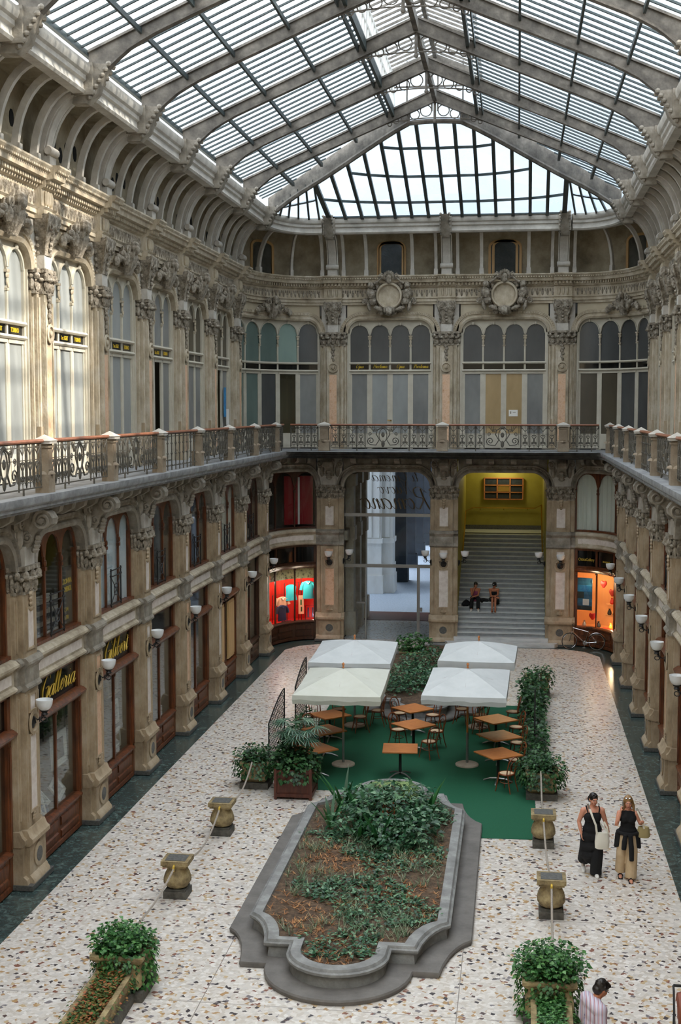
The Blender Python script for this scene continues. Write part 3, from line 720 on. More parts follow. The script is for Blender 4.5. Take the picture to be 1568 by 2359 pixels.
# ------------------------------------------------------------------ balcony
def balcony():
    o = struct('floor_balcony')
    prof = [(0, 7.56), (0.0, 7.6), (0.06, 7.62), (0.06, 7.68), (0.12, 7.72), (0.14, 7.78), (0.14, 7.86), (-2.0, 7.86), (-2.0, 7.56)]
    for q in (-1, 1):
        m = MB()
        E = 6.15
        rings = [[(q * (E - d), y, z) for d, z in prof] for y in (-3, 50.3)]
        # corner to the end balcony (edge at y = 51.15)
        rings += [[(q * (E - 0.15 - d * 0.9), 50.75 - d * 0.45, z) for d, z in prof], [(q * (E - 0.5 - d * 0.5), 51.05 - d * 0.9, z) for d, z in prof], [(q * (E - 1.0), 51.15 - d, z) for d, z in prof], [(0, 51.15 - d, z) for d, z in prof]]
        m.loft(rings); m.build('slab_left' if q < 0 else 'slab_right', 'slab_grey', o)
    m = MB(); m.add([(-8.2, 50, 7.84), (8.2, 50, 7.84), (8.2, 54, 7.84), (-8.2, 54, 7.84)], [(0, 1, 2, 3)])
    m.add([(-8.2, 50.5, 7.57), (8.2, 50.5, 7.57), (8.2, 54, 7.57), (-8.2, 54, 7.57)], [(0, 1, 2, 3)]); m.build('corner_slab', 'slab_grey', o)
balcony()
def post(h=1.02):
    o = thing('railing_post', cat='post', group='stone posts of the balcony railing')
    m = MB(); m.box(-0.17, 0.17, -0.14, 0.14, 0, 0.36); m.lathe([(0.22, 0.36), (0.2, 0.4), (0.15, 0.43)], n=4); m.box(-0.13, 0.13, -0.11, 0.11, 0.36, h - 0.04); m.box(-0.09, 0.09, -0.125, 0.125, 0.45, h - 0.2)
    m.box(-0.16, 0.16, -0.14, 0.14, h - 0.14, h - 0.1); m.build('shaft', 'stone_post', o)
    m = MB(); m.box(-0.2, 0.2, -0.18, 0.18, h - 0.06, h + 0.0); m.add([(-0.22, -0.2, h), (0.22, -0.2, h), (0.22, 0.2, h), (-0.22, 0.2, h), (0, 0, h + 0.12)], [(0, 1, 4), (1, 2, 4), (2, 3, 4), (3, 0, 4), (3, 2, 1, 0)]); m.build('cap', 'stone_light', o)
    return o
p0 = post(); PX = 6.3; PY = 50.95; fb = True
for sd in 'lr':
    for k, y in enumerate(YK):
        if k < (2 if sd == 'l' else 3): continue
        o = p0 if fb else copy_tree(p0); fb = False
        o.location = ((-PX if sd == 'l' else PX), y, 7.86); o.rotation_euler = (0, 0, pi / 2)
        o['label'] = 'pale stone railing post on the %s balcony, %s from the end corner' % ('left' if sd == 'l' else 'right', ORD[len(YK) - 1 - k])
for x, nm in ((-XB, 'left of the two on'), (0, 'centred on'), (XB, 'right of the two on')):
    o = copy_tree(p0); o.location = (x, PY, 7.86); o.rotation_euler = (0, 0, 0); o.scale = (1.25, 1.2, 1)
    o['label'] = 'broad stone railing post %s the end balcony' % ('at the middle of' if x == 0 else ('to the left on' if x < 0 else 'to the right on'))

def heart(m, x, z, s, y=0.0, r=0.014):
    for q in (-1, 1):
        pts = [(x, y, z - s * 0.5)] + [(x + q * a, y, z + b) for a, b in [(s * 0.28, -s * 0.2), (s * 0.42, s * 0.1), (s * 0.36, s * 0.32), (s * 0.2, s * 0.36), (s * 0.1, s * 0.24), (s * 0.16, s * 0.12)]]
        m.tube(pts, r, 4)
def cscroll(m, x, z, s, q, y=0.0, r=0.015, flip=1):
    a = spiral(0, 0, s * 0.42, s * 0.08, -pi / 2, 1.5, 13)
    m.tube([(x + q * (u), y, z + flip * v) for u, v in a], r, 4)
def small_panel(m, x, w, h0, h1, y=0, K=1.25):
    """bars, hearts and leaf scrolls of one narrow ironwork field"""
    H = h1 - h0
    for q in (-0.5, 0.5): m.tube([(x + q * w, y, h0), (x + q * w, y, h1)], 0.014, 4)
    for q in (-0.36, 0.36): m.tube([(x + q * w, y, h0 + H * 0.14), (x + q * w, y, h1)], 0.01, 4)
    m.tube([(x, y, h0), (x, y, h1)], 0.009, 4)
    heart(m, x, h0 + H * 0.5, w * 0.55, y); cscroll(m, x + w * 0.14, h0 + H * 0.22, w * 0.34, 1, y); cscroll(m, x - w * 0.14, h0 + H * 0.22, w * 0.34, -1, y)
    m.ball((x, y, h0 + H * 0.33), (w * 0.09, 0.02, H * 0.12), 6, 5)
    for q in (-1, 1):
        m.tube([(x + q * w * 0.5, y, h0 + H * 0.02), (x + q * w * 0.3, y, h0 + H * 0.14), (x, y, h0 + H * 0.1)], 0.011, 4)
        m.tube([(x + q * w * 0.46, y, h1 - H * 0.04), (x, y, h1 - H * 0.26)], 0.011, 4); m.ball((x + q * w * 0.4, y, h1 - H * 0.09), (w * 0.1, 0.02, H * 0.06), 5, 4)
def big_panel(m, w, h0, h1, y=0):
    H = h1 - h0
    for q in (-1, 1):
        m.tube([(q * w * 0.5, y, h0 - 0.06), (q * w * 0.5, y, h1)], 0.018, 5); m.tube([(q * w * 0.45, y, h0 + 0.1), (q * w * 0.45, y, h1)], 0.01, 4)
        cscroll(m, q * w * 0.34, h0 + H * 0.3, H * 0.44, q, y, 0.018); cscroll(m, q * w * 0.36, h0 + H * 0.62, H * 0.22, q, y, 0.012)
        m.tube([(q * w * 0.34, y, h0 + H * 0.12), (q * w * 0.2, y, h0 + H * 0.1), (q * w * 0.1, y, h0 + H * 0.35), (q * w * 0.19, y, h0 + H * 0.6), (q * w * 0.16, y, h0 + H * 0.8), (q * w * 0.05, y, h0 + H * 0.9)], 0.02, 5)
        cscroll(m, q * w * 0.2, h0 + H * 0.8, H * 0.2, q, y, 0.012)
        for j in range(3): m.tube([(q * w * 0.26, y, h0 + H * 0.72), (q * w * (0.24 + 0.07 * j), y, h0 + H * 0.97)], 0.012, 4)
    m.tube([(a, y, h0 + H * 0.55 + b) for a, b in arc(0, 0, w * 0.11, 0, 345, 14, H * 0.32)], 0.016, 5, True)
    m.ball((0, y, h0 + H * 0.58), (w * 0.05, 0.03, H * 0.12), 6, 5); m.ball((0, y, h0 + H * 0.16), (w * 0.05, 0.03, H * 0.16), 6, 5); m.ball((0, y, h0 + H * 0.92), (w * 0.08, 0.03, H * 0.06), 6, 5)
def railing(Lr, kind):
    o = thing('balcony_railing', cat='railing', group='ironwork panels of the balcony railing')
    m = MB(); m.run([(-0.05, 0.99), (0.05, 0.99), (0.07, 1.02), (0.05, 1.055), (-0.05, 1.055), (-0.07, 1.02)], -Lr / 2, Lr / 2); m.build('handrail', 'handrail_wood', o)
    m = MB(); h0, h1 = 0.14, 0.98
    m.box(-Lr / 2, Lr / 2, -0.012, 0.012, 0.11, 0.135); m.box(-Lr / 2, Lr / 2, -0.01, 0.01, 0.9, 0.92); m.box(-Lr / 2, Lr / 2, -0.015, 0.015, 0.965, 0.99)
    if kind == 'plain':
        for i in range(9):
            x = -Lr / 2 + 0.2 + i * (Lr - 0.4) / 8
            m.tube([(x, 0, 0.0), (x, 0, 0.98)], 0.016, 5)
            for z in (0.14, 0.45, 0.72): m.ball((x, 0, z), 0.032, 6, 4)
    else:
        m.box(-Lr / 2, Lr / 2, -0.009, 0.009, 0.66, 0.675)
        bw = 1.4 if kind == 'full' else 0.0
        if bw: big_panel(m, bw, h0, h1)
        rest = (Lr - bw) / 2; k = max(1, round(rest / 0.36)); pw = rest / k
        for q in (-1, 1):
            for i in range(k):
                if bw == 0 and q == 1 and False: continue
                small_panel(m, q * (bw / 2 + (i + 0.5) * pw), pw, h0, h1)
        for q in (-1, 1): m.tube([(q * Lr * 0.25, 0, 0.0), (q * Lr * 0.25, 0, 0.14)], 0.02, 4)
    m.build('ironwork', 'iron', o)
    return o
r_full = railing(SP - 0.43, 'full'); r_plain = railing(SP - 0.43, 'plain'); r_end = railing(XB - 0.53, 'full'); r_short = railing(1.1, 'short')
uf = {id(r_full): 1, id(r_plain): 1, id(r_end): 1, id(r_short): 1}
def put(r, loc, rz, lab):
    o = r if uf[id(r)] else copy_tree(r); uf[id(r)] = 0
    o.location = loc; o.rotation_euler = (0, 0, rz); o['label'] = lab; return o
for k in range(NB):
    yc = (YK[k] + YK[k + 1]) / 2
    for sd in 'lr':
        if k < (1 if sd == 'l' else 2): continue
        pl = (k == 5)
        put(r_plain if pl else r_full, ((-PX if sd == 'l' else PX), yc, 7.86), -pi / 2 if sd == 'l' else pi / 2,
            ('plain upright-rod railing panel among scrolled ones, %s balcony' if pl else 'scrolled iron railing panel on the %s balcony, ') % ('left' if sd == 'l' else 'right') + ('' if pl else '%s from the end corner' % ORD[NB - 1 - k]))
put(r_end, (-XB / 2, PY, 7.86), pi, 'scrolled iron railing panel over the glazed street entrance')
put(r_end, (XB / 2, PY, 7.86), pi, 'scrolled iron railing panel over the marble staircase')
for q in (-1, 1):
    put(r_short, (q * 5.45, PY, 7.86), pi, 'short iron railing panel at the %s corner of the end balcony' % ('left' if q < 0 else 'right'))
    o = copy_tree(r_short); o.location = (q * PX, 50.3, 7.86); o.rotation_euler = (0, 0, pi / 2); o['label'] = 'short iron railing panel turning the %s balcony corner' % ('left' if q < 0 else 'right')
# ------------------------------------------------------------------ upper storey
def pilaster_up():
    o = struct('pilaster_upper')
    m = MB()
    m.box(-0.26, 0.26, 0, 0.35, 7.86, 12.15); m.box(-0.42, 0.42, 0, 0.24, 7.86, 12.15); m.box(-0.52, 0.52, 0, 0.14, 7.86, 12.15); m.box(-0.58, 0.58, -0.1, 0.06, 7.86, 12.15)
    for q in (-1, 1):
        m.tube([(q * 0.34, 0.25, 8.4), (q * 0.34, 0.25, 12.0)], 0.045, 6); m.box(q * 0.22 - 0.03, q * 0.22 + 0.03, 0.35, 0.38, 8.2, 11.9)
        m.tube([(q * 0.47, 0.15, 8.2), (q * 0.47, 0.15, 12.0)], 0.035, 6)
    m.lathe([(0.17, 0), (0.22, 0.03), (0.22, 0.06), (0.16, 0.07), (0.14, 0.03), (0.08, 0.03), (0.07, 0.08), (0.01, 0.1)], (0, 0.35, 11.2), 16, 'y')
    m.build('shaft', 'stone', o)
    m = MB(); m.box(-0.15, 0.15, 0.345, 0.362, 8.15, 10.9); m.build('inlay', 'inlay_pink', o)
    m = MB(); m.box(-0.425, -0.26, 0.2, 0.285, 7.86, 9.1); m.box(0.26, 0.425, 0.2, 0.285, 7.86, 9.1); m.build('worn_foot', 'stone_low', o)
    m = MB(); capital(m, 0.27, 0.35, 0.22, 0.5, 12.12, 12.64)
    for i in range(6): m.ball((0.02 * (-1) ** i, 0.38, 12.05 - 0.11 * i), (0.09 - 0.008 * i, 0.05, 0.07), 6, 4)
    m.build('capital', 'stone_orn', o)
    m = MB(); m.box(-0.22, 0.22, 0, 0.36, 12.64, 12.95); m.box(-0.5, 0.5, 0, 0.16, 12.64, 13.9); m.build('impost', 'stone_light', o)
    m = MB()
    # lyre shaped console
    hs = [(12.95, 0.17, 0.36), (13.1, 0.15, 0.36), (13.3, 0.2, 0.4), (13.5, 0.3, 0.46), (13.68, 0.36, 0.52), (13.8, 0.34, 0.54), (13.86, 0.3, 0.52)]
    m.loft([[(-h, 0, z), (h, 0, z), (h, d, z), (h * 0.5, d + 0.03, z), (-h * 0.5, d + 0.03, z), (-h, d, z)] for z, h, d in hs])
    for q in (-1, 1):
        m.tube([(q * (h + 0.01), d, z) for z, h, d in hs], 0.035, 5)
        volute(m, q * 0.2, 0.52, 13.62, 0.13, 0.03, 'y', q)
        for i in range(5): m.ball((q * (0.24 + 0.02 * i), 0.22, 13.0 + 0.16 * i), (0.06, 0.05, 0.05), 5, 4)
    for i in range(5): m.ball((0, 0.42 + 0.02 * i, 13.08 + 0.13 * i), (0.06, 0.05, 0.05), 6, 4)
    m.build('console', 'stone_orn', o)
    return o
ENT = [(0, 13.75), (0.2, 13.75), (0.2, 13.84), (0.25, 13.86), (0.25, 13.95), (0.3, 14.0), (0.2, 14.04), (0.2, 14.4), (0.28, 14.44), (0.3, 14.48), (0.3, 14.58), (0.5, 14.62), (0.52, 14.74), (0.58, 14.78), (0.64, 14.86), (0.64, 14.9), (0, 14.92)]
def ent(m, x0, x1, n, dd=0.0, f=None, dent=True):
    pr = [(d + (dd if i not in (0, len(ENT) - 1) else 0), z) for i, (d, z) in enumerate(ENT)]
    m.run(pr, x0, x1, n)
    if dent:
        k = int((x1 - x0) / 0.14)
        for i in range(k):
            x = x0 + (i + 0.5) * (x1 - x0) / k; m.box(x - 0.04, x + 0.04, 0.28 + dd, 0.4 + dd, 14.5, 14.6)
        k = int((x1 - x0) / 0.1)
        for i in range(k):
            x = x0 + (i + 0.5) * (x1 - x0) / k; m.box(x - 0.028, x + 0.028, 0.5 + dd, 0.6 + dd, 14.755, 14.8)
def frieze(m, x0, x1, dd=0.0):
    k = int((x1 - x0) / 0.2)
    for i in range(k):
        x = x0 + (i + 0.5) * (x1 - x0) / k
        m.ball((x, 0.2 + dd, 14.2), (0.06, 0.05, 0.15), 5, 4); m.ball((x + 0.1, 0.2 + dd, 14.28), (0.03, 0.04, 0.07), 5, 4)
def bay_up(w, half, n=1, f=None):
    o = struct('wall_upper_bay')
    bk = basket(w, 12.6, 0.6, 0.56, 7, max(6, n))
    m = MB(f); m.plate([(x, z, 13.9) for x, z in bk], -0.05, 0.12); m.build('spandrel', 'plaster', o)
    m = MB(f)
    m.path(bk, [(-0.04, 0.0), (-0.04, 0.2), (0.04, 0.24), (0.08, 0.2), (0.1, 0.16), (0.16, 0.16), (0.18, 0.2), (0.26, 0.2), (0.28, 0.1)])
    ib = basket(w + 0.25, 12.6, 0.85, 0.8, 14, 22)
    m.path(ib, [(-0.02, 0.1), (-0.02, 0.19), (0.05, 0.2), (0.07, 0.1)])
    for i, (x, z) in enumerate(ib):
        if z > 12.75: m.ball((x, 0.19, z), (0.04, 0.04, 0.04), 5, 4)
    m.build('arch_moulding', 'stone', o)
    m = MB(f); ent(m, -half, half, n); m.build('entablature', 'stone', o)
    m = MB(f); frieze(m, -half + 0.3, half - 0.3); m.build('frieze_leaves', 'stone_orn', o)
    m = MB(f)
    for q in (-1, 1):                      # stepped window jambs
        for i, (a, b, d) in enumerate(((0.0, 0.05, 0.1), (0.05, 0.1, 0.05))): 
            x0, x1 = sorted((q * (w - a), q * (w - b))); m.box(x0, x1, -0.12, d, 7.86, 12.6)
    m.build('jambs', 'frame_cream', o)
    return o
def console_break(): 
    o = struct('cornice_break')
    m = MB(); ent(m, -0.36, 0.36, 1, 0.17)
    for q in (-0.16, 0, 0.16): m.ball((q, 0.4, 14.22), (0.06, 0.06, 0.17), 6, 5)
    m.build('cornice', 'stone', o)
    return o
def up_window(w, lights, n, f, panes, lower, sign=None, bar=True, doors=True, signs=None):
    """tall office window: arched upper lights, sign strip, doors below"""
    o = struct('window_1'); W2 = w - 0.08; lw = 2 * W2 / lights
    fr = 'frame_cream'
    pts = []
    for i in range(lights):
        x0 = -W2 + i * lw; cx = x0 + lw / 2; r = lw / 2 - 0.05
        pts.append((x0 + 0.001, 12.5, zb(x0, w, 12.6, 0.6, 0.56) if abs(x0) < w else 12.6))
        for j in range(13):
            x = cx - r + 2 * r * j / 12; zz = 12.56 + sqrt(max(0, r * r - (x - cx) ** 2)) * 1.0; t = zb(x, w, 12.6, 0.6, 0.56)
            pts.append((x, min(zz, t - 0.02), t))
        pts.append((x0 + lw - 0.001, 12.5, zb(x0 + lw, w, 12.6, 0.6, 0.56) if abs(x0 + lw) < w else 12.6))
    m = MB(f); m.plate(pts, -0.1, 0.02); m.build('tracery', fr, o)
    m = MB(f)
    for i in range(lights):
        cx = -W2 + (i + 0.5) * lw; r = lw / 2 - 0.04
        m.path(arc(cx, 12.56, r, 0, 180, 12), [(-0.01, 0.0), (-0.01, 0.05), (0.03, 0.06), (0.04, 0.0)])
        m.ball((cx, 0.06, 12.56 + r + 0.03), (0.06, 0.05, 0.07), 6, 4)
    m.build('light_arches', fr, o)
    m = MB(f)
    for i in range(0, lights + 1):
        x = -W2 + i * lw
        if 0 < i < lights:
            m.box(x - 0.04, x + 0.04, -0.05, 0.012, 7.86, 12.15); m.tube([(x, 0.012, 11.4), (x, 0.012, 12.15)], 0.032, 6)
        else: m.box(x - 0.04, x + 0.04, -0.08, 0.04, 7.86, 12.6)
    m.build('mullions', fr, o)
    m = MB(f)
    for i in range(1, lights):
        x = -W2 + i * lw
        m.box(x - 0.075, x + 0.075, -0.05, 0.06, 12.44, 12.5); m.ball((x, 0.03, 12.38), (0.075, 0.04, 0.07), 6, 4); m.ball((x, 0.03, 12.24), (0.05, 0.035, 0.1), 6, 4); m.box(x - 0.055, x + 0.055, -0.05, 0.05, 12.05, 12.1)
        m.ball((x, 0.05, 12.16), (0.035, 0.03, 0.06), 6, 4)
    m.build('colonnette_capitals', 'stone', o)
    m = MB(f)
    m.run([(-0.08, 11.33), (0.06, 11.33), (0.1, 11.37), (0.08, 11.42), (-0.08, 11.43)], -W2, W2, n); m.run([(-0.08, 11.02), (0.06, 11.02), (0.1, 11.06), (0.08, 11.11), (-0.08, 11.12)], -W2, W2, n)
    for i in range(lights):
        x0 = -W2 + i * lw
        if doors:
            m.box(x0 + 0.04, x0 + 0.11, -0.05, 0.008, 7.86, 11.03); m.box(x0 + lw - 0.11, x0 + lw - 0.04, -0.05, 0.008, 7.86, 11.03)
            m.box(x0 + 0.04, x0 + lw - 0.04, -0.06, 0.03, 10.93, 11.03, max(1, n // 3)); m.box(x0 + 0.04, x0 + lw - 0.04, -0.06, 0.03, 7.9, 8.5, max(1, n // 3)); m.box(x0 + 0.18, x0 + lw - 0.18, 0.03, 0.045, 8.0, 8.4, max(1, n // 3))
    m.build('transoms', fr, o)
    for i in range(lights):
        x0 = -W2 + i * lw
        m = MB(f); m.box(x0 + 0.01, x0 + lw - 0.01, -0.03, -0.02, 11.43, 13.13, max(1, n // 3)); m.build('pane', panes[i], o)
        if lower[i]:
            m = MB(f); m.box(x0 + 0.01, x0 + lw - 0.01, -0.03, -0.02, 7.9, 11.02, max(1, n // 3)); m.build('pane', lower[i], o)
    m = MB(f); m.box(-W2, W2, -0.07, -0.02, 11.12, 11.33, n); m.build('sign_strip', 'black_paint', o)
    if signs:
        m = MB()
        for i, tx in enumerate(signs):
            x = W2 - (i + 0.5) * lw
            if tx[2] == 's': script(m, tx[0], tx[1], x, -0.012, 11.18, 0.3, 0.13)
            else: m.text(tx[0], tx[1], x, -0.012, 11.175, tx[2], 0.004, 1.0, 0.8)
        m.build('lettering', 'gold_bright', o, False)
    m = MB(f); m.box(-w - 0.05, w + 0.05, -1.0, -0.95, 7.86, 13.4, n); m.build('room_back', 'room_olive', o)
    return o
pu = pilaster_up(); cb = console_break(); fb = True
for sd, c in spots():
    o = pu if fb else copy_tree(pu); place(o, sd, c, True)
    o = cb if fb else copy_tree(cb); place(o, sd, c, True); fb = False
b1 = bay_up(WS, SP / 2); fb = True
eg = [('S.A.I.', 0.15, 0), ('Sez. EGET', 0.14, 0), ('TORINO', 0.15, 0)]
wk = {}
def side_win(sd, k):
    if sd == 'r': return 'r', dict(panes=['frost_dark'] * 3, lower=['frost_mid'] * 3)
    if k <= 5: return 'a', dict(panes=['frost_pale'] * 3, lower=['frost_pale'] * 3, signs=eg)
    if k == 6: return 'b', dict(panes=['frost_mid', 'frost_mid', 'frost_mid'], lower=['frost_mid', None, 'frost_mid'], signs=eg)
    if k == 7: return 'c', dict(panes=['frost_brown'] * 3, lower=['frost_mid'] * 3)
    return 'd', dict(panes=['frost_brown'] * 3, lower=['frost_mid', None, 'frost_mid'])
for k in range(NB):
    yc = (YK[k] + YK[k + 1]) / 2
    for sd in 'lr':
        o = b1 if fb else copy_tree(b1); fb = False; place(o, sd, yc, True)
        key, kw = side_win(sd, k)
        if key in wk: o = copy_tree(wk[key])
        else: o = wk[key] = up_window(WS, 3, 1, None, **kw)
        win_i += 1; o.name = 'window_%d' % win_i; place(o, sd, yc, True)
# open leaf and papers seen through the far left windows
pap = MB(); pap.box(-8.25, -8.2, 46.75, 47.35, 10.0, 10.85); pap.box(-8.25, -8.2, 46.75, 47.35, 9.05, 9.85); pap.box(-8.25, -8.2, 46.75, 47.35, 10.95, 11.0)
tag(pap.build('blue_posters', 'blue_paper'), 'dark blue posters seen through the last window of the left upper floor', 'poster')
pap = MB(); pap.box(-7.97, -7.955, 47.75, 48.1, 9.2, 10.3); tag(pap.build('notice', 'blue_paper'), 'light blue paper strip on the last window of the left upper floor', 'notice')
pap = MB(); pap.box(-7.97, -7.95, 48.15, 48.55, 8.9, 9.5); tag(pap.build('notice', 'paper'), 'white notice sheet on the last window of the left upper floor', 'notice')
# end wall windows
bb = bay_up(WB, XB / 2, 1); place(bb, 'b', -XB / 2, True); o = copy_tree(bb); place(o, 'b', XB / 2, True)
op = [('Opus', 0.075, 's'), ('Proclama', 0.075, 's'), ('Opus', 0.075, 's'), ('Proclama', 0.075, 's')]
win_i += 1
o = up_window(WB, 4, 1, None, ['frost_dark'] * 4, ['frost_mid', 'frost_pale', 'frost_pale', 'frost_mid'], signs=op); o.name = 'window_%d' % win_i; place(o, 'b', -XB / 2, True)
m = MB(); m.box(-0.07, -0.02, 0.03, 0.09, 9.0, 9.05); m.box(-0.07, 0.1, 0.07, 0.09, 9.02, 9.05); m.build('handle', 'brass', o)
win_i += 1
o = up_window(WB, 4, 1, None, ['frost_dark'] * 4, ['frost_mid', 'frost_glow', 'frost_glow', 'frost_mid']); o.name = 'window_%d' % win_i; place(o, 'b', XB / 2, True)
m = MB(); m.box(-0.18, 0.18, 0.0, 0.012, 0, 0.26); m.mi = 1; m.box(0.08, 0.13, 0.012, 0.014, 0.1, 0.2); m.box(-0.1, 0.02, 0.012, 0.014, 0.15, 0.17)
o = m.build('notice', ['paper', 'room_mid']); o.location = (2.72, UPB + 0.012, 9.2); o.rotation_euler = (0, 0, pi); tag(o, 'white notice sheet on the glowing door above the staircase', 'notice')
for sd in 'lr':
    f = corner(sd, True, LC_UP); w = LC_UP / 2 - 0.05
    bay_up(w, LC_UP / 2 + 0.35, 16, f)
    win_i += 1
    if sd == 'l': kw = dict(panes=['frost_dark', 'frost_mint', 'frost_teal', 'frost_teal', 'frost_teal'], lower=['frost_mid', 'glass', 'frost_dark', 'frost_teal', 'frost_teal'])
    else: kw = dict(panes=['frost_dark'] * 5, lower=['frost_mid', 'frost_dark', 'frost_dark', 'frost_brown', 'frost_brown'])
    o = up_window(w, 5, 15, f, **kw); o.name = 'window_%d' % win_i
# carved groups over the arches
def cartouche():
    m = MB()
    m.box(-0.16, 0.16, 0.15, 0.4, 13.2, 13.8)
    m.loft([[(-0.15, 0.3, 13.15), (0.15, 0.3, 13.15), (0.13, 0.42, 13.15), (-0.13, 0.42, 13.15)], [(-0.24, 0.3, 13.5), (0.24, 0.3, 13.5), (0.2, 0.55, 13.5), (-0.2, 0.55, 13.5)], [(-0.2, 0.3, 13.75), (0.2, 0.3, 13.75), (0.17, 0.6, 13.75), (-0.17, 0.6, 13.75)]])
    m.ball((0, 0.55, 13.86), (0.17, 0.16, 0.2), 8, 6)
    for q in (-1, 1):
        for i in range(9):
            a = i / 8; m.ball((q * (0.22 + 0.75 * a), 0.32 + 0.06 * sin(a * 3), 13.78 - 0.34 * a + 0.05 * sin(i * 2.1)), (0.11 - 0.03 * a, 0.1, 0.1 + 0.03 * sin(i)), 6, 5)
        m.ball((q * 0.34, 0.4, 13.55), (0.13, 0.12, 0.2), 7, 5); volute(m, q * 0.3, 0.45, 13.82, 0.15, 0.04, 'y', q); m.ball((q * 0.98, 0.34, 13.42), (0.14, 0.1, 0.14), 7, 5)
        for i in range(4): m.ball((q * (0.5 + 0.12 * i), 0.3, 13.5 - 0.03 * i), (0.07, 0.06, 0.05), 5, 4)
    return m
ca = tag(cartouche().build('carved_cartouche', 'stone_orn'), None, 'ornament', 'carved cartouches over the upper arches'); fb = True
for k in range(NB):
    for sd in 'lr':
        if k < (2 if sd == 'l' else 5): continue
        o = ca if fb else copy_tree(ca); fb = False; place(o, sd, (YK[k] + YK[k + 1]) / 2, True)
        o['label'] = 'carved leaf cartouche over an upper %s arch, %s from the end corner' % ('left' if sd == 'l' else 'right', ORD[NB - 1 - k])
for sd in 'lr':
    m = cartouche(); f = corner(sd, True, LC_UP); m.v = [f(*p) for p in m.v]
    tag(m.build('carved_cartouche', 'stone_orn'), 'carved garland cartouche over the rounded %s corner window' % ('left' if sd == 'l' else 'right'), 'ornament')
def medallion():
    o = thing('carved_medallion', cat='ornament')
    m = MB(); z = 14.08
    m.lathe([(0.42, 0.2), (0.42, 0.56), (0.46, 0.62), (0.51, 0.62), (0.55, 0.54), (0.55, 0.2)], (0, 0, z), 24, 'y'); m.build('ring', 'stone', o)
    m = MB(); m.lathe([(0.43, 0.5), (0.38, 0.44), (0.25, 0.38), (0.1, 0.35), (0.01, 0.35)], (0, 0, z), 20, 'y'); m.build('dish', 'stone', o)
    m = MB()
    for i in range(40):
        a = 2 * pi * i / 40; rr = 0.66 + 0.07 * sin(i * 2.7); m.ball((rr * cos(a), 0.4 + 0.06 * sin(i * 1.7), z + rr * sin(a)), (0.1 + 0.03 * sin(i), 0.12, 0.1 + 0.03 * cos(i * 1.3)), 6, 5)
    for q in (-1, 1):                       # putti at both sides, drapery, scrolls
        m.ball((q * 0.74, 0.62, z + 0.42), (0.13, 0.13, 0.14), 8, 6); m.ball((q * 0.74, 0.55, z + 0.08), (0.17, 0.16, 0.28), 8, 6, Matrix.Rotation(q * 0.25, 3, 'Y')); m.ball((q * 0.68, 0.55, z - 0.22), (0.17, 0.14, 0.15), 7, 5)
        m.ball((q * 0.82, 0.5, z - 0.42), (0.09, 0.1, 0.22), 6, 5, Matrix.Rotation(q * 0.2, 3, 'Y')); m.ball((q * 0.45, 0.55, z - 0.52), (0.2, 0.1, 0.09), 6, 5, Matrix.Rotation(-q * 0.35, 3, 'Y'))
        m.tube([(q * 0.14, 0.6, z + 0.68), (q * 0.32, 0.6, z + 0.7), (q * 0.46, 0.6, z + 0.56), (q * 0.6, 0.58, z + 0.5)], 0.05, 6); volute(m, q * 0.34, 0.6, z + 0.78, 0.12, 0.035, 'y', q); volute(m, q * 1.02, 0.4, z - 0.2, 0.13, 0.035, 'y', q)
    for i in range(7):
        a = pi * (0.1 + 0.8 * i / 6); m.ball((0.2 * cos(a), 0.62, z + 0.72 + 0.2 * sin(a)), (0.07, 0.08, 0.1), 6, 5)
    m.ball((0, 0.66, z + 0.66), (0.12, 0.1, 0.2), 7, 6); m.ball((0, 0.66, z - 0.62), (0.16, 0.14, 0.2), 8, 6)
    for q in (-1, 1): m.ball((q * 0.16, 0.6, z - 0.56), (0.09, 0.08, 0.13), 6, 5)
    m.build('putti_and_foliage', 'stone_orn', o)
    return o
o = medallion(); place(o, 'b', -XB / 2, True); o['label'] = 'large carved round medallion with putti over the window lettered Opus Proclama'
o = copy_tree(o); place(o, 'b', XB / 2, True); o['label'] = 'large carved round medallion with putti above the window over the staircase'

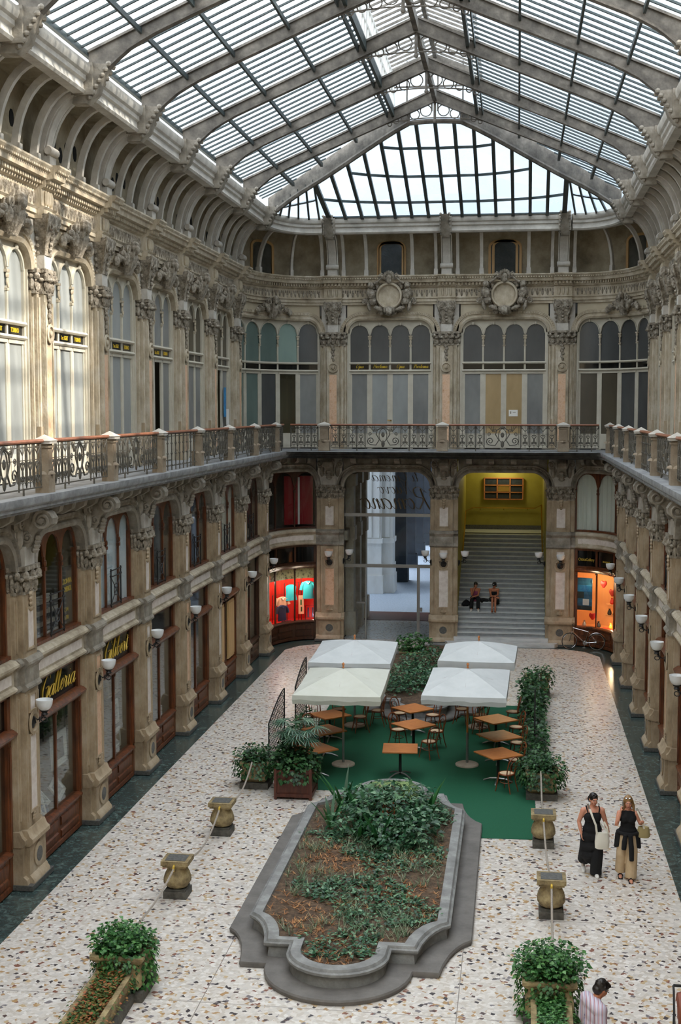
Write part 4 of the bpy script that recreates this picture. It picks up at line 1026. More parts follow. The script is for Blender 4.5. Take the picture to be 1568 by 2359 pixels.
# ------------------------------------------------------------------ cove between cornice and roof
def rib_pts(t): return (0.32 + 0.98 * (1 - cos(t * pi / 2)) , 14.92 + 1.62 * sin(t * pi / 2))
def rib(m, x, hw, th, proj=0.0, n=9, z0=0.0):
    rings = []
    for i in range(n + 1):
        d, z = rib_pts(i / n); d2, z2 = rib_pts(min(1, i / n + 0.02)); d1, z1 = rib_pts(max(0, i / n - 0.02)); l = sqrt((d2 - d1) ** 2 + (z2 - z1) ** 2) or 1; nd, nz = (z2 - z1) / l, -(d2 - d1) / l
        rings.append([(x - hw, d - nd * th, z - nz * th), (x + hw, d - nd * th, z - nz * th), (x + hw, d + nd * proj, z + nz * proj), (x - hw, d + nd * proj, z + nz * proj)])
    m.loft(rings)
def cove_pier():
    o = struct('cove_pier')
    m = MB(); rib(m, 0, 0.16, 0.16, 0.08); m.box(-0.2, 0.2, 0.05, 0.52, 14.92, 15.15); m.lathe([(0.09, -0.26), (0.11, -0.22), (0.11, 0.22), (0.09, 0.26)], (0, 0.5, 15.26), 10, 'x')
    for q in (-1, 1):
        rib(m, q * 0.44, 0.06, 0.16); m.box(q * 0.44 - 0.08, q * 0.44 + 0.08, 0.15, 0.38, 14.92, 15.16); rib(m, q * 0.2, 0.02, 0.16, 0.05)
    m.build('ribs', 'stone_light', o)
    m = MB()
    pr = [(1.05, 16.28), (1.38, 16.28), (1.62, 16.5), (1.72, 16.8), (1.9, 17.12), (1.2, 17.16)]
    m.run(pr, -0.16, 0.16); m.box(-0.24, 0.24, 1.05, 1.55, 16.45, 17.15)
    for i in range(7):
        a = i / 6; d = 1.45 + 0.45 * a; z = 16.4 + 0.72 * a
        for q in (-1, 1): m.ball((q * 0.17, d, z), (0.06, 0.07, 0.06), 5, 4)
    m.build('bracket', 'stone_grey', o)
    return o
GUT = [(1.1, 16.48), (1.34, 16.48), (1.38, 16.54), (1.34, 16.6), (1.34, 16.72), (1.4, 16.76), (1.4, 16.86), (1.46, 16.9), (1.5, 17.0), (1.5, 17.1), (1.1, 17.12)]
def cove_bay(half, xs, n=1, f=None, holes=True, wins=0):
    o = struct('cove_bay')
    m = MB(f)
    for x in xs: rib(m, x, 0.065, 0.15); m.box(x - 0.085, x + 0.085, 0.15, 0.38, 14.92, 15.16)
    if xs: m.build('ribs', 'stone_light', o)
    m = MB(f); m.run(GUT, -half, half, n); m.build('gutter', 'stone_light', o)
    dw = 0.0 if holes else -0.35
    m = MB(f); m.box(-half, half, dw - 0.3, dw - 0.12, 14.85, 16.9, n); m.box(-half, half, dw - 0.3, 1.3, 16.78, 16.9, n); m.box(-half, half, dw - 0.3, 0.2, 14.8, 14.86, n)
    m.build('attic_wall', 'plaster_dirty', o)
    if holes:
        m = MB(f)
        for x in (-0.62, -0.2, 0.25, 0.66, 1.2, -1.25):
            m.lathe([(0.13, -0.02), (0.13, 0.012), (0.01, 0.012)], (x, -0.118, 15.75 + 0.12 * sin(x * 9)), 10, 'y', 1, 1.5)
        m.build('vent_holes', 'void', o)
    if wins:
        m = MB(f); g = MB(f)
        for x, ww in wins:
            bk = basket(ww / 2, 16.1, ww / 2 * 0.6, 0.18, 5, 4)
            pts = [(ww / 2, 14.9)] + bk + [(-ww / 2, 14.9)]
            m.path(pts, [(0, dw - 0.13), (0, dw - 0.06), (0.1, dw - 0.06), (0.1, dw - 0.13)]) if True else 0
            m.v[-1:] = m.v[-1:]
            g.plate([(p[0], 14.9, p[1]) for p in bk], dw - 0.125, dw - 0.11)
            for mm in (m, g): pass
        m.build('window_frames', 'wood_pale', o); g.build('panes', 'glass_attic', o)
    return o
cp = cove_pier(); fb = True
for sd, c in spots():
    o = cp if fb else copy_tree(cp); fb = False; place(o, sd, c, True)
cbay = cove_bay(SP / 2, (-0.52, 0.52)); fb = True
for k in range(NB):
    for sd in 'lr':
        o = cbay if fb else copy_tree(cbay); fb = False; place(o, sd, (YK[k] + YK[k + 1]) / 2, True)
o = cove_bay(XB / 2, (-0.93, 0.95), 1, None, False, [(0.0, 1.0), (1.42, 0.85)]); place(o, 'b', -XB / 2, True)
o = cove_bay(XB / 2, (-0.95, 0.93), 1, None, False, [(-0.05, 1.15), (-1.5, 0.85)]); place(o, 'b', XB / 2, True)
for sd in 'lr': cove_bay(LC_UP / 2 + 0.55, (-1.1, 0.8), 18, corner(sd, True, LC_UP), False, [(0.0, 0.9)])

# ------------------------------------------------------------------ iron and glass roof
GZ = lambda x: 20.32 - 0.435 * abs(x)        # glass plane
def lowz(x):
    x = abs(x)
    P = [(0, 19.92), (1.5, 19.3), (4.4, 18.1), (5.2, 17.76), (5.75, 17.45), (6.1, 17.15), (6.4, 16.86), (6.65, 16.5)]
    for (a, za), (b, zb_) in zip(P, P[1:]):
        if x <= b: return za + (zb_ - za) * (x - a) / (b - a)
    return 16.5
XS = [-6.65, -6.5, -6.3, -6.1, -5.9, -5.7, -5.4, -5.1, -4.4, -3, -1.5, 0, 1.5, 3, 4.4, 5.1, 5.4, 5.7, 5.9, 6.1, 6.3, 6.5, 6.65]
def roof_rib(y):
    o = struct('roof_rib', (0, y, 0))
    m = MB(); m.plate([(x, lowz(x), GZ(x) + 0.03) for x in XS], -0.035, 0.035)
    m.plate([(x, lowz(x) - 0.02, lowz(x) + 0.03) for x in XS], -0.1, 0.1)
    m.plate([(x, GZ(x) - 0.03, GZ(x) + 0.03) for x in (-6.65, 0, 6.65)], -0.1, 0.1); m.build('arch', 'iron_roof', o)
    m = MB()
    # scroll tie under the ridge
    ch = [(x, 19.38 - 0.055 * x * x) for x in [-1.9 + 0.38 * i for i in range(11)]]
    m.tube([(x, 0, z) for x, z in ch], 0.022, 5)
    for q in (-1, 1):
        for cx, cz, r in ((0.3, 19.62, 0.19), (0.68, 19.5, 0.16), (1.02, 19.4, 0.12), (1.32, 19.3, 0.09)):
            m.tube([(q * cx + a, 0, cz + b) for a, b in arc(0, 0, r, 0, 345, 14)], 0.018, 4, True)
        m.tube([(q * 1.55 + q * a, 0, 19.2 + b) for a, b in spiral(0, 0, 0.12, 0.03, 0, 1.3, 12)], 0.018, 4)
    m.tube([(0, 0, 19.3), (0, 0, 19.95)], 0.05, 6); m.ball((0, 0, 19.28), 0.07, 6, 5)
    m.build('scroll_tie', 'iron_roof', o)
    return o
r0 = roof_rib(YK[0])
for y in YK[1:-1]: copy_tree(r0, None, (0, y, 0))
PURL = (5.45, 4.25, 2.85)
def roof_side():
    """one bay of glazing on one slope, x from 1.45 to 6.75, y from 0 to SP"""
    o = struct('skylight')
    m = MB(); xs = [1.45] + sorted(PURL) + [6.72]; nb = 9
    for i in range(nb):
        y0 = SP * i / nb + 0.02; y1 = SP * (i + 1) / nb - 0.02
        for a, b in zip(xs, xs[1:]):
            h = 0.012 * ((i * 7 + int(a * 3)) % 3)
            m.add([(a, y0, GZ(a) + 0.03 + h), (b, y0, GZ(b) + 0.03 + h), (b, y1, GZ(b) + 0.03 + h), (a, y1, GZ(a) + 0.03 + h)], [(0, 1, 2, 3)])
    m.build('panes', 'glass_roof', o, False)
    m = MB()
    for i in range(1, nb):
        y = SP * i / nb
        m.loft([[(x, y - 0.028, GZ(x) + 0.025), (x, y + 0.028, GZ(x) + 0.025), (x, y + 0.028, GZ(x) - 0.025), (x, y - 0.028, GZ(x) - 0.025)] for x in (1.4, 6.72)])
    m.build('glazing_bars', 'iron_bar', o)
    m = MB()
    for x in PURL: m.box(x - 0.03, x + 0.03, 0, SP, GZ(x) - 0.17, GZ(x) - 0.05)
    m.box(1.38, 1.47, 0, SP, GZ(1.45) - 0.25, GZ(1.45) + 0.05); m.box(1.6, 1.64, 0, SP, GZ(1.62) - 0.2, GZ(1.62)); m.box(6.66, 6.75, 0, SP, GZ(6.7) - 0.08, GZ(6.7) + 0.05)
    m.build('purlins', 'iron_bar', o)
    return o
rs = roof_side(); fb = True
for k in range(NB - 1):
    for q in (1, -1):
        o = rs if fb else copy_tree(rs); fb = False
        o.location = (0, YK[k] if q == 1 else YK[k + 1], 0); o.rotation_euler = (0, 0, 0 if q == 1 else pi)
# roof over the near part of the hall, behind the camera
m = MB()
for q in (-1, 1): m.add([(q * 0.0, -3, GZ(0)), (q * 7.3, -3, GZ(7.3)), (q * 7.3, YK[0], GZ(7.3)), (0, YK[0], GZ(0))], [(0, 1, 2, 3)])
m.build('ceiling_near', 'glass_roof', None, False)['kind'] = 'structure'
m = MB()
for y in [YK[0] - SP * i for i in range(1, 5)]:
    for q in (-1, 1): m.loft([[(q * x, y - 0.06, GZ(x)), (q * x, y + 0.06, GZ(x)), (q * x, y + 0.06, GZ(x) - 0.35), (q * x, y - 0.06, GZ(x) - 0.35)] for x in (0, 7.0)])
m.build('ceiling_ribs_near', 'iron_roof')['kind'] = 'structure'
# raised ridge lantern
def lantern():
    o = struct('roof_lantern')
    y1 = YK[-2]; y0 = YK[0]
    m = MB()
    for q in (-1, 1):
        X = q * 1.43
        for z in (19.72, 20.2, 20.75): m.box(X - 0.04, X + 0.04, y0, y1, z, z + 0.09)
        n = int((y1 - y0) / 0.59)
        for i in range(n + 1):
            y = y0 + (y1 - y0) * i / n; big = i % 7 == 0; m.box(X - 0.05, X + 0.05, y - (0.12 if big else 0.035), y + (0.12 if big else 0.035), 19.55, 20.8)
    m.build('posts', 'white_paint', o)
    m = MB()
    for q in (-1, 1):
        n = int((y1 - y0) / 0.46)
        for i in range(n + 1):
            y = y0 + (y1 - y0) * i / n
            m.loft([[(q * x, y - 0.02, z), (q * x, y + 0.02, z), (q * x, y + 0.02, z - 0.07), (q * x, y - 0.02, z - 0.07)] for x, z in ((0, 21.5), (1.6, 20.85))])
    for y in YK[:-1]:
        for q in (-1, 1): m.loft([[(q * x, y - 0.06, z), (q * x, y + 0.06, z), (q * x, y + 0.06, z - 0.2), (q * x, y - 0.06, z - 0.2)] for x, z in ((0, 21.5), (1.6, 20.85))])
    m.box(-0.06, 0.06, y0, y1, 21.35, 21.52); m.box(-0.07, 0.07, y0, y1, 19.92, 20.2)
    m.build('bars', 'iron_roof', o)
    m = MB()
    for q in (-1, 1):
        m.add([(0, y0, 21.52), (q * 1.65, y0, 20.87), (q * 1.65, y1, 20.87), (0, y1, 21.52)], [(0, 1, 2, 3)])
        m.add([(q * 1.46, y0, 19.55), (q * 1.46, y1, 19.55), (q * 1.46, y1, 20.85), (q * 1.46, y0, 20.85)], [(0, 1, 2, 3)])
    m.add([(-1.43, y1, 19.55), (0, y1, 20.1), (1.43, y1, 19.55), (1.43, y1, 20.85), (0, y1, 21.5), (-1.43, y1, 20.85)], [(0, 1, 2, 3, 4, 5)])
    m.build('panes', 'glass_roof', o, False)
    m = MB()
    for x in (-0.95, -0.1, 0.1, 0.95): m.box(x - 0.025, x + 0.025, y1 - 0.03, y1 + 0.03, 19.6, 21.3)
    m.box(-1.43, 1.43, y1 - 0.03, y1 + 0.03, 20.4, 20.45); m.build('gable_bars', 'iron_roof', o)
lantern()
# glazed hip at the far end
def hip():
    o = struct('skylight_hip')
    A = Vector((0, 45.35, 19.55)); G = 52.25; GZ0 = 17.12
    S = (A.z - GZ0) / (G - A.y)
    HX = 6.55; HY = 49.5
    def hr(t):          # hip rib from the ridge to the corner bracket
        x = 0.9 + (HX - 0.9) * t; y = 45.45 + (HY - 45.45) * t
        P = [(0.9, 19.44), (1.5, 19.24), (2.6, 18.77), (4.0, 18.15), (5.4, 17.6), (6.56, 17.0)]; z = 17.0
        for (a, za), (b, zb_) in zip(P, P[1:]):
            if x <= b: z = za + (zb_ - za) * (x - a) / (b - a); break
        return Vector((x, y, z))
    m = MB()
    for q in (-1, 1):
        pts = [hr(i / 12) for i in range(13)]
        m.loft([[(q * (p.x - 0.05), p.y - 0.05, p.z - 0.2), (q * (p.x + 0.05), p.y + 0.05, p.z - 0.2), (q * (p.x + 0.05), p.y + 0.05, GZ(p.x) + 0.03), (q * (p.x - 0.05), p.y - 0.05, GZ(p.x) + 0.03)] for p in pts])
        m.tube([(q * p.x, p.y, p.z - 0.18) for p in pts], 0.09, 6)
    m.tube([(x, 45.42, 19.3 - 0.06 * x * x) for x in [-0.95 + 0.19 * i for i in range(11)]], 0.09, 6)
    m.build('hip_ribs', 'iron_roof', o)
    def topz(x):       # where a front bar meets the hip rib
        x = abs(x)
        if x < 0.9: return A.y + 0.1, 19.3 - 0.06 * x * x
        t = min(1, (x - 0.9) / (HX - 0.9)); p = hr(t); return p.y, p.z - 0.12
    m = MB(); g = MB()
    XF = 4.62; nb = 14; bars = []
    for i in range(nb + 1):
        x = -XF + 2 * XF * i / nb; ty, tz = topz(x)
        if abs(x) > 3.4:
            t = (abs(x) - 3.4) / (XF - 3.4); ty2, tz2 = topz(3.4)
        bars.append((x, ty, tz))
    for i, (x, ty, tz) in enumerate(bars):
        p0 = Vector((x, G, GZ0)); p1 = Vector((x * 0.985, ty, tz)); big = i in (0, nb); w = 0.09 if big else 0.062
        m.loft([[(p.x - w, p.y, p.z), (p.x + w, p.y, p.z), (p.x + w, p.y - 0.06, p.z - 0.11), (p.x - w, p.y - 0.06, p.z - 0.11)] for p in (p0, p1)])
    for fr in (0.18, 0.47, 0.76):            # cross rails at equal heights
        z = GZ0 + (19.3 - GZ0) * fr; y = G - (G - A.y - 0.1) * fr
        pts = []
        for x, ty, tz in bars:
            t = (z - GZ0) / (tz - GZ0)
            if t <= 1: pts.append((x * (1 - 0.015 * t), G + (ty - G) * t, z))
        m.loft([[(p[0], p[1] - 0.05, p[2] - 0.02), (p[0], p[1] + 0.05, p[2] + 0.0), (p[0], p[1] + 0.05, p[2] - 0.09), (p[0], p[1] - 0.05, p[2] - 0.12)] for p in pts])
    m.box(-4.7, 4.7, G - 0.05, G + 0.05, GZ0 - 0.03, GZ0 + 0.03)
    m.build('glazing_bars', 'iron_bar', o)
    NR = 4
    for (x0, y0_, z0), (x1, y1_, z1) in zip(bars, bars[1:]):
        for j in range(NR):
            a, b = j / NR, (j + 1) / NR
            def P(x, ty, tz, t): return (x, G + (ty - G) * t, GZ0 + (tz - GZ0) * t + 0.02)
            g.add([P(x0, y0_, z0, a), P(x1, y1_, z1, a), P(x1, y1_, z1, b), P(x0, y0_, z0, b)], [(0, 1, 2, 3)])
    # corner fans
    m = MB()
    for q in (-1, 1):
        f = corner('l' if q < 0 else 'r', True, LC_UP); nfan = 6
        ty, tz = topz(4.62)
        top = [hr(0.66 + 0.34 * i / nfan) for i in range(nfan + 1)]
        bot = []
        for i in range(nfan + 1):
            s = (-LC_UP / 2 - 0.35 + (LC_UP + 0.55) * i / nfan); s = -s if q > 0 else s
            p = f(s, 1.42, GZ0); bot.append(Vector((abs(p[0]), p[1], GZ0)))
        for i in range(nfan):
            m.loft([[(q * p.x - 0.035, p.y - 0.02, p.z), (q * p.x + 0.035, p.y + 0.02, p.z), (q * p.x + 0.035, p.y + 0.02, p.z - 0.1), (q * p.x - 0.035, p.y - 0.02, p.z - 0.1)] for p in (bot[i], top[i])])
            a, b, c, d = bot[i], bot[i + 1], top[i + 1], top[i]
            g.add([(q * p.x, p.y, p.z + 0.01) for p in (a, b, c, d)], [(0, 1, 2, 3)])
        m.tube([(q * ((bot[i] + top[i]) / 2).x, ((bot[i] + top[i]) / 2).y, ((bot[i] + top[i]) / 2).z) for i in range(nfan)], 0.05, 5)
    m.build('corner_bars', 'iron_bar', o)
    # side slopes between the last arch and the hip rib
    for q in (-1, 1):
        ys = [(x, 45.25) for x in (1.45, 2.85, 4.25, 5.45, 6.7)]
        pts = [(1.45, 45.25), (6.7, 45.25), (6.7, 49.4)]
        for i in range(9):
            y = 45.25 + SP * i / 9; xs = 1.0 + (HX - 1.0) * (y - 45.25) / SP
            y2 = y + SP / 9; xs2 = 1.0 + (HX - 1.0) * (y2 - 45.25) / SP
            g.add([(q * xs, y, GZ(xs) + 0.02), (q * 6.72, y, GZ(6.72) + 0.02), (q * 6.72, y2, GZ(6.72) + 0.02), (q * xs2, y2, GZ(xs2) + 0.02)], [(0, 1, 2, 3)])
    g.build('panes', 'glass_hip', o, False)
    m = MB()
    for q in (-1, 1):
        for i in range(1, 9):
            y = 45.25 + SP * i / 9; xs = 1.0 + (HX - 1.0) * (y - 45.25) / SP
            m.loft([[(q * x, y - 0.028, GZ(x) + 0.025), (q * x, y + 0.028, GZ(x) + 0.025), (q * x, y + 0.028, GZ(x) - 0.025), (q * x, y - 0.028, GZ(x) - 0.025)] for x in (xs, 6.72)])
        for x in PURL:
            ye = 45.25 + SP * (x - 1.0) / (HX - 1.0); m.box(min(q * x - 0.045, q * x + 0.045), max(q * x - 0.045, q * x + 0.045), 45.25, ye, GZ(x) - 0.2, GZ(x) - 0.06)
    m.build('side_bars', 'iron_bar', o)
hip()
# ------------------------------------------------------------------ floor, entrance, staircase
m = MB(); m.add([(-6.12, -3, 0), (6.12, -3, 0), (6.12, 50.3, 0), (5.6, 51.3, 0), (4.9, 51.75, 0), (-0.05, 51.8, 0), (-0.05, 58.0, 0), (-4.15, 58.0, 0), (-4.15, 51.75, 0), (-5.0, 51.6, 0), (-5.7, 51.1, 0), (-6.12, 50.2, 0)], [tuple(range(12))])
m.build('floor', 'terrazzo')['kind'] = 'structure'
m = MB(); m.add([(-9.6, -3, -0.015), (9.6, -3, -0.015), (9.6, 57, -0.015), (-9.6, 57, -0.015)], [(0, 1, 2, 3)]); m.build('floor_border', 'marble_green')['kind'] = 'structure'
# walls that close the end
o = struct('wall_back')
m = MB(); m.box(-9.6, -4.2, 54.9, 55.1, 0, 7.6); m.box(4.6, 9.6, 54.9, 55.1, 0, 7.6); m.box(-0.5, 0.1, 52.75, 54.0, 0, 7.6); m.box(-9.6, 9.6, 55.0, 55.2, 7.6, 17.2); m.build('masonry', 'room_dark', o)
# passage to the street
o = struct('wall_passage')
m = MB()
m.box(-4.5, -4.2, 52.9, 60.0, 0, 7.4); m.box(-0.22, -0.05, 54.0, 60.0, 0, 7.4); m.box(-4.5, 0, 52.8, 60.0, 7.35, 7.5); m.build('walls', 'stone_grey', o)
m = MB()
for y in (54.2, 56.4, 58.6): m.box(-4.22, -3.85, y - 0.3, y + 0.3, 0, 6.3); m.box(-4.22, -3.75, y - 0.35, y + 0.35, 6.3, 6.8); m.box(-4.22, -3.75, y - 0.4, y + 0.4, 0, 1.0); m.box(-4.22, -3.8, y - 0.36, y + 0.36, 4.0, 4.6)
m.box(-4.22, -4.0, 53, 60, 4.1, 4.5); m.build('piers', 'stone_low', o)
m = MB()
for y0, y1 in ((54.6, 56.0), (56.8, 58.2)): m.box(-4.21, -4.15, y0, y1, 0.8, 3.9); m.box(-4.21, -4.15, y0, y1, 4.7, 6.6)
m.build('shop_panes', 'glass', o)
m = MB(); m.box(-4.2, -0.05, 57.9, 60.3, 0.004, 0.02); tag(m.build('doormat', 'wood_box'), 'dark brown doormat across the street end of the passage', 'doormat')
# glazed screen with the reversed cinema lettering
o = thing('glass_entrance_screen', label='clear glass entrance screen with reversed cinema lettering', cat='glass screen')
m = MB(); m.box(-4.12, -0.53, 52.97, 52.99, 0.02, 7.1); m.build('pane', 'glass_clear', o)
for z in (5.1, 3.0): m = MB(); m.box(-4.12, -0.5, 52.93, 53.03, z, z + 0.13); m.build('rail', 'steel', o)
m = MB(); m.box(-3.25, -3.2, 52.9, 53.06, 0, 3.0); m.box(-3.6, -3.2, 52.9, 53.06, 1.5, 1.56); m.build('door_stile', 'steel', o)
m = MB(); m.box(-1.12, -1.0, 52.95, 53.03, 0, 3.0); m.box(-1.0, -0.9, 52.9, 53.06, 1.2, 1.35); m.build('door_stile', 'steel', o)
m = MB()
script(m, 'ti Cinema', 0.24, -2.0, 52.95, 6.55, 0.3, 0.065); script(m, 'Nuovo', 0.26, -2.0, 52.95, 6.05, 0.3, 0.065); script(m, 'Romano', 0.42, -1.95, 52.95, 5.42, 0.3, 0.07)
m.build('lettering', 'bronze', o)
# staircase
NS = 24; RISE = 0.16; TR = 0.315
o = thing('marble_staircase', label='wide grey marble staircase rising under the right end arch', cat='staircase')
m = MB()
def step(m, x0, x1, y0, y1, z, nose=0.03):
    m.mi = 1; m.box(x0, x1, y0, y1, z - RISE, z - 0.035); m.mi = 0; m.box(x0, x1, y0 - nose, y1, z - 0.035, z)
SX0, SX1 = 0.52, 4.1
for i in range(NS):
    y0 = 51.85 + TR * i; z = RISE * (i + 1)
    if i == 0:
        pts = [(0.15, y0 + 0.75), (0.08, y0 + 0.35), (0.2, y0 + 0.08), (0.5, y0), (4.15, y0), (4.45, y0 + 0.08), (4.6, y0 + 0.35), (4.52, y0 + 0.75)]
        m.loft([[(x, y, 0.0) for x, y in pts], [(x, y, z) for x, y in pts]])
    elif i == 1:
        pts = [(0.42, y0 + 0.75), (0.36, y0 + 0.3), (0.44, y0 + 0.06), (0.6, y0), (4.0, y0), (4.2, y0 + 0.06), (4.28, y0 + 0.3), (4.22, y0 + 0.75)]
        m.loft([[(x, y, z - RISE) for x, y in pts], [(x, y, z) for x, y in pts]])
    else: step(m, SX0, SX1, y0, y0 + TR + 0.4, z)
TOPY = 51.85 + TR * NS; TOPZ = RISE * NS
m.build('steps', ['marble_step', 'riser_shaded'], o)
m = MB(); m.box(SX0, SX1, TOPY, TOPY + 2.2, TOPZ - 0.1, TOPZ); m.build('landing', 'marble_step', o)
w_ = struct('wall_stairwell')
m = MB(); m.box(SX0 - 0.15, SX0, 53.1, TOPY + 2.4, 0, 7.4); m.box(SX1, SX1 + 0.15, 53.1, TOPY + 2.4, 0, 7.4); m.box(SX0 - 0.15, SX1 + 0.15, TOPY + 2.2, TOPY + 2.4, 0, 8.0); m.box(SX0 - 0.15, SX1 + 0.15, 53.1, TOPY + 2.4, 7.4, 7.55)
m.build('walls', 'paint_yellow', w_)
m = MB(); m.box(SX0, SX1, TOPY + 2.17, TOPY + 2.2, TOPZ, TOPZ + 0.2); m.build('skirting', 'slate', w_)
h = thing('brass_handrail', label='slim brass handrail running round the yellow stair landing', cat='handrail')
m = MB(); yb = TOPY + 2.1
m.tube([(SX0 + 0.08, 56.5, 3.3), (SX0 + 0.08, TOPY, TOPZ + 0.95), (SX0 + 0.08, TOPY + 0.3, TOPZ + 1.0), (SX0 + 0.35, yb, TOPZ + 1.02), (SX1 - 0.35, yb, TOPZ + 1.02), (SX1 - 0.08, TOPY + 0.3, TOPZ + 1.3), (SX1 - 0.08, TOPY, TOPZ + 0.95), (SX1 - 0.08, 56.5, 3.3)], 0.03, 6); m.build('rail', 'brass', h)
m = MB()
for x in (1.2, 2.3, 3.4): m.tube([(x, yb, TOPZ + 1.0), (x, yb + 0.1, TOPZ + 0.92)], 0.015, 5)
m.build('brackets', 'brass', h)
bd = thing('poster_display_board', label='gilt nine-field display board of dark posters on the yellow wall', cat='display board')
m = MB(); bx0, bx1, bz0, bz1 = 1.39, 3.18, 5.27, 6.26
for i in range(4):
    x = bx0 + (bx1 - bx0) * i / 3; m.box(x - 0.025, x + 0.025, yb - 0.03, yb + 0.1, bz0, bz1)
    z = bz0 + (bz1 - bz0) * i / 3; m.box(bx0, bx1, yb - 0.03, yb + 0.1, z - 0.02, z + 0.02)
m.build('frame', 'wood_orange', bd)
for i in range(3):
    for j in range(3):
        m = MB(); m.box(bx0 + (bx1 - bx0) * i / 3 + 0.03, bx0 + (bx1 - bx0) * (i + 1) / 3 - 0.03, yb + 0.03, yb + 0.07, bz0 + (bz1 - bz0) * j / 3 + 0.03, bz0 + (bz1 - bz0) * (j + 1) / 3 - 0.03)
        m.build('poster', 'brass' if (i, j) == (1, 1) else 'poster_dark', bd)
# street seen through the entrance
o = struct('road')
m = MB(); m.add([(-40, 60.2, -0.01), (30, 60.2, -0.01), (30, 140, -0.01), (-40, 140, -0.01)], [(0, 1, 2, 3)]); m.build('paving', 'street', o)
fb_ = thing('street_building', label='pale building with tall pilasters across the street outside', cat='building')
m = MB(); m.box(-26, -4.7, 67.2, 72, 0, 22); m.build('wall', 'street_wall', fb_)
for x0, x1, yf in ((-5.6, -3.98, 66.3), (-3.98, -3.42, 66.7), (-11.5, -9.9, 66.3)):
    m = MB(); m.box(x0, x1, yf, 68, 1.5, 20); m.box(x0 - 0.1, x1 + 0.1, yf - 0.1, 68, 0, 0.95); m.box(x0 - 0.06, x1 + 0.05, yf - 0.05, 68, 0.95, 1.5); m.box(x0 - 0.08, x1 + 0.07, yf - 0.07, 68, 2.6, 2.85)
    n = 4 if x1 - x0 > 1 else 1
    for k in range(n): c = x0 + (x1 - x0) * (k + 0.5) / n; m.box(c - 0.12, c + 0.12, yf - 0.06, yf + 0.1, 2.9, 20)
    m.build('pilaster', 'street_wall', fb_)
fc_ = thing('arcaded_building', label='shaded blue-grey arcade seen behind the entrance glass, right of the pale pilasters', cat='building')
m = MB(); m.box(-12, 24, 112, 116, 0, 24); m.build('wall', 'arcade_shade', fc_)
m = MB(); m.box(-3.4, 24, 67.0, 112, 8.6, 24); m.build('vault', 'arcade_shade', fc_)
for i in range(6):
    m = MB(); y = 71.5 + 6.5 * i; m.box(-3.75, -3.1, y - 0.4, y + 0.4, 0, 8.6); m.box(-3.85, -3.0, y - 0.5, y + 0.5, 0, 0.8); m.build('pier', 'arcade_shade', fc_)
    m = MB(); m.box(1.4, 2.0, y - 0.4, y + 0.4, 0, 8.6); m.build('pier', 'arcade_shade', fc_)
# block added beyond the right hand roof: keeps the low sun off the far bays
nb_ = thing('house_light_block', label='tall block added outside the right side of the glass roof to stop low sun', cat='building')
m = MB(); m.box(16, 24, 28.5, 80, 0, 34); m.build('wall', 'house_block_pale', nb_)
nb_ = thing('house_light_block', label='tall block added outside the left side of the glass roof to cut sky light', cat='building')
m = MB(); m.box(-24, -15, 38, 58, 0, 32); m.build('wall', 'house_block_pale', nb_)  # added to cut the sky light that reaches the far bays
nb_ = thing('house_light_block', label='pale house wall seen dimly through the glazed hip above the end wall', cat='building')
m = MB(); m.box(-14, 14, 58.5, 60.2, 7.6, 27); m.build('wall', 'house_block_pale', nb_)  # end house behind the hip, also placed to hold sky light off the far bays
# ------------------------------------------------------------------ wall lamps
def lamp():
    o = thing('wall_lamp', cat='wall lamp', group='opal bowl wall lamps')
    m = MB(); pr = [(0.02, -0.17), (0.06, -0.165), (0.12, -0.12), (0.155, -0.05), (0.165, 0.02), (0.17, 0.06), (0.16, 0.06), (0.15, 0.02), (0.11, -0.1), (0.05, -0.145), (0.01, -0.15)]
    m.lathe(pr, (0, 0.55, 3.66), 16); m.build('bowl', 'opal', o)
    m = MB(); m.lathe([(0.03, -0.26), (0.07, -0.24), (0.05, -0.2), (0.09, -0.17), (0.05, -0.155)], (0, 0.55, 3.66), 10)
    m.tube([(0, 0.55, 3.42), (0, 0.5, 3.34), (0, 0.4, 3.3), (0, 0.34, 3.36), (0, 0.36, 3.24), (0, 0.31, 3.2)], 0.016, 5)
    m.tube([(0, 0.55 + a, 3.32 + b) for a, b in spiral(0, 0, 0.1, 0.03, 1.0, 1.2, 12)], 0.012, 5)
    for q in (-1, 1): m.tube([(q * a, 0.5, 3.36 + b) for a, b in [(0, 0.05), (0.08, 0.0), (0.15, -0.05), (0.17, 0.02), (0.13, 0.03)]], 0.012, 5)
    m.lathe([(0.12, 0.29), (0.13, 0.31), (0.05, 0.34), (0.02, 0.36)], (0, 0, 3.25), 10, 'y'); m.build('bracket', 'iron_dark', o)
    return o
l0 = lamp(); fb = True
for sd in 'lr':
    for k, y in enumerate(YK):
        if k < (3 if sd == 'l' else 4): continue
        o = l0 if fb else copy_tree(l0); fb = False; place(o, sd, y)
        o['label'] = 'opal bowl wall lamp on the %s wall, %s from the rounded end corner' % ('left' if sd == 'l' else 'right', ORD[len(YK) - 1 - k])
for x, d, nm in ((-XB, 0, 'on the face of the pier left of the entrance'), (0, 0, 'on the face of the middle pier of the end wall'), (XB, 0, 'on the face of the pier right of the stairs')):
    o = copy_tree(l0); place(o, 'b', x); o['label'] = 'opal bowl wall lamp ' + nm
for x, q, nm in ((-XB + 0.25, -1, 'inside the entrance arch, at its left side'), (-0.2, 1, 'inside the entrance arch, at its right side'), (0.3, -1, 'inside the stair arch, at its left side'), (XB - 0.3, 1, 'inside the stair arch, at its right side')):
    o = copy_tree(l0); o.location = (x, 52.45, 0.05); o.rotation_euler = (0, 0, q * pi / 2); o['label'] = 'opal bowl wall lamp ' + nm

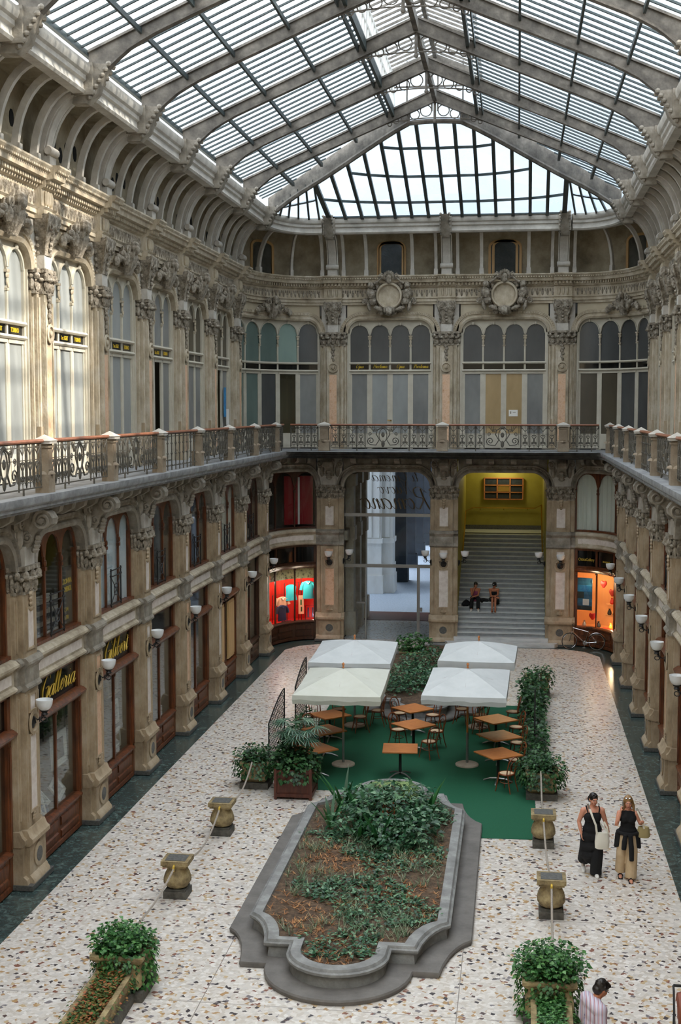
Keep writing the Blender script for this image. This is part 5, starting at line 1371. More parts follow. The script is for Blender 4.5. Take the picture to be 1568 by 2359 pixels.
# ------------------------------------------------------------------ flower beds
def outline(off):
    a = 1.82 + off; c = 0.88 + off; xi = 1.33 + off; ys = 21.36 - off * 0.65 - 25.85; ye = 22.55 - 25.85; pts = []
    q1 = [(a, 0), (a, ye)]
    for i in range(1, 6):
        t = i / 5; x0, y0 = a + (xi - a) * t, ye + (ys - ye) * t
        th = pi / 2 * (1 - t); x1, y1 = a - (a - xi) * cos(th), ys + (ye - ys) * sin(th)
        q1.append((x0 * 0.35 + x1 * 0.65, y0 * 0.35 + y1 * 0.65))
    q1.append((c, ys))
    for i in range(1, 10):
        an = pi / 2 * i / 9; q1.append((c * cos(an), 21.12 - 25.85 - c * sin(an)))
    r = q1 + [(-x, y) for x, y in q1[::-1][1:]]
    r += [(-x, -y) for x, y in r[1:-1]]
    return r
def flower_bed(y, lab):
    o = thing('flower_bed', (0, y, 0), label=lab, cat='flower bed')
    ring = lambda off, z: [(x, yy, z) for x, yy in outline(off)]
    m = MB(); m.loft([ring(0.36, 0), ring(0.38, 0.07), ring(0.36, 0.1), ring(-0.1, 0.1)]); m.build('base_slab', 'bedstone', o)
    m = MB(); m.loft([ring(-0.06, 0.1), ring(-0.08, 0.26), ring(-0.02, 0.29), ring(0.0, 0.31), ring(0.0, 0.35), ring(-0.03, 0.37), ring(-0.04, 0.36), ring(-0.05, 0.38), ring(-0.07, 0.41), ring(-0.24, 0.42), ring(-0.25, 0.33)], False); m.build('rim', 'bedstone_rim', o)
    m = MB(); m.add(ring(-0.24, 0.36), [tuple(range(len(outline(0))))])
    m.build('soil', 'soil', o, False)
    return o
flower_bed(25.85, 'grey stone flower bed with rounded ends in the foreground')
flower_bed(44.65, 'grey stone flower bed behind the cafe tables')
def inbed(x, y, off=-0.3):
    pts = outline(off); ins = False; y -= 25.85; j = len(pts) - 1
    for i in range(len(pts)):
        if (pts[i][1] > y) != (pts[j][1] > y) and x < (pts[j][0] - pts[i][0]) * (y - pts[i][1]) / (pts[j][1] - pts[i][1]) + pts[i][0]: ins = not ins
        j = i
    return ins
def rdir(up=0.3):
    a = ru(0, 2 * pi); return Vector((cos(a), sin(a), ru(up - 0.5, up + 0.5)))
def leaves(m, c, r, n, size, shell=0.55, up=0.25, droop=0.25, asp=0.7, zmin=None):
    for i in range(n):
        v = Vector((random.gauss(0, 1), random.gauss(0, 1), random.gauss(0, 1))).normalized() * (shell + (1 - shell) * rnd())
        p = (c[0] + v.x * r[0], c[1] + v.y * r[1], c[2] + v.z * r[2])
        if zmin is not None and p[2] < zmin: continue
        dd = Vector((v.x, v.y, v.z * 0.4 + up)) + rdir(0) * 0.7
        s = size * ru(0.65, 1.3); m.leaf(p, dd, Vector((v.x * 0.4, v.y * 0.4, 1)) + rdir(0) * 0.4, s, s * asp, 0.25, droop)
def strap_plant(x, y, n, h, label, mt='bigleaf', w=0.1, z=0.36, bend=0.35):
    m = MB()
    for i in range(n):
        a = 2 * pi * i / n + ru(-0.4, 0.4); el = ru(0.9, 1.35); m.blade((x + 0.04 * cos(a), y + 0.04 * sin(a), z), (cos(a) * cos(el), sin(a) * cos(el), sin(el)), h * ru(0.7, 1.15), w * ru(0.8, 1.2), bend * ru(0.4, 1.4), 6)
    return tag(m.build('strap_leaf_plant', mt), label, 'plant', 'strap-leaved plants in the front bed')
for x, y, n, h, lb in ((-0.95, 28.9, 11, 0.95, 'tall strap-leaved plant at the far left of the front bed shrubs'), (-1.05, 27.6, 8, 0.75, 'strap-leaved plant leaning over the left rim of the front bed'), (-0.45, 28.0, 9, 0.8, 'strap-leaved plant between the left plants and the central shrub'),
        (0.12, 26.5, 10, 0.95, 'dark strap-leaved plant in front of the central shrub'), (1.0, 28.6, 10, 0.9, 'strap-leaved plant right of the pale hand-leaved plant'), (-0.35, 26.9, 8, 0.7, 'low strap-leaved plant at the front left of the shrub')):
    strap_plant(x, y, n, h, lb)
m = MB()
for c, r, n in (((0.2, 27.9, 0.8), (0.85, 1.2, 0.5), 900), ((0.8, 27.0, 0.65), (0.55, 0.75, 0.4), 460), ((-0.4, 28.6, 0.7), (0.65, 0.8, 0.36), 380), ((0.4, 26.6, 0.6), (0.55, 0.55, 0.3), 340), ((-0.55, 27.3, 0.6), (0.5, 0.5, 0.3), 300), ((0.3, 29.2, 0.65), (0.95, 0.6, 0.34), 340), ((1.05, 28.0, 0.6), (0.4, 0.7, 0.3), 200)):
    leaves(m, c, r, n, 0.14, 0.55, 0.1, 0.3, 0.6, 0.38)
o = tag(m.build('shrub', 'bush'), 'glossy dark green shrub in the middle of the front bed', 'shrub')
m = MB()
for i in range(12): m.tube([(ru(-0.2, 0.6), ru(27, 29), 0.3), (ru(-0.3, 0.8), ru(27, 29), 0.75)], 0.015, 4)
m.build('stems', 'wood_chair', o)
def palmate(m, p, d, s, nf=8, spread=2.3):
    """hand shaped leaf of narrow fingers"""
    d = Vector(d); h = atan2(d.y, d.x); tilt = d.z
    for i in range(nf):
        a = h + spread * (i / (nf - 1) - 0.5); m.blade(p, (cos(a), sin(a), tilt), s * (1 - 0.25 * abs(i / (nf - 1) - 0.5) * 2), s * 0.2, 0.45, 4)
m = MB()
for i in range(17):
    a = ru(0, 2 * pi); rr = ru(0.05, 0.5); p = (0.2 + rr * cos(a), 28.6 + rr * sin(a), ru(0.95, 1.2) - rr * 0.3); palmate(m, p, (cos(a), sin(a), 0.15), ru(0.26, 0.36), 8, 4.2)
tag(m.build('hand_leaved_plant', 'palegreen'), 'pale green hand-leaved plant topping the shrub in the front bed', 'plant')
def scatter(n, x0, x1, y0, y1, fn, yc=25.85):
    k = 0
    while k < n:
        x, y = ru(x0, x1), ru(y0, y1)
        if inbed(x, y + (25.85 - yc)): fn(x, y)
        k += 1
m = MB()
def tuft(x, y):
    for i in range(6):
        a = ru(0, 2 * pi); el = ru(0.5, 1.3); m.blade((x, y, 0.36), (cos(a) * cos(el), sin(a) * cos(el), sin(el)), ru(0.12, 0.3), 0.014, 0.5, 2)
scatter(600, -1.5, 1.5, 21.6, 26.8, lambda x, y: tuft(x, y) if (sin(x * 2.3 + y * 1.7) + sin(y * 2.9 - x)) > -0.2 else None)
scatter(220, -1.5, 1.5, 26.3, 31.2, tuft)
tag(m.build('grass', 'grass'), 'pale green grass tufts growing in the front bed', 'grass', None, 'stuff')
m = MB()
def dry(x, y):
    for i in range(5):
        a = ru(0, 2 * pi); el = ru(0.1, 0.8); m.blade((x, y, 0.36), (cos(a) * cos(el), sin(a) * cos(el), sin(el)), ru(0.08, 0.2), 0.02, 0.5, 2)
scatter(800, -1.6, 1.6, 20.3, 26.8, lambda x, y: dry(x, y) if (sin(x * 2.3 + y * 1.7) + sin(y * 2.9 - x)) < 0.45 else None)
scatter(120, -1.6, 1.6, 26.8, 31.3, dry)
tag(m.build('dry_grass', 'drygrass'), 'orange-brown dead grass covering the front bed soil', 'dry grass', None, 'stuff')
m = MB()
def gc(x, y):
    for i in range(7): m.leaf((x + ru(-0.12, 0.12), y + ru(-0.12, 0.12), 0.38 + ru(0, 0.07)), rdir(0.1), (0, 0, 1), ru(0.07, 0.12), 0.06)
scatter(1500, -1.55, 1.55, 20.8, 31.0, lambda x, y: gc(x, y) if sin(x * 1.9 + 1) + sin(y * 2.2 + x) > 0.0 else None)
tag(m.build('ground_cover', 'bush'), 'low dark green creeping plants between the grass of the front bed', 'ground cover', None, 'stuff')
# rear bed planting
for x, y, rx, ry, rz, n, lb in ((-0.75, 42.3, 0.8, 1.6, 0.45, 1300, 'dark green shrub at the left of the rear bed'), (0.55, 42.6, 0.8, 1.6, 0.4, 1200, 'dark green shrub in the right half of the rear bed'), (0.0, 45.6, 1.2, 1.8, 0.38, 1200, 'low dark green shrub at the far part of the rear bed')):
    m = MB(); leaves(m, (x, y, 0.6), (rx, ry, rz), n, 0.13, 0.45, 0.2, 0.3, 0.6, 0.37); tag(m.build('shrub', 'bush'), lb, 'shrub')

# ------------------------------------------------------------------ cafe carpet, parasols
m = MB(); m.loft([[(x, y, z) for x, y in ((-2.05, 31.55), (-0.4, 31.55), (0.5, 31.0), (2.12, 28.4), (3.45, 28.45), (3.3, 41.5), (-3.0, 41.5), (-2.9, 31.55))] for z in (0.001, 0.012)])
tag(m.build('carpet', 'carpet_green'), 'dark green carpet under the cafe tables', 'carpet')
def parasol(x, y, sx, sy, rot, lab, mt='canvas', h=2.62, drop=0.36, pole='wood_chair'):
    o = thing('parasol', (x, y, 0), rot, lab, 'parasol', 'square white cafe parasols')
    m = MB(); m.lathe([(0.31, 0.012), (0.31, 0.05), (0.27, 0.075), (0.05, 0.085)], n=24); m.build('base', 'concrete', o)
    m = MB(); m.lathe([(0.035, 0.08), (0.035, 0.9)], n=8); m.build('lower_pole', 'steel', o)
    m = MB(); m.lathe([(0.027, 0.85), (0.027, h)], n=8); m.lathe([(0.035, h + 0.02), (0.02, h + 0.06), (0.04, h + 0.12), (0.01, h + 0.16)], n=8); m.build('pole', 'wood_orange', o)
    m = MB()
    n = 12; edge = []
    cs = [(-1, -1), (1, -1), (1, 1), (-1, 1)]; ez = h - drop
    for i in range(4):
        a, b = cs[i], cs[(i + 1) % 4]
        for j in range(n):
            t = j / n; sag = sin(pi * t); px, py = a[0] + (b[0] - a[0]) * t, a[1] + (b[1] - a[1]) * t
            edge.append((px * sx * (1 - 0.05 * sag * abs(py == a[1])), py * sy * (1 - 0.05 * sag), ez - 0.03 * sag, t))
    N_ = len(edge); rings = []
    for k in range(8):
        f = (k + 0.3) / 7.3; rg = []
        for x_, y_, z_, t in edge:
            fold = min(t, 1 - t) * 2; z = h + (z_ - h) * f + 0.02 * sin(pi * f) - 0.06 * fold * sin(pi * f)
            rg.append((x_ * f, y_ * f, z))
        rings.append(rg)
    rings.append([(x_ * 1.01, y_ * 1.01, z_ - 0.12 + 0.02 * sin(t * 17)) for x_, y_, z_, t in edge]); rings.append([(x_ * 0.995, y_ * 0.995, z_ - 0.23 + 0.012 * sin(t * 19)) for x_, y_, z_, t in edge])
    m.loft(rings, False); k0 = len(m.v); m.add([(0, 0, h + 0.01)], []); m.fc += [(k0, i, (i + 1) % N_) for i in range(N_)]; m.m += [0] * N_
    m.build('canopy', mt, o, True, 0.3)
    m = MB()
    for i in range(8):
        e = edge[i * n // 2]; m.tube([(0, 0, h - 0.06), (e[0] * 0.97, e[1] * 0.97, e[2] - 0.03)], 0.012, 4); m.tube([(0, 0, h - 0.55), (e[0] * 0.5, e[1] * 0.5, (h + e[2]) / 2 - 0.05)], 0.01, 4)
    m.lathe([(0.05, h - 0.6), (0.05, h - 0.5)], n=8); m.build('ribs', 'wood_chair', o)
    return o
parasol(-1.62, 33.9, 1.12, 1.75, 0.03, 'cream parasol at front left of the cafe, wooden finial on top', 'canvas_cream')
parasol(1.66, 34.3, 1.07, 1.8, -0.02, 'white parasol at front right of the cafe tables')
parasol(-1.85, 38.2, 1.18, 1.75, 0.03, 'white parasol directly behind the cream one')
parasol(1.83, 38.5, 1.1, 1.35, -0.03, 'white parasol nearest the staircase')

# ------------------------------------------------------------------ cafe tables and chairs
def table(x, y, rz, lab, side=0.9):
    o = thing('cafe_table', (x, y, 0.012), rz, lab, 'table', 'square wooden cafe tables'); s = side / 2
    m = MB(); m.loft([[(q[0] * k, q[1] * k, z) for q in ((-s, -s), (s, -s), (s, s), (-s, s))] for k, z in ((0.985, 0.7), (1, 0.71), (1, 0.735), (0.99, 0.74))]); m.build('tabletop', 'wood_orange', o)
    m = MB(); m.lathe([(0.04, 0.05), (0.035, 0.7)], n=8); m.box(-0.2, 0.2, -0.2, 0.2, 0.68, 0.7); m.build('column', 'iron_dark', o)
    for i in range(4):
        a = pi / 4 + i * pi / 2; m = MB(); m.tube([(0, 0, 0.09), (0.2 * cos(a), 0.2 * sin(a), 0.075), (0.36 * cos(a), 0.36 * sin(a), 0.02), (0.38 * cos(a), 0.38 * sin(a), 0.0)], [0.025, 0.022, 0.02, 0.014], 6); m.build('foot', 'steel', o)
    return o
for x, y, a, lb in ((-0.02, 33.05, 0.07, 'cafe table nearest the front flower bed, standing alone'), (0.12, 35.65, 0.76, 'cafe table in the middle of the carpet, second of the centre row'), (-0.06, 37.6, 0.76, 'cafe table at the back of the centre row'),
        (2.5, 32.87, 0.62, 'front cafe table beside the right ivy hedge'), (2.5, 34.7, 0.62, 'middle cafe table beside the right ivy hedge'), (2.38, 36.58, 0.7, 'third cafe table beside the right ivy hedge'),
        (-2.22, 32.75, 0.75, 'cafe table just right of the potted palm'), (-2.25, 34.7, 0.75, 'middle cafe table of the left row, behind the parasol pole'), (-2.36, 36.5, 0.75, 'far cafe table of the left row under the cream parasol')):
    table(x, y, a, lb)
def chair():
    o = thing('bentwood_chair', cat='chair', group='bentwood cafe chairs')
    m = MB(); m.lathe([(0.01, 0.455), (0.16, 0.455), (0.175, 0.462), (0.175, 0.45), (0.01, 0.445)], n=18); m.build('seat', 'cane', o)
    m = MB(); m.tube([(0.19 * cos(a), 0.19 * sin(a), 0.45) for a in [2 * pi * i / 20 for i in range(20)]], 0.022, 6, True); m.build('seat_frame', 'wood_chair', o)
    for x in (-0.14, 0.14):
        m = MB(); m.tube([(x, 0.13, 0.44), (x * 1.15, 0.16, 0.22), (x * 1.3, 0.2, 0.0)], [0.018, 0.016, 0.012], 6); m.build('leg', 'wood_chair', o)
        m = MB(); m.tube([(x, -0.14, 0.44), (x * 1.05, -0.18, 0.22), (x * 1.2, -0.24, 0.0)], [0.018, 0.016, 0.012], 6); m.build('leg', 'wood_chair', o)
    m = MB(); m.tube([(0.155 * cos(a), 0.155 * sin(a), 0.24) for a in [2 * pi * i / 18 for i in range(18)]], 0.01, 5, True); m.build('stretcher', 'wood_chair', o)
    m = MB(); m.tube([(-0.17, -0.13, 0.44), (-0.185, -0.16, 0.6), (-0.19, -0.2, 0.74)] + [(0.19 * cos(R(a)), -0.2 - 0.04 * sin(R(a)), 0.74 + 0.16 * sin(R(a))) for a in range(160, 0, -20)] + [(0.19, -0.2, 0.74), (0.185, -0.16, 0.6), (0.17, -0.13, 0.44)], 0.017, 6); m.build('back_hoop', 'wood_chair', o)
    m = MB(); m.tube([(-0.09, -0.17, 0.45), (-0.1, -0.185, 0.6)] + [(0.1 * cos(R(a)), -0.19 - 0.03 * sin(R(a)), 0.68 + 0.1 * sin(R(a))) for a in range(180, -1, -20)] + [(0.1, -0.185, 0.6), (0.09, -0.17, 0.45)], 0.011, 5); m.build('inner_hoop', 'wood_chair', o)
    return o
c0 = chair(); fb = True
# (x, y, heading the sitter faces, label)
for x, y, fx, fy, lb in ((2.72, 32.04, -0.7, 0.5, 'bentwood chair in front of the front right table, cane seat fully seen'), (2.95, 33.35, -1, -0.3, 'bentwood chair between the front right table and the ivy'), (3.0, 35.1, -1, -0.3, 'bentwood chair behind the front right table, against the ivy'),
        (2.95, 36.85, -1, -0.3, 'bentwood chair behind the middle right table, against the ivy'), (2.85, 38.75, -1, 0, 'bentwood chair under the right rear parasol, against the ivy'), (0.6, 34.9, -0.7, 0.7, 'bentwood chair nearest the lone front table, back turned'),
        (0.72, 36.1, -0.9, -0.5, 'bentwood chair right of the middle centre table'), (-0.35, 36.1, 0.8, -0.5, 'bentwood chair behind the left corner of the middle centre table'), (-0.5, 38.1, 0.7, -0.5, 'bentwood chair at the left of the back centre table'), (0.5, 38.0, -0.7, -0.5, 'bentwood chair at the right of the back centre table'),
        (1.33, 38.9, 1, -0.3, 'bentwood chair left of the right rear parasol pole'), (-1.17, 38.35, -1, 0.1, 'bentwood chair right of the left rear parasol pole'), (-1.6, 37.5, -1, -0.4, 'bentwood chair in the shade under the cream parasol edge'),
        (-2.75, 35.65, 0.6, -0.7, 'bentwood chair between the middle and far left tables'), (-2.7, 33.75, 0.6, -0.7, 'bentwood chair half hidden by the palm leaves'), (-2.85, 37.45, 0.6, -0.7, 'bentwood chair behind the far left table'), (-2.35, 38.4, 0.3, -1, 'bentwood chair at the back of the left row, by the rear parasol'),
        (1.95, 37.55, 0.5, -0.8, 'bentwood chair behind the third right table'), (1.9, 38.2, -0.6, 0.6, 'bentwood chair in deep shade below the right rear parasol')):
    o = c0 if fb else copy_tree(c0); fb = False
    o.location = (x, y, 0.012); o.rotation_euler = (0, 0, atan2(fy, fx) - pi / 2); o['label'] = lb

# ------------------------------------------------------------------ ropes, stone posts, planters
def baluster(x, y, lab):
    o = thing('stone_bollard', (x, y, 0), 0, lab, 'bollard', 'stone bollards carrying the rope')
    m = MB(); m.box(-0.23, 0.23, -0.23, 0.23, 0, 0.14); m.box(-0.2, 0.2, -0.2, 0.2, 0.14, 0.18); m.build('foot', 'planter_dark', o)
    m = MB(); pr = [(0.16, 0.18), (0.22, 0.22), (0.27, 0.3), (0.27, 0.36), (0.24, 0.46), (0.19, 0.56), (0.2, 0.62)]
    rings = []
    for r, z in pr: rings.append([(r * cos(2 * pi * k / 24) * (1 - 0.05 * (k % 3 == 0)) * (0.95 + 0.1 * abs(sin(4 * pi * k / 24))), r * sin(2 * pi * k / 24) * (1 - 0.05 * (k % 3 == 0)) * (0.95 + 0.1 * abs(sin(4 * pi * k / 24))), z) for k in range(24)])
    m.loft(rings); m.build('body', 'planter_stone', o)
    m = MB(); m.box(-0.24, 0.24, -0.22, 0.22, 0.62, 0.66); m.box(-0.27, 0.27, -0.25, 0.25, 0.66, 0.75); m.build('cap', 'planter_stone', o)
    m = MB(); m.box(-0.2, 0.2, -0.18, 0.18, 0.745, 0.757); m.build('slate_top', 'slate', o)
    m = MB(); m.tube([(0, -0.24, 0.68), (0, -0.3, 0.66), (0, -0.31, 0.58)], 0.022, 6); m.tube([(0, 0.24, 0.68), (0, 0.29, 0.66)], 0.022, 6); m.build('rope_ferrule', 'gold', o)
    return o
baluster(-3.6, 24.2, 'stone bollard on the left, nearer to the ivy urn'); baluster(-3.57, 27.98, 'stone bollard on the left, nearer to the palm box')
baluster(3.62, 24.16, 'stone bollard on the right, nearer to the ivy urn'); baluster(3.55, 28.1, 'stone bollard at the corner of the green carpet')
def rope(p0, p1, lab, sag=0.35):
    m = MB(); pts = []
    for i in range(21):
        t = i / 20; p = Vector(p0).lerp(Vector(p1), t); p.z -= sag * 4 * t * (1 - t); pts.append(p)
    m.tube(pts, 0.021, 6); tag(m.build('rope', 'rope'), lab, 'rope', 'barrier ropes')
rope((-3.6, 20.35, 0.72), (-3.6, 23.9, 0.62), 'pale rope from the left ivy urn to the first bollard', 0.2); rope((-3.6, 24.5, 0.66), (-3.57, 27.68, 0.62), 'pale rope between the two left bollards'); rope((-3.57, 28.28, 0.66), (-3.55, 31.2, 0.74), 'pale rope from the second left bollard to the stone planter')
rope((3.55, 20.3, 0.72), (3.62, 23.86, 0.62), 'pale rope from the right ivy urn to the first bollard', 0.2); rope((3.62, 24.46, 0.66), (3.55, 27.8, 0.62), 'pale rope between the two right bollards', 0.25); rope((3.55, 28.4, 0.66), (3.55, 31.25, 0.76), 'pale rope from the carpet corner bollard to the ivy planter', 0.25)
rope((3.7, 40.0, 0.7), (3.7, 43.0, 0.8), 'short pale rope at the far end of the right ivy hedge', 0.2)
def stone_planter(x, y, lab, w=0.36, h=0.62, mt='ivy', n=520, r=(0.62, 0.55, 0.3), lz=0.78, size=0.09, hang=(0.55, 0.5, 0.3)):
    o = thing('ivy_planter', (x, y, 0), 0, lab, 'planter')
    m = MB(); m.box(-w - 0.02, w + 0.02, -w - 0.02, w + 0.02, 0, 0.16); m.build('foot', 'planter_dark', o)
    m = MB(); m.loft([[(q[0] * a, q[1] * a, z) for q in ((-1, -1), (1, -1), (1, 1), (-1, 1))] for a, z in ((w * 0.75, 0.16), (w * 0.95, 0.24), (w * 0.98, 0.4), (w * 0.85, h - 0.1), (w * 1.05, h - 0.02), (w * 1.1, h), (w * 1.1, h + 0.05), (w * 0.9, h + 0.05), (w * 0.88, h - 0.04))]); m.build('tub', 'planter_stone', o)
    m = MB(); leaves(m, (0, 0, lz), r, n, size, 0.3, 0.2, 0.35, 0.85, h + 0.02)
    for i in range(n // 2):
        a = ru(0, 2 * pi); m.leaf((hang[0] * cos(a) * ru(0.85, 1.1), hang[1] * sin(a) * ru(0.85, 1.1), h - ru(-0.1, hang[2])), (cos(a), sin(a), -0.8), (cos(a), sin(a), 0.6), size * ru(0.7, 1.2), size * 0.8, 0.2, 0.3)
    m.build('foliage', mt, o)
    return o
stone_planter(-3.55, 31.75, 'ivy-filled stone planter behind the left rope, beside the palm box', 0.34, n=800)
stone_planter(3.58, 31.75, 'ivy-filled stone planter at the front end of the right hedge', 0.36, 0.62, 'ivy', 1100, (0.62, 0.6, 0.36), 0.75)
stone_planter(3.65, 43.2, 'ivy-filled stone planter at the far end of the right hedge', 0.38, 0.62, 'ivy', 420, (0.6, 0.6, 0.3), 0.75)
stone_planter(-0.9, 48.4, 'small leafy planter box beyond the rear bed, near the entrance', 0.45, 0.4, 'ivy_bright', 420, (0.75, 0.5, 0.4), 0.7, 0.14)
stone_planter(-3.38, 20.0, 'ivy-filled stone urn in the left foreground above a mulch trough', 0.4, 0.68, 'ivy_bright', 1700, (0.56, 0.52, 0.28), 0.85, 0.075, (0.5, 0.45, 0.5))
stone_planter(3.48, 19.95, 'ivy-filled stone urn in the right foreground above an ivy trough', 0.38, 0.68, 'ivy_bright', 1800, (0.62, 0.5, 0.33), 0.88, 0.075, (0.48, 0.42, 0.6))
def trough(x, y0, y1, lab, mt, lab2=None, mulch=True, rz=0.0):
    o = thing('stone_trough', (x, y1, 0), rz, lab, 'trough'); ln = y1 - y0
    m = MB(); m.box(-0.34, 0.34, -ln, 0, 0, 0.16); m.build('foot', 'planter_dark', o)
    m = MB()
    for q in (-1, 1): m.loft([[(q * a, yy, z) for a, z in ((0.2, 0.16), (0.26, 0.16), (0.3, 0.42), (0.31, 0.46), (0.22, 0.46), (0.2, 0.4))] for yy in (-ln, 0)])
    m.box(-0.25, 0.25, -0.06, 0, 0.16, 0.44); m.build('walls', 'planter_stone', o)
    m = MB(); m.box(-0.21, 0.21, -ln, -0.05, 0.2, 0.41); m.build('soil', 'mulch', o)
    m = MB()
    for i in range(int(ln * 900)):
        yy = -ru(0.0, ln); m.leaf((ru(-0.2, 0.2), yy, 0.42 + ru(0, 0.12)), rdir(0.2), (0, 0, 1), ru(0.04, 0.09), 0.05)
    for i in range(int(ln * 60)):
        q = random.choice((-1, 1)); m.leaf((q * ru(0.28, 0.36), -ru(0, ln), ru(0.25, 0.5)), (q, ru(-0.5, 0.5), -0.4), (q, 0, 1), ru(0.04, 0.08), 0.05)
    m.build('plants', mt, o)
    return o
trough(-3.44, 16.8, 19.75, 'long stone trough of rusty-leaved plants running to the left foreground', 'sedum', rz=0.02)
trough(3.5, 16.8, 19.7, 'long stone trough of green ivy beside the striped-shirt man', 'ivy_bright')
# ivy hedge in low troughs along the right side
o = thing('ivy_hedge', (3.45, 37.2, 0), 0, 'long low ivy hedge along the right side of the cafe', 'hedge')
m = MB(); m.box(-0.25, 0.25, -5, 5.3, 0, 0.35); m.build('trough', 'planter_dark', o)
m = MB()
for i in range(14): leaves(m, (ru(-0.06, 0.06), -4.8 + 0.76 * i, 0.42 + 0.1 * sin(i * 2)), (0.4, 0.5, 0.4), 190, 0.12, 0.5, 0.1, 0.35, 0.85, 0.03)
for c, r, n in (((0.05, 2.2, 0.7), (0.5, 0.8, 0.4), 260), ((0.0, 4.3, 0.75), (0.5, 0.8, 0.45), 260)): leaves(m, c, r, n, 0.13, 0.4, 0.1, 0.35, 0.85, 0.05)
m.build('foliage', 'ivy', o)
m = MB(); m.box(-0.02, 0.02, -1.9, -1.86, 0.3, 1.9)
tag(m.build('iron_stake', 'iron_dark', None, True, 0.6, (3.45, 37.2, 0)), 'thin dark upright stake rising out of the right ivy hedge', 'stake')
# palm in its wooden box
o = thing('potted_palm', (-2.43, 31.13, 0), 0, 'fan palm underplanted with ivy in a dark red wooden box', 'potted plant')
m = MB(); m.box(-0.44, 0.44, -0.46, 0.46, 0.06, 0.7)
for a in (-0.46, 0.4):
    for b in (-0.5, 0.44): m.box(a, a + 0.07, b, b + 0.06, 0.0, 0.76)
for z in (0.06, 0.64): m.box(-0.45, 0.45, -0.49, -0.45, z, z + 0.09); m.box(-0.45, 0.45, 0.45, 0.49, z, z + 0.09); m.box(0.43, 0.47, -0.45, 0.45, z, z + 0.09); m.box(-0.47, -0.43, -0.45, 0.45, z, z + 0.09)
m.build('box', 'wood_box', o)
m = MB(); leaves(m, (0, 0, 0.85), (0.62, 0.6, 0.32), 900, 0.12, 0.4, 0.15, 0.35, 0.85, 0.7)
for i in range(340):
    a = ru(0, 2 * pi); m.leaf((0.55 * cos(a) * ru(0.9, 1.1), 0.55 * sin(a) * ru(0.9, 1.1), ru(0.42, 0.85)), (cos(a), sin(a), -0.8), (cos(a), sin(a), 0.6), ru(0.08, 0.13), 0.1, 0.2, 0.3)
leaves(m, (-0.1, 0.2, 1.15), (0.4, 0.4, 0.35), 260, 0.13, 0.4); m.build('ivy', 'ivy', o)
m = MB(); m.tube([(0, 0, 0.6), (0.02, 0.05, 1.0), (0, 0.1, 1.5)], [0.07, 0.06, 0.05], 7); m.build('trunk', 'wood_chair', o)
m = MB()
for i in range(15):
    a = 2 * pi * i / 15 + ru(-0.2, 0.2); el = ru(0.1, 1.1); rr = ru(0.3, 0.58); p = Vector((0, 0.08, 1.42)); e = p + Vector((cos(a) * cos(el) * rr, sin(a) * cos(el) * rr, sin(el) * rr * 0.9))
    m.tube([tuple(p), tuple((p + e) / 2 + Vector((0, 0, 0.04))), tuple(e)], 0.009, 4)
    for j in range(15):
        b = a + 3.9 * (j / 14 - 0.5); m.blade(tuple(e), (cos(b), sin(b), 0.25 * sin(el) - 0.1), ru(0.36, 0.48), 0.045, 0.5, 3)
m.build('fronds', 'palm', o)
# lattice screens
def trellis(x, y0, y1, lab, h0, h1):
    o = thing('lattice_screen', (x, y0, 0), 0, lab, 'screen', 'black lattice screens'); ln = y1 - y0
    def top(t): return h0 + (h1 - h0) * sin(t * pi / 2)
    m = MB(); m.tube([(0, 0, 0), (0, 0, h0)], 0.02, 5); m.tube([(0, ln, 0), (0, ln, h1)], 0.02, 5); m.tube([(0, ln * t / 10, top(t / 10)) for t in range(11)], 0.02, 5); m.tube([(0, 0, 0.25), (0, ln, 0.25)], 0.02, 5); m.build('frame', 'iron_dark', o)
    m = MB(); s = 0.18
    n = int((ln + 2.2) / s)
    for i in range(n):
        for q in (1, -1):
            y = i * s - (2.2 if q == 1 else 0); seg = []
            for j in range(40):
                z = 0.25 + j * 0.05; yy = y + q * (z - 0.25)
                if 0 <= yy <= ln and z <= top(yy / ln): seg.append((0, yy, z))
            if len(seg) > 1: m.tube([seg[0], seg[-1]], 0.0065, 4)
    m.build('lattice', 'iron_dark', o)
trellis(-3.45, 32.9, 35.2, 'black lattice screen left of the palm, nearer one', 1.3, 1.75); trellis(-3.45, 37.0, 39.0, 'black lattice screen left of the parasols, farther one', 1.4, 1.9)
m = MB(); leaves(m, (-3.2, 35.9, 0.4), (0.3, 2.6, 0.35), 700, 0.12, 0.4, 0.1, 0.3, 0.8, 0.02)
tag(m.build('ivy_hedge', 'ivy'), 'low ivy along the foot of the black lattice screens', 'hedge')
# ------------------------------------------------------------------ shop displays
fl_ = corner('l', False, LC_LOW); fr_ = corner('r', False, LC_LOW)
def shirt(f, s, d, z, w, h, mt, lab, sleeve=True, collar='canvas', flare=1.0):
    """garment on a hanger, z = shoulder height"""
    o = thing('shirt', label=lab, cat='shirt')
    m = MB(f); sec = [(z - h, w * 0.46 * flare), (z - h * 0.6, w * 0.42), (z - h * 0.3, w * 0.44), (z - h * 0.1, w * 0.47), (z, w * 0.4), (z + 0.04, w * 0.16)]
    m.loft([[(s + hw * cos(a), d + 0.07 * sin(a), zz) for a in [2 * pi * k / 12 for k in range(12)]] for zz, hw in sec]); m.build('body', mt, o)
    if sleeve:
        for q in (-1, 1):
            m = MB(f); m.tube([(s + q * w * 0.38, d, z - 0.03), (s + q * w * 0.54, d, z - h * 0.24), (s + q * w * 0.6, d, z - h * 0.48)], [0.07, 0.065, 0.07], 8); m.build('sleeve', mt, o)
        m = MB(f); m.tube([(s - w * 0.15, d + 0.07, z + 0.01), (s, d + 0.09, z - 0.08), (s + w * 0.15, d + 0.07, z + 0.01)], 0.02, 5); m.build('collar', collar, o)
    return o
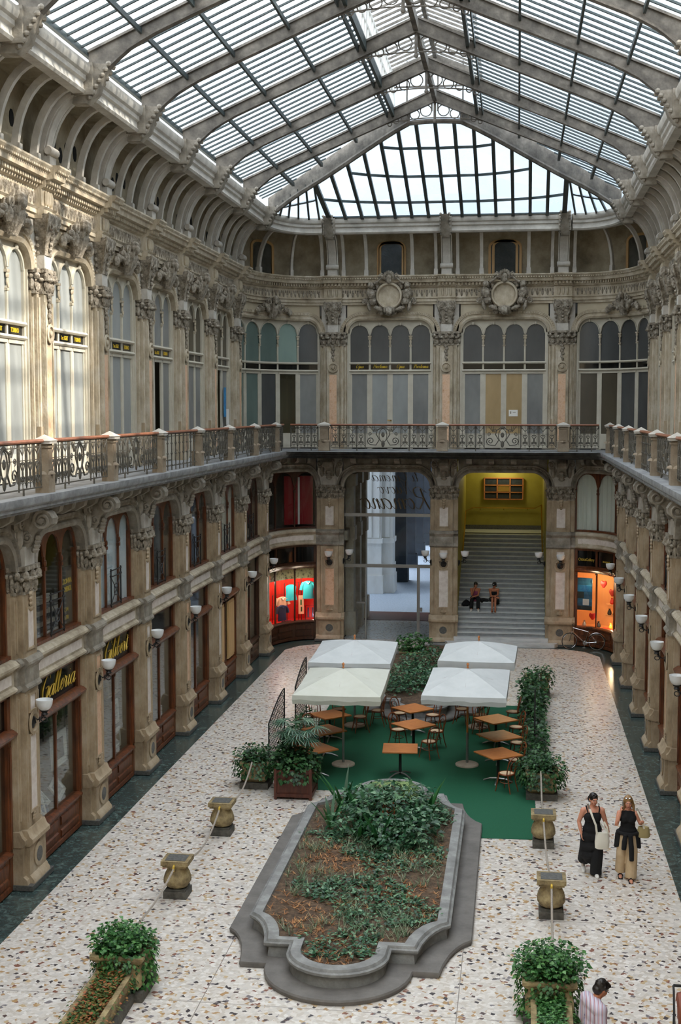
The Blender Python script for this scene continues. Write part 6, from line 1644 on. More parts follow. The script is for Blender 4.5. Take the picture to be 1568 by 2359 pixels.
shirt(fl_, -1.3, -0.45, 2.34, 0.5, 0.7, 'cloth_teal', 'teal polo shirt hanging highest in the red corner shop window')
shirt(fl_, -0.62, -0.6, 2.2, 0.46, 0.62, 'cloth_teal', 'teal sleeveless top behind the mullion of the red corner shop', False, flare=1.2)
shirt(fl_, -0.27, -0.62, 1.72, 0.46, 0.6, 'cloth_peach', 'peach jacket at the back of the red corner shop window', True, 'cloth_white')
shirt(fl_, -0.12, -0.35, 1.42, 0.46, 0.6, 'cloth_navy', 'navy jacket at the lower left of the red corner shop window', True, 'cloth_navy')
m = MB(fl_); m.box(-1.12, -0.9, -0.5, -0.48, 1.0, 1.78); m.mi = 1; m.box(-1.05, -0.99, -0.48, -0.475, 1.1, 1.3); m.box(-1.04, -0.97, -0.48, -0.475, 1.38, 1.6); tag(m.build('paper_banner', ['cloth_peach', 'ivy']), 'tall peach paper banner below the teal polo shirt', 'banner')
for i in range(4):
    m = MB(fl_); s = -1.3 - 0.09 * i; m.box(s - 0.028, s + 0.028, -0.55, -0.5, 0.85, 1.25); tag(m.build('scarf', ['cloth_navy', 'room_darkred', 'cloth_navy', 'room_darkred'][i]), ['dark blue scarf nearest the peach banner', 'dark red scarf second from the peach banner', 'dark blue scarf third from the peach banner', 'dark red scarf at the far right of the red shop window'][i], 'scarf', 'scarves in the red shop window')
o = thing('garment_rack', label='thin dark rail frame holding garments in the red shop window', cat='rack')
m = MB(fl_)
for a, b, z in ((-1.55, -1.05, 2.5), (-0.95, -0.4, 2.3), (-0.5, 0.1, 1.85), (-1.62, -1.2, 1.3)):
    m.tube([(a, -0.7, 0.7), (a, -0.7, z), (b, -0.7, z), (b, -0.7, 0.7)], 0.015, 5)
m.build('frame', 'iron_dark', o)
m = MB(fl_); m.loft([[(-0.4 + a * 0.2, -0.4 + b * 0.14, z) for a, b in ((-1, -1), (1, -1), (1, 1), (-1, 1))] for z in (0.7, 0.76)]); tag(m.build('folded_cloth', 'cloth_navy'), 'folded navy cloth on the floor of the red shop window', 'cloth')
m = MB(fl_); m.loft([[(-0.95 + a * 0.3, -0.35 + b * 0.12, z) for a, b in ((-1, -1), (1, -1), (1, 1), (-1, 1))] for z in (0.7, 0.74)]); tag(m.build('folded_cloth', 'cloth_peach'), 'folded peach cloth on the floor of the red shop window', 'cloth')
# orange corner shop
m = MB(fr_)
m.box(0.85, 1.6, -0.12, -0.1, 1.45, 2.75, 6); m.mi = 1; m.box(0.88, 1.57, -0.1, -0.09, 2.2, 2.45, 6); m.mi = 2; m.box(1.0, 1.3, -0.1, -0.085, 1.65, 1.9, 3); m.mi = 3; m.box(1.25, 1.57, -0.1, -0.088, 1.92, 2.18, 3); m.mi = 3; m.box(0.85, 1.6, -0.1, -0.095, 1.45, 1.62, 6)
tag(m.build('travel_poster', ['poster_blue', 'blue_paper', 'paper', 'poster_dark']), 'blue poster filling the left pane of the orange lit shop', 'poster')
o = thing('display_shelves', label='bright shelves of trinkets behind the right pane of the orange shop', cat='shelves')
for z in (1.25, 1.7): 
    m = MB(fr_); m.box(-0.6, 0.4, -1.0, -0.45, z, z + 0.03, 4); m.build('shelf', 'room_orange', o)
for i, (s, z, mt, lb) in enumerate(((0.3, 1.28, 'iron_dark', 'small dark ornament on the lower lit shelf, left'), (0.05, 1.28, 'ivy', 'small green ornament on the lower lit shelf, middle'), (-0.2, 1.28, 'iron_dark', 'small dark ornament on the lower lit shelf, right'), (0.2, 1.73, 'red_card', 'small red ornament on the upper lit shelf'), (1.3, 0.7, 'steel', 'grey metal vase on the orange shop window floor'), (0.75, 0.7, 'iron_dark', 'small dark pot near the mullion of the orange shop'), (0.25, 0.7, 'gold', 'gilt bowl on the orange shop window floor'))):
    m = MB(); c = fr_(s, -0.6, z); m.lathe([(0.05, 0.0), (0.09, 0.06), (0.07, 0.16), (0.03, 0.22), (0.05, 0.26)], c, 10); tag(m.build('ornament', mt), lb, 'ornament', 'trinkets in the orange shop window')
for s, z, lb in ((0.1, 2.2, 'big red paper heart in the right pane of the orange shop'), (0.95, 1.15, 'red fan shape beside the mullion of the orange shop'), (0.5, 2.5, 'dark red disc hanging high in the orange shop')):
    m = MB(fr_); m.loft([[(s + r * cos(a), d, z + r * 0.9 * sin(a) + (0.05 if abs(cos(a)) > 0.5 else 0)) for a in [2 * pi * k / 14 for k in range(14)]] for d, r in ((-0.5, 0.14), (-0.46, 0.15), (-0.44, 0.12))]); tag(m.build('red_decoration', 'red_card'), lb, 'decoration', 'red decorations in the orange shop')
m = MB(fr_); m.loft([[(0.2 + 0.35 * a, -0.4 + 0.2 * b, z) for a, b in ((-1, -1), (1, -1), (1, 1), (-1, 1))] for z in (0.7, 0.75)]); tag(m.build('tray', 'red_card'), 'red tray on the window floor of the orange shop', 'tray')
# prints in the two gallery windows on the left wall
def lw(yc): return lambda s, d, z: (-LOW + d, yc - s, z)
Y3 = (YK[3] + YK[4]) / 2; Y4 = (YK[4] + YK[5]) / 2
def print_frame(f, s, d, z, w, h, lean, lab, rot=0.0, art='paper_grey', fr='paper'):
    o = thing('framed_print', label=lab, cat='framed print', group='prints in the gallery windows')
    def g(x, y, zz):
        x2 = x * cos(rot) - zz * sin(rot); z2 = x * sin(rot) + zz * cos(rot)
        return f(s + x2, d - z2 * sin(lean) + y * cos(lean), z + z2 * cos(lean) + y * sin(lean))
    m = MB(g); b = 0.06 if w > 0.4 else 0.03
    m.box(-w / 2, w / 2, -0.02, 0.0, 0, h); m.box(-w / 2, -w / 2 + b, 0, 0.02, 0, h); m.box(w / 2 - b, w / 2, 0, 0.02, 0, h); m.box(-w / 2, w / 2, 0, 0.02, 0, b); m.box(-w / 2, w / 2, 0, 0.02, h - b, h); m.build('frame', fr, o)
    m = MB(g); m.box(-w * 0.3, w * 0.3, 0, 0.012, h * 0.2, h * 0.8); m.build('picture', art, o)
f3 = lw(Y3); f4 = lw(Y4)
print_frame(f3, -0.85, -0.22, 1.55, 0.95, 0.75, 0.05, 'white framed print hanging at mid height in the Galleria window', art='poster_dark'); print_frame(f3, -0.85, -0.25, 2.35, 0.95, 0.6, 0.05, 'olive framed print hanging at the top of the Galleria window', art='room_olive', fr='room_mid')
print_frame(f3, 0.55, -0.15, 0.86, 0.5, 0.62, 0.5, 'tilted print lying highest among those in the Galleria window', 0.5); print_frame(f3, -0.95, -0.2, 0.84, 0.62, 0.42, 0.6, 'pale print leaning in the right corner of the Galleria window', -0.2)
print_frame(f3, -0.1, -0.25, 0.84, 0.5, 0.4, 0.7, 'pale print lying behind the mullion of the Galleria window', -0.1)
print_frame(f3, 0.75, -0.12, 0.72, 0.42, 0.3, 0.6, 'pale print with red heading low in the Galleria window', 0.1, 'paper_grey'); print_frame(f3, 0.32, -0.08, 0.72, 0.3, 0.3, 0.5, 'blue covered print low in the Galleria window', 0.3, 'book_blue', 'book_blue')
print_frame(f4, -0.85, -0.22, 1.5, 0.5, 0.6, 0.05, 'small framed print at mid height in the Gilibert window', art='paper_grey'); print_frame(f4, -0.75, -0.25, 2.25, 0.95, 0.65, 0.05, 'wide framed print at the top of the Gilibert window', art='room_olive', fr='room_mid'); print_frame(f4, -0.95, -0.22, 0.85, 0.5, 0.5, 0.05, 'framed print at the bottom right of the Gilibert window', art='room_mid')
print_frame(f4, 0.8, -0.08, 0.9, 0.42, 0.42, 0.3, 'white price card sheet propped at the left of the Gilibert window', 0.25)
# advertising sheet and book stacks behind the upper window over the Galleria shop
m = MB(f3); m.box(-1.42, -0.62, -0.09, -0.075, 4.75, 6.0); m.build
o = tag(m.build('advert_sheet', 'poster_dark'), 'black sheet with yellow Italian lettering in window over Galleria shop', 'poster')
m = MB(); m.text('LA DONNA', 0.17, -1.02, -0.07, 5.62, 0, 0.003, 1, 0.85); m.text('LA DOMENICA', 0.17, -1.02, -0.07, 5.44, 0, 0.003, 1, 0.62); m.text('2 3 4', 0.13, -1.02, -0.07, 5.0, 0, 0.003); m.text('6 7 8', 0.13, -1.02, -0.07, 4.82, 0, 0.003)
m.v = [f3(*p) for p in m.v]; m.build('lettering', 'gold_bright', o, False)
for s in (0.9, 0.45, 0.0, -0.4):
    for j in range(7):
        m = MB(f3); m.box(s - 0.19, s + 0.19, -0.35, -0.1, 4.65 + j * 0.12, 4.65 + j * 0.12 + 0.1 ); tag(m.build('folded_stack', 'iron_dark' if (j + int(s * 10)) % 2 else 'room_mid'), 'dark folded bundle piled behind the window over the Galleria shop', 'bundle', 'dark bundles behind the window over the Galleria shop')

# ------------------------------------------------------------------ people
def solid(name, mb, mt, parent, vox=0.011, it=4, fac=0.5):
    me = mb.mesh('tmp', mt); bm = bmesh.new(); bm.from_mesh(me); bmesh.ops.recalc_face_normals(bm, faces=bm.faces); bm.to_mesh(me); bm.free(); ob = bpy.data.objects.new('tmp', me); COL.objects.link(ob)
    r = ob.modifiers.new('r', 'REMESH'); r.mode = 'VOXEL'; r.voxel_size = vox
    s = ob.modifiers.new('s', 'SMOOTH'); s.factor = fac; s.iterations = it
    dg = bpy.context.evaluated_depsgraph_get(); dg.update()
    nm = bpy.data.meshes.new_from_object(ob.evaluated_get(dg)); nm.name = name
    nm.materials.clear(); nm.materials.append(MATS[mt]); nm.polygons.foreach_set('use_smooth', [True] * len(nm.polygons))
    bpy.data.objects.remove(ob); bpy.data.meshes.remove(me)
    return link(name, nm, parent)
V = Vector
def frame(d, n):
    d = V(d).normalized(); n = V(n); l = d.cross(n).normalized(); n = l.cross(d).normalized()
    return d, n, l
def hand(m, w, d, nrm, side, curl=0.5, s=1.0):
    """palm, four unequal bent fingers, thumb from the side of the palm"""
    d, n, l = frame(d, nrm); l = l * side; w = V(w); M = Matrix((l, n, d)).transposed()
    m.ball(tuple(w + d * 0.045 * s), (0.042 * s, 0.017 * s, 0.055 * s), 10, 8, M)
    for i, ln in enumerate((0.072, 0.082, 0.076, 0.06)):
        p = w + d * 0.085 * s + l * (0.03 - 0.02 * i) * s; dd = d + l * (0.12 - 0.08 * i); pts = [p - d * 0.02, p]; c = 0
        for k in range(3):
            c += curl * (0.5 + 0.3 * k); v = (dd * cos(c) + n * sin(c)).normalized(); p = p + v * ln * s * (0.42, 0.33, 0.25)[k]; pts.append(p)
        m.tube([tuple(q) for q in pts], [0.0105 * s, 0.0105 * s, 0.0095 * s, 0.009 * s, 0.008 * s], 7)
    p = w + d * 0.025 * s + l * 0.028 * s; q = p + (d * 0.6 + l * 0.7 + n * 0.2).normalized() * 0.035 * s; t = q + (d * 0.9 + l * 0.25 + n * 0.4).normalized() * 0.03 * s
    m.tube([tuple(p), tuple(q), tuple(t)], [0.013 * s, 0.011 * s, 0.009 * s], 7)
def foot(m, a, fwd, s=1.0, h=0.0):
    a = V(a); f = V((fwd[0], fwd[1], 0)).normalized(); dn = V((0, 0, fwd[2] if len(fwd) > 2 else 0))
    m.tube([tuple(a + V((0, 0, 0.0))), tuple(a + V((0, 0, -0.045)) - f * 0.02)], [0.04 * s, 0.04 * s], 8)
    m.tube([tuple(a - f * 0.05 + V((0, 0, -0.055))), tuple(a + f * 0.07 + V((0, 0, -0.05)) + dn * 0.07), tuple(a + f * 0.14 + V((0, 0, -0.06)) + dn * 0.14), tuple(a + f * 0.19 + V((0, 0, -0.065)) + dn * 0.19)], [0.032 * s, 0.04 * s, 0.036 * s, 0.022 * s], 8)
def head(m, c, M, s=1.0):
    """head of one mesh, M turns it: local -y is the face"""
    def b(p, r, n=12, k=9): v = M @ V(p) * s; m.ball(tuple(V(c) + v), tuple(q * s for q in r), n, k, M)
    b((0, 0.012, 0.025), (0.074, 0.092, 0.088)); b((0, -0.02, -0.03), (0.06, 0.07, 0.075)); b((0, -0.045, -0.075), (0.036, 0.036, 0.03))
    b((0, -0.092, -0.01), (0.011, 0.016, 0.026), 8, 6); b((0, -0.1, -0.026), (0.015, 0.013, 0.011), 8, 6); b((0, -0.083, 0.028), (0.05, 0.012, 0.01), 8, 6)
    b((0, -0.08, -0.058), (0.022, 0.014, 0.009), 8, 6)
    for q in (-1, 1): b((q * 0.076, 0.005, 0.0), (0.01, 0.02, 0.03), 8, 6); b((q * 0.038, -0.066, -0.025), (0.022, 0.018, 0.02), 8, 6)
def face(parent, c, M, s=1.0):
    m = MB()
    for q in (-1, 1): m.ball(tuple(V(c) + M @ V((q * 0.03, -0.083, 0.008)) * s), (0.013 * s, 0.006 * s, 0.0075 * s), 8, 6, M)
    m.build('eyes', 'eye_white', parent)
    m = MB()
    for q in (-1, 1):
        m.ball(tuple(V(c) + M @ V((q * 0.03, -0.088, 0.008)) * s), (0.006 * s, 0.004 * s, 0.006 * s), 8, 6, M)
        m.ball(tuple(V(c) + M @ V((q * 0.032, -0.086, 0.028)) * s), (0.019 * s, 0.006 * s, 0.004 * s), 8, 5, M)
    m.build('pupils_and_brows', 'hair_dark', parent)
    m = MB(); m.ball(tuple(V(c) + M @ V((0, -0.092, -0.057)) * s), (0.02 * s, 0.006 * s, 0.007 * s), 8, 6, M); m.build('lips', 'lip', parent)
def rotm(yaw, pitch=0.0, roll=0.0): return Matrix.Rotation(yaw, 3, 'Z') @ Matrix.Rotation(pitch, 3, 'X') @ Matrix.Rotation(roll, 3, 'Y')
def torso(m, pel, chest, neck, w=1.0, dpt=1.0, yaw=0.0):
    pel, chest, neck = V(pel), V(chest), V(neck); ax = (chest - pel).normalized()
    M = Matrix.Rotation(0, 3, 'Z'); q = V((0, 0, 1)).rotation_difference(ax).to_matrix() @ Matrix.Rotation(yaw, 3, 'Z')
    m.ball(tuple(pel), (0.165 * w, 0.125 * dpt, 0.14), 14, 10, q); m.ball(tuple(pel.lerp(chest, 0.45)), (0.135 * w, 0.1 * dpt, 0.16), 14, 10, q); m.ball(tuple(chest), (0.155 * w, 0.11 * dpt, 0.17), 14, 10, q)
    m.tube([tuple(chest + ax * 0.05), tuple(neck), tuple(neck + ax * 0.07)], [0.085, 0.052, 0.05], 10)
def arm(m, sh, el, wr, w=1.0): m.tube([tuple(sh), tuple(V(sh).lerp(V(el), 0.4)), tuple(el), tuple(V(el).lerp(V(wr), 0.35)), tuple(wr)], [0.052 * w, 0.047 * w, 0.037 * w, 0.037 * w, 0.024 * w], 9); m.ball(tuple(sh), 0.056 * w, 10, 8)
def leg(m, hp, kn, an, w=1.0): m.tube([tuple(hp), tuple(V(hp).lerp(V(kn), 0.5)), tuple(kn), tuple(V(kn).lerp(V(an), 0.35)), tuple(an)], [0.088 * w, 0.072 * w, 0.053 * w, 0.053 * w, 0.034 * w], 10)
def skirt(rings, n=28, wave=0.0, nw=7, ph=0.0):
    m = MB(); rr = []
    for i, (c, rx, ry, z) in enumerate(rings):
        wv = wave * i / len(rings); rr.append([(c[0] + rx * (1 + wv * sin(nw * a + ph)) * cos(a), c[1] + ry * (1 + wv * sin(nw * a + ph)) * sin(a), z) for a in [2 * pi * k / n for k in range(n)]])
    m.loft(rr); return m
def strip(m, pts, w, th=0.004, nrm=(0, -1, 0)):
    """flat band along a path"""
    pts = [V(p) for p in pts]; rings = []
    for i, p in enumerate(pts):
        t = (pts[min(i + 1, len(pts) - 1)] - pts[max(i - 1, 0)]).normalized(); s = t.cross(V(nrm)).normalized() * w / 2; n = s.cross(t).normalized() * th
        rings.append([tuple(p - s - n), tuple(p + s - n), tuple(p + s + n), tuple(p - s + n)])
    m.loft(rings)
# --- woman in the long black dress (faces the camera; her right is -x)
def woman_black():
    o = thing('person', (4.5, 26.45, 0), 0.12, 'woman in a long black dress with a white shoulder bag, walking', 'person')
    pel, ch, nk, hd = (0, 0.02, 0.93), (0, 0.0, 1.24), (0, 0.0, 1.42), (0.01, -0.03, 1.575)
    M = rotm(0.2, 0.15); m = MB(); torso(m, pel, ch, nk, 1.12, 1.1); head(m, hd, M, 1.12)
    sr, sl_ = (-0.185, 0.01, 1.335), (0.185, 0.01, 1.335)
    arm(m, sr, (-0.27, 0.04, 1.1), (-0.23, -0.05, 0.87), 1.2); hand(m, (-0.23, -0.05, 0.87), (0.1, -0.15, -1), (1, 0, 0), -1, 0.5)
    arm(m, sl_, (0.27, 0.05, 1.1), (0.33, 0.0, 0.88), 1.2); hand(m, (0.33, 0.0, 0.88), (0.05, -0.1, -1), (-1, 0, 0), -1, 0.4)
    m.tube([sr, (-0.08, 0.02, 1.37), (0, 0.02, 1.385), (0.08, 0.02, 1.37), sl_], [0.055, 0.06, 0.065, 0.06, 0.055], 9)
    leg(m, (-0.09, 0.02, 0.88), (-0.12, 0.02, 0.5), (-0.13, 0.26, 0.16)); leg(m, (0.09, 0.02, 0.88), (0.08, -0.12, 0.48), (0.06, -0.1, 0.09))
    foot(m, (-0.13, 0.26, 0.16), (-0.1, -1, -0.45)); foot(m, (0.06, -0.1, 0.09), (0.1, -1, 0))
    solid('body', m, 'skin', o); face(o, hd, M, 1.12)
    d = MB(); torso(d, pel, (0, -0.005, 1.21), (0, 0, 1.2), 1.2, 1.22); d.ball((-0.08, -0.1, 1.22), (0.085, 0.07, 0.09)); d.ball((0.08, -0.1, 1.22), (0.085, 0.07, 0.09))
    for (cx, cy), rx, ry, z in (((0, 0.01), 0.2, 0.15, 0.95), ((0, 0.02), 0.25, 0.18, 0.8), ((0, 0.03), 0.25, 0.2, 0.6), ((-0.02, 0.05), 0.22, 0.2, 0.42)): d.ball((cx, cy, z), (rx, ry, 0.15), 14, 10)
    d.tube([(0.09, 0.02, 0.7), (0.09, -0.07, 0.45), (0.07, -0.08, 0.12)], [0.14, 0.13, 0.12], 12); d.tube([(0.07, -0.08, 0.14), (0.07, -0.08, 0.03)], [0.12, 0.125], 12); d.tube([(-0.1, 0.03, 0.7), (-0.12, 0.07, 0.5), (-0.12, 0.2, 0.24)], [0.14, 0.13, 0.14], 12); d.ball((0, 0.06, 0.4), (0.19, 0.17, 0.2), 14, 10)
    solid('dress', d, 'cloth_black', o, 0.014, 5)
    s = MB()
    for q in (-1, 1): strip(s, [(q * 0.1, -0.12, 1.28), (q * 0.13, -0.07, 1.39), (q * 0.13, 0.02, 1.43), (q * 0.12, 0.1, 1.34)], 0.025)
    s.build('dress_straps', 'cloth_black', o)
    h = MB(); h.ball(tuple(V(hd) + M @ V((0, 0.02, 0.04))), (0.092, 0.108, 0.1), 14, 10, M); h.ball(tuple(V(hd) + M @ V((-0.03, 0.125, -0.03))), (0.05, 0.04, 0.065), 10, 8, M); h.ball(tuple(V(hd) + M @ V((0, 0.055, -0.02))), (0.087, 0.083, 0.078), 12, 8, M)
    hm = solid('hair', h, 'hair_dark', o, 0.009, 3)
    g = MB()
    for q in (-1, 1): g.ball(tuple(V(hd) + M @ V((q * 0.035, -0.045, 0.105))), (0.03, 0.02, 0.018), 8, 6, M)
    g.build('sunglasses', 'black_paint', o)
    sh = MB(); foot(sh, (0.06, -0.1, 0.09), (0.1, -1, 0), 1.15); solid('shoe', sh, 'white_paint', o, 0.01, 2)
    sh = MB(); foot(sh, (-0.13, 0.26, 0.16), (-0.1, -1, -0.45), 1.15); solid('shoe', sh, 'white_paint', o, 0.01, 2)
    b = thing('shoulder_bag', (4.5, 26.45, 0), 0.12, 'white cloth shoulder bag worn across the black dress', 'bag')
    m = MB(); m.loft([[(0.17 + 0.15 * w * cos(a), -0.17 + 0.055 * w * sin(a) - (0.95 - z) * 0.05, z) for a in [2 * pi * k / 14 for k in range(14)]] for z, w in ((0.6, 0.75), (0.62, 0.95), (0.75, 1.0), (0.88, 0.9), (0.93, 0.85))]); m.build('pouch', 'cloth_white', b)
    m = MB(); strip(m, [(0.06, -0.2, 0.9), (0.03, -0.21, 1.1), (-0.03, -0.2, 1.25), (-0.08, -0.12, 1.4), (-0.1, 0.02, 1.46), (-0.05, 0.13, 1.35), (0.1, 0.17, 1.1), (0.26, 0.0, 0.95), (0.29, -0.13, 0.9)], 0.04); strip(m, [(0.29, -0.18, 0.9), (0.26, -0.2, 1.05), (0.2, -0.17, 1.16)], 0.035); m.build('strap', 'cloth_white', b)
woman_black()
def woman_phone():
    o = thing('person', (5.2, 26.35, 0), -0.05, 'blond woman in black top and beige trousers, phoning as she walks', 'person')
    pel, ch, nk, hd = (0, 0.02, 0.94), (0, 0.0, 1.25), (0, 0.0, 1.42), (0.0, -0.03, 1.575)
    M = rotm(0.02, 0.12, -0.05); m = MB(); torso(m, pel, ch, nk, 1.0, 1.0); head(m, hd, M, 1.1)
    sr, sl_ = (-0.17, 0.01, 1.335), (0.17, 0.01, 1.335)
    arm(m, sr, (-0.23, -0.13, 1.12), (-0.15, -0.1, 1.38), 1.05); hand(m, (-0.15, -0.1, 1.38), (0.1, 0.3, 1), (1, 0.3, 0), -1, 0.7)
    arm(m, sl_, (0.25, 0.03, 1.12), (0.27, -0.13, 1.2), 1.05); hand(m, (0.26, -0.12, 1.19), (0.1, -0.6, 0.2), (0, 0, 1), 1, 0.9)
    m.tube([sr, (-0.08, 0.02, 1.37), (0, 0.02, 1.385), (0.08, 0.02, 1.37), sl_], [0.05, 0.055, 0.06, 0.055, 0.05], 9)
    leg(m, (-0.09, 0.02, 0.9), (-0.11, -0.04, 0.5), (-0.13, 0.08, 0.1)); leg(m, (0.09, 0.02, 0.9), (0.08, -0.1, 0.5), (0.06, -0.16, 0.08))
    foot(m, (-0.13, 0.08, 0.1), (0, -1, -0.15)); foot(m, (0.06, -0.16, 0.08), (0.15, -1, 0))
    solid('body', m, 'skin', o); face(o, hd, M, 1.1)
    t = MB(); torso(t, (0, 0.02, 0.98), (0, -0.005, 1.25), (0, 0, 1.22), 1.12, 1.18); t.tube([(-0.14, 0.01, 1.335), (0, 0.03, 1.345), (0.14, 0.01, 1.335)], [0.065, 0.085, 0.065], 10); t.ball((-0.07, -0.09, 1.24), (0.08, 0.06, 0.085)); t.ball((0.07, -0.09, 1.24), (0.08, 0.06, 0.085))
    solid('top', t, 'cloth_black', o, 0.012, 4)
    p = MB(); p.ball((0, 0.02, 0.9), (0.18, 0.14, 0.15), 14, 10); p.tube([(-0.09, 0.02, 0.9), (-0.12, -0.03, 0.5), (-0.13, 0.06, 0.12)], [0.115, 0.105, 0.115], 12); p.tube([(0.09, 0.02, 0.9), (0.09, -0.08, 0.5), (0.07, -0.12, 0.05)], [0.115, 0.11, 0.12], 12)
    solid('trousers', p, 'cloth_beige', o, 0.013, 4)
    j = MB(); j.tube([(0.2 * cos(a), 0.02 + 0.16 * sin(a), 0.95) for a in [2 * pi * k / 18 for k in range(18)]], 0.038, 8, True)
    j.loft([[(rr * cos(a), 0.03 + rr * 0.85 * sin(a), z) for a in [-0.7 + (pi + 1.4) * k / 16 for k in range(17)]] + [((rr - 0.05) * cos(a), 0.03 + (rr - 0.05) * 0.85 * sin(a), z) for a in [-0.7 + (pi + 1.4) * k / 16 for k in range(17)]][::-1] for z, rr in ((0.96, 0.2), (0.8, 0.235), (0.66, 0.27))])
    for q, ln in ((-1, 0.3), (1, 0.52)): j.tube([(q * 0.05, -0.17, 0.94), (q * 0.07, -0.19, 0.94 - ln * 0.5), (q * 0.08, -0.2, 0.94 - ln)], [0.045, 0.055, 0.05], 8); j.tube([(q * 0.2, 0.0, 0.92), (q * 0.24, 0.02, 0.62)], [0.05, 0.035], 8)
    solid('tied_jumper', j, 'cloth_black', o, 0.013, 3)
    h = MB(); h.ball(tuple(V(hd) + M @ V((0, 0.02, 0.042))), (0.094, 0.108, 0.1), 14, 10, M)
    for q in (-1, 1): h.tube([tuple(V(hd) + M @ V((q * 0.07, 0.0, 0.05))), tuple(V(hd) + M @ V((q * 0.095, 0.02, -0.08))), tuple(V(hd) + M @ V((q * 0.11, 0.0, -0.2)))], [0.03, 0.036, 0.02], 8)
    h.tube([tuple(V(hd) + V((0, 0.07, 0.02))), tuple(V(hd) + V((0, 0.1, -0.2)))], [0.08, 0.07], 10); solid('hair', h, 'hair_blond', o, 0.009, 3)
    g = MB()
    for q in (-1, 1): g.ball(tuple(V(hd) + M @ V((q * 0.035, -0.055, 0.105))), (0.03, 0.02, 0.016), 8, 6, M)
    g.build('sunglasses', 'chrome', o)
    s = MB()
    for a in ((-0.13, 0.05, 0.075), (0.07, -0.19, 0.06)): s.tube([(a[0] - 0.045, a[1] - 0.04, a[2] - 0.04), (a[0], a[1] - 0.05, a[2] + 0.012), (a[0] + 0.045, a[1] - 0.04, a[2] - 0.04)], 0.02, 6); s.box(a[0] - 0.045, a[0] + 0.045, a[1] - 0.17, a[1] + 0.1, a[2] - 0.075, a[2] - 0.055)
    s.build('sandals', 'cloth_black', o)
    b = MB(); b.box(-0.012, 0.012, -0.03, 0.03, -0.055, 0.055); tag(b.build('mobile_phone', 'steel', None, True, 0.6, (5.088, 26.3, 1.535)), 'silver mobile phone held to the ear of the blond woman', 'phone')
    b = thing('handbag', (5.2, 26.35, 0), -0.05, 'tan handbag hanging from the shoulder of the blond woman', 'bag')
    m = MB(); m.loft([[(0.31 + 0.13 * w * cos(a), 0.0 + 0.07 * w * sin(a), z) for a in [2 * pi * k / 14 for k in range(14)]] for z, w in ((0.86, 0.85), (0.88, 1.0), (1.0, 0.95), (1.08, 0.8))]); m.build('pouch', 'cloth_tan', b)
    m = MB(); strip(m, [(0.32, -0.07, 1.06), (0.26, -0.12, 1.25), (0.18, -0.08, 1.42), (0.17, 0.03, 1.44), (0.24, 0.1, 1.3), (0.34, 0.05, 1.06)], 0.035); m.build('strap', 'cloth_white', b)
woman_phone()
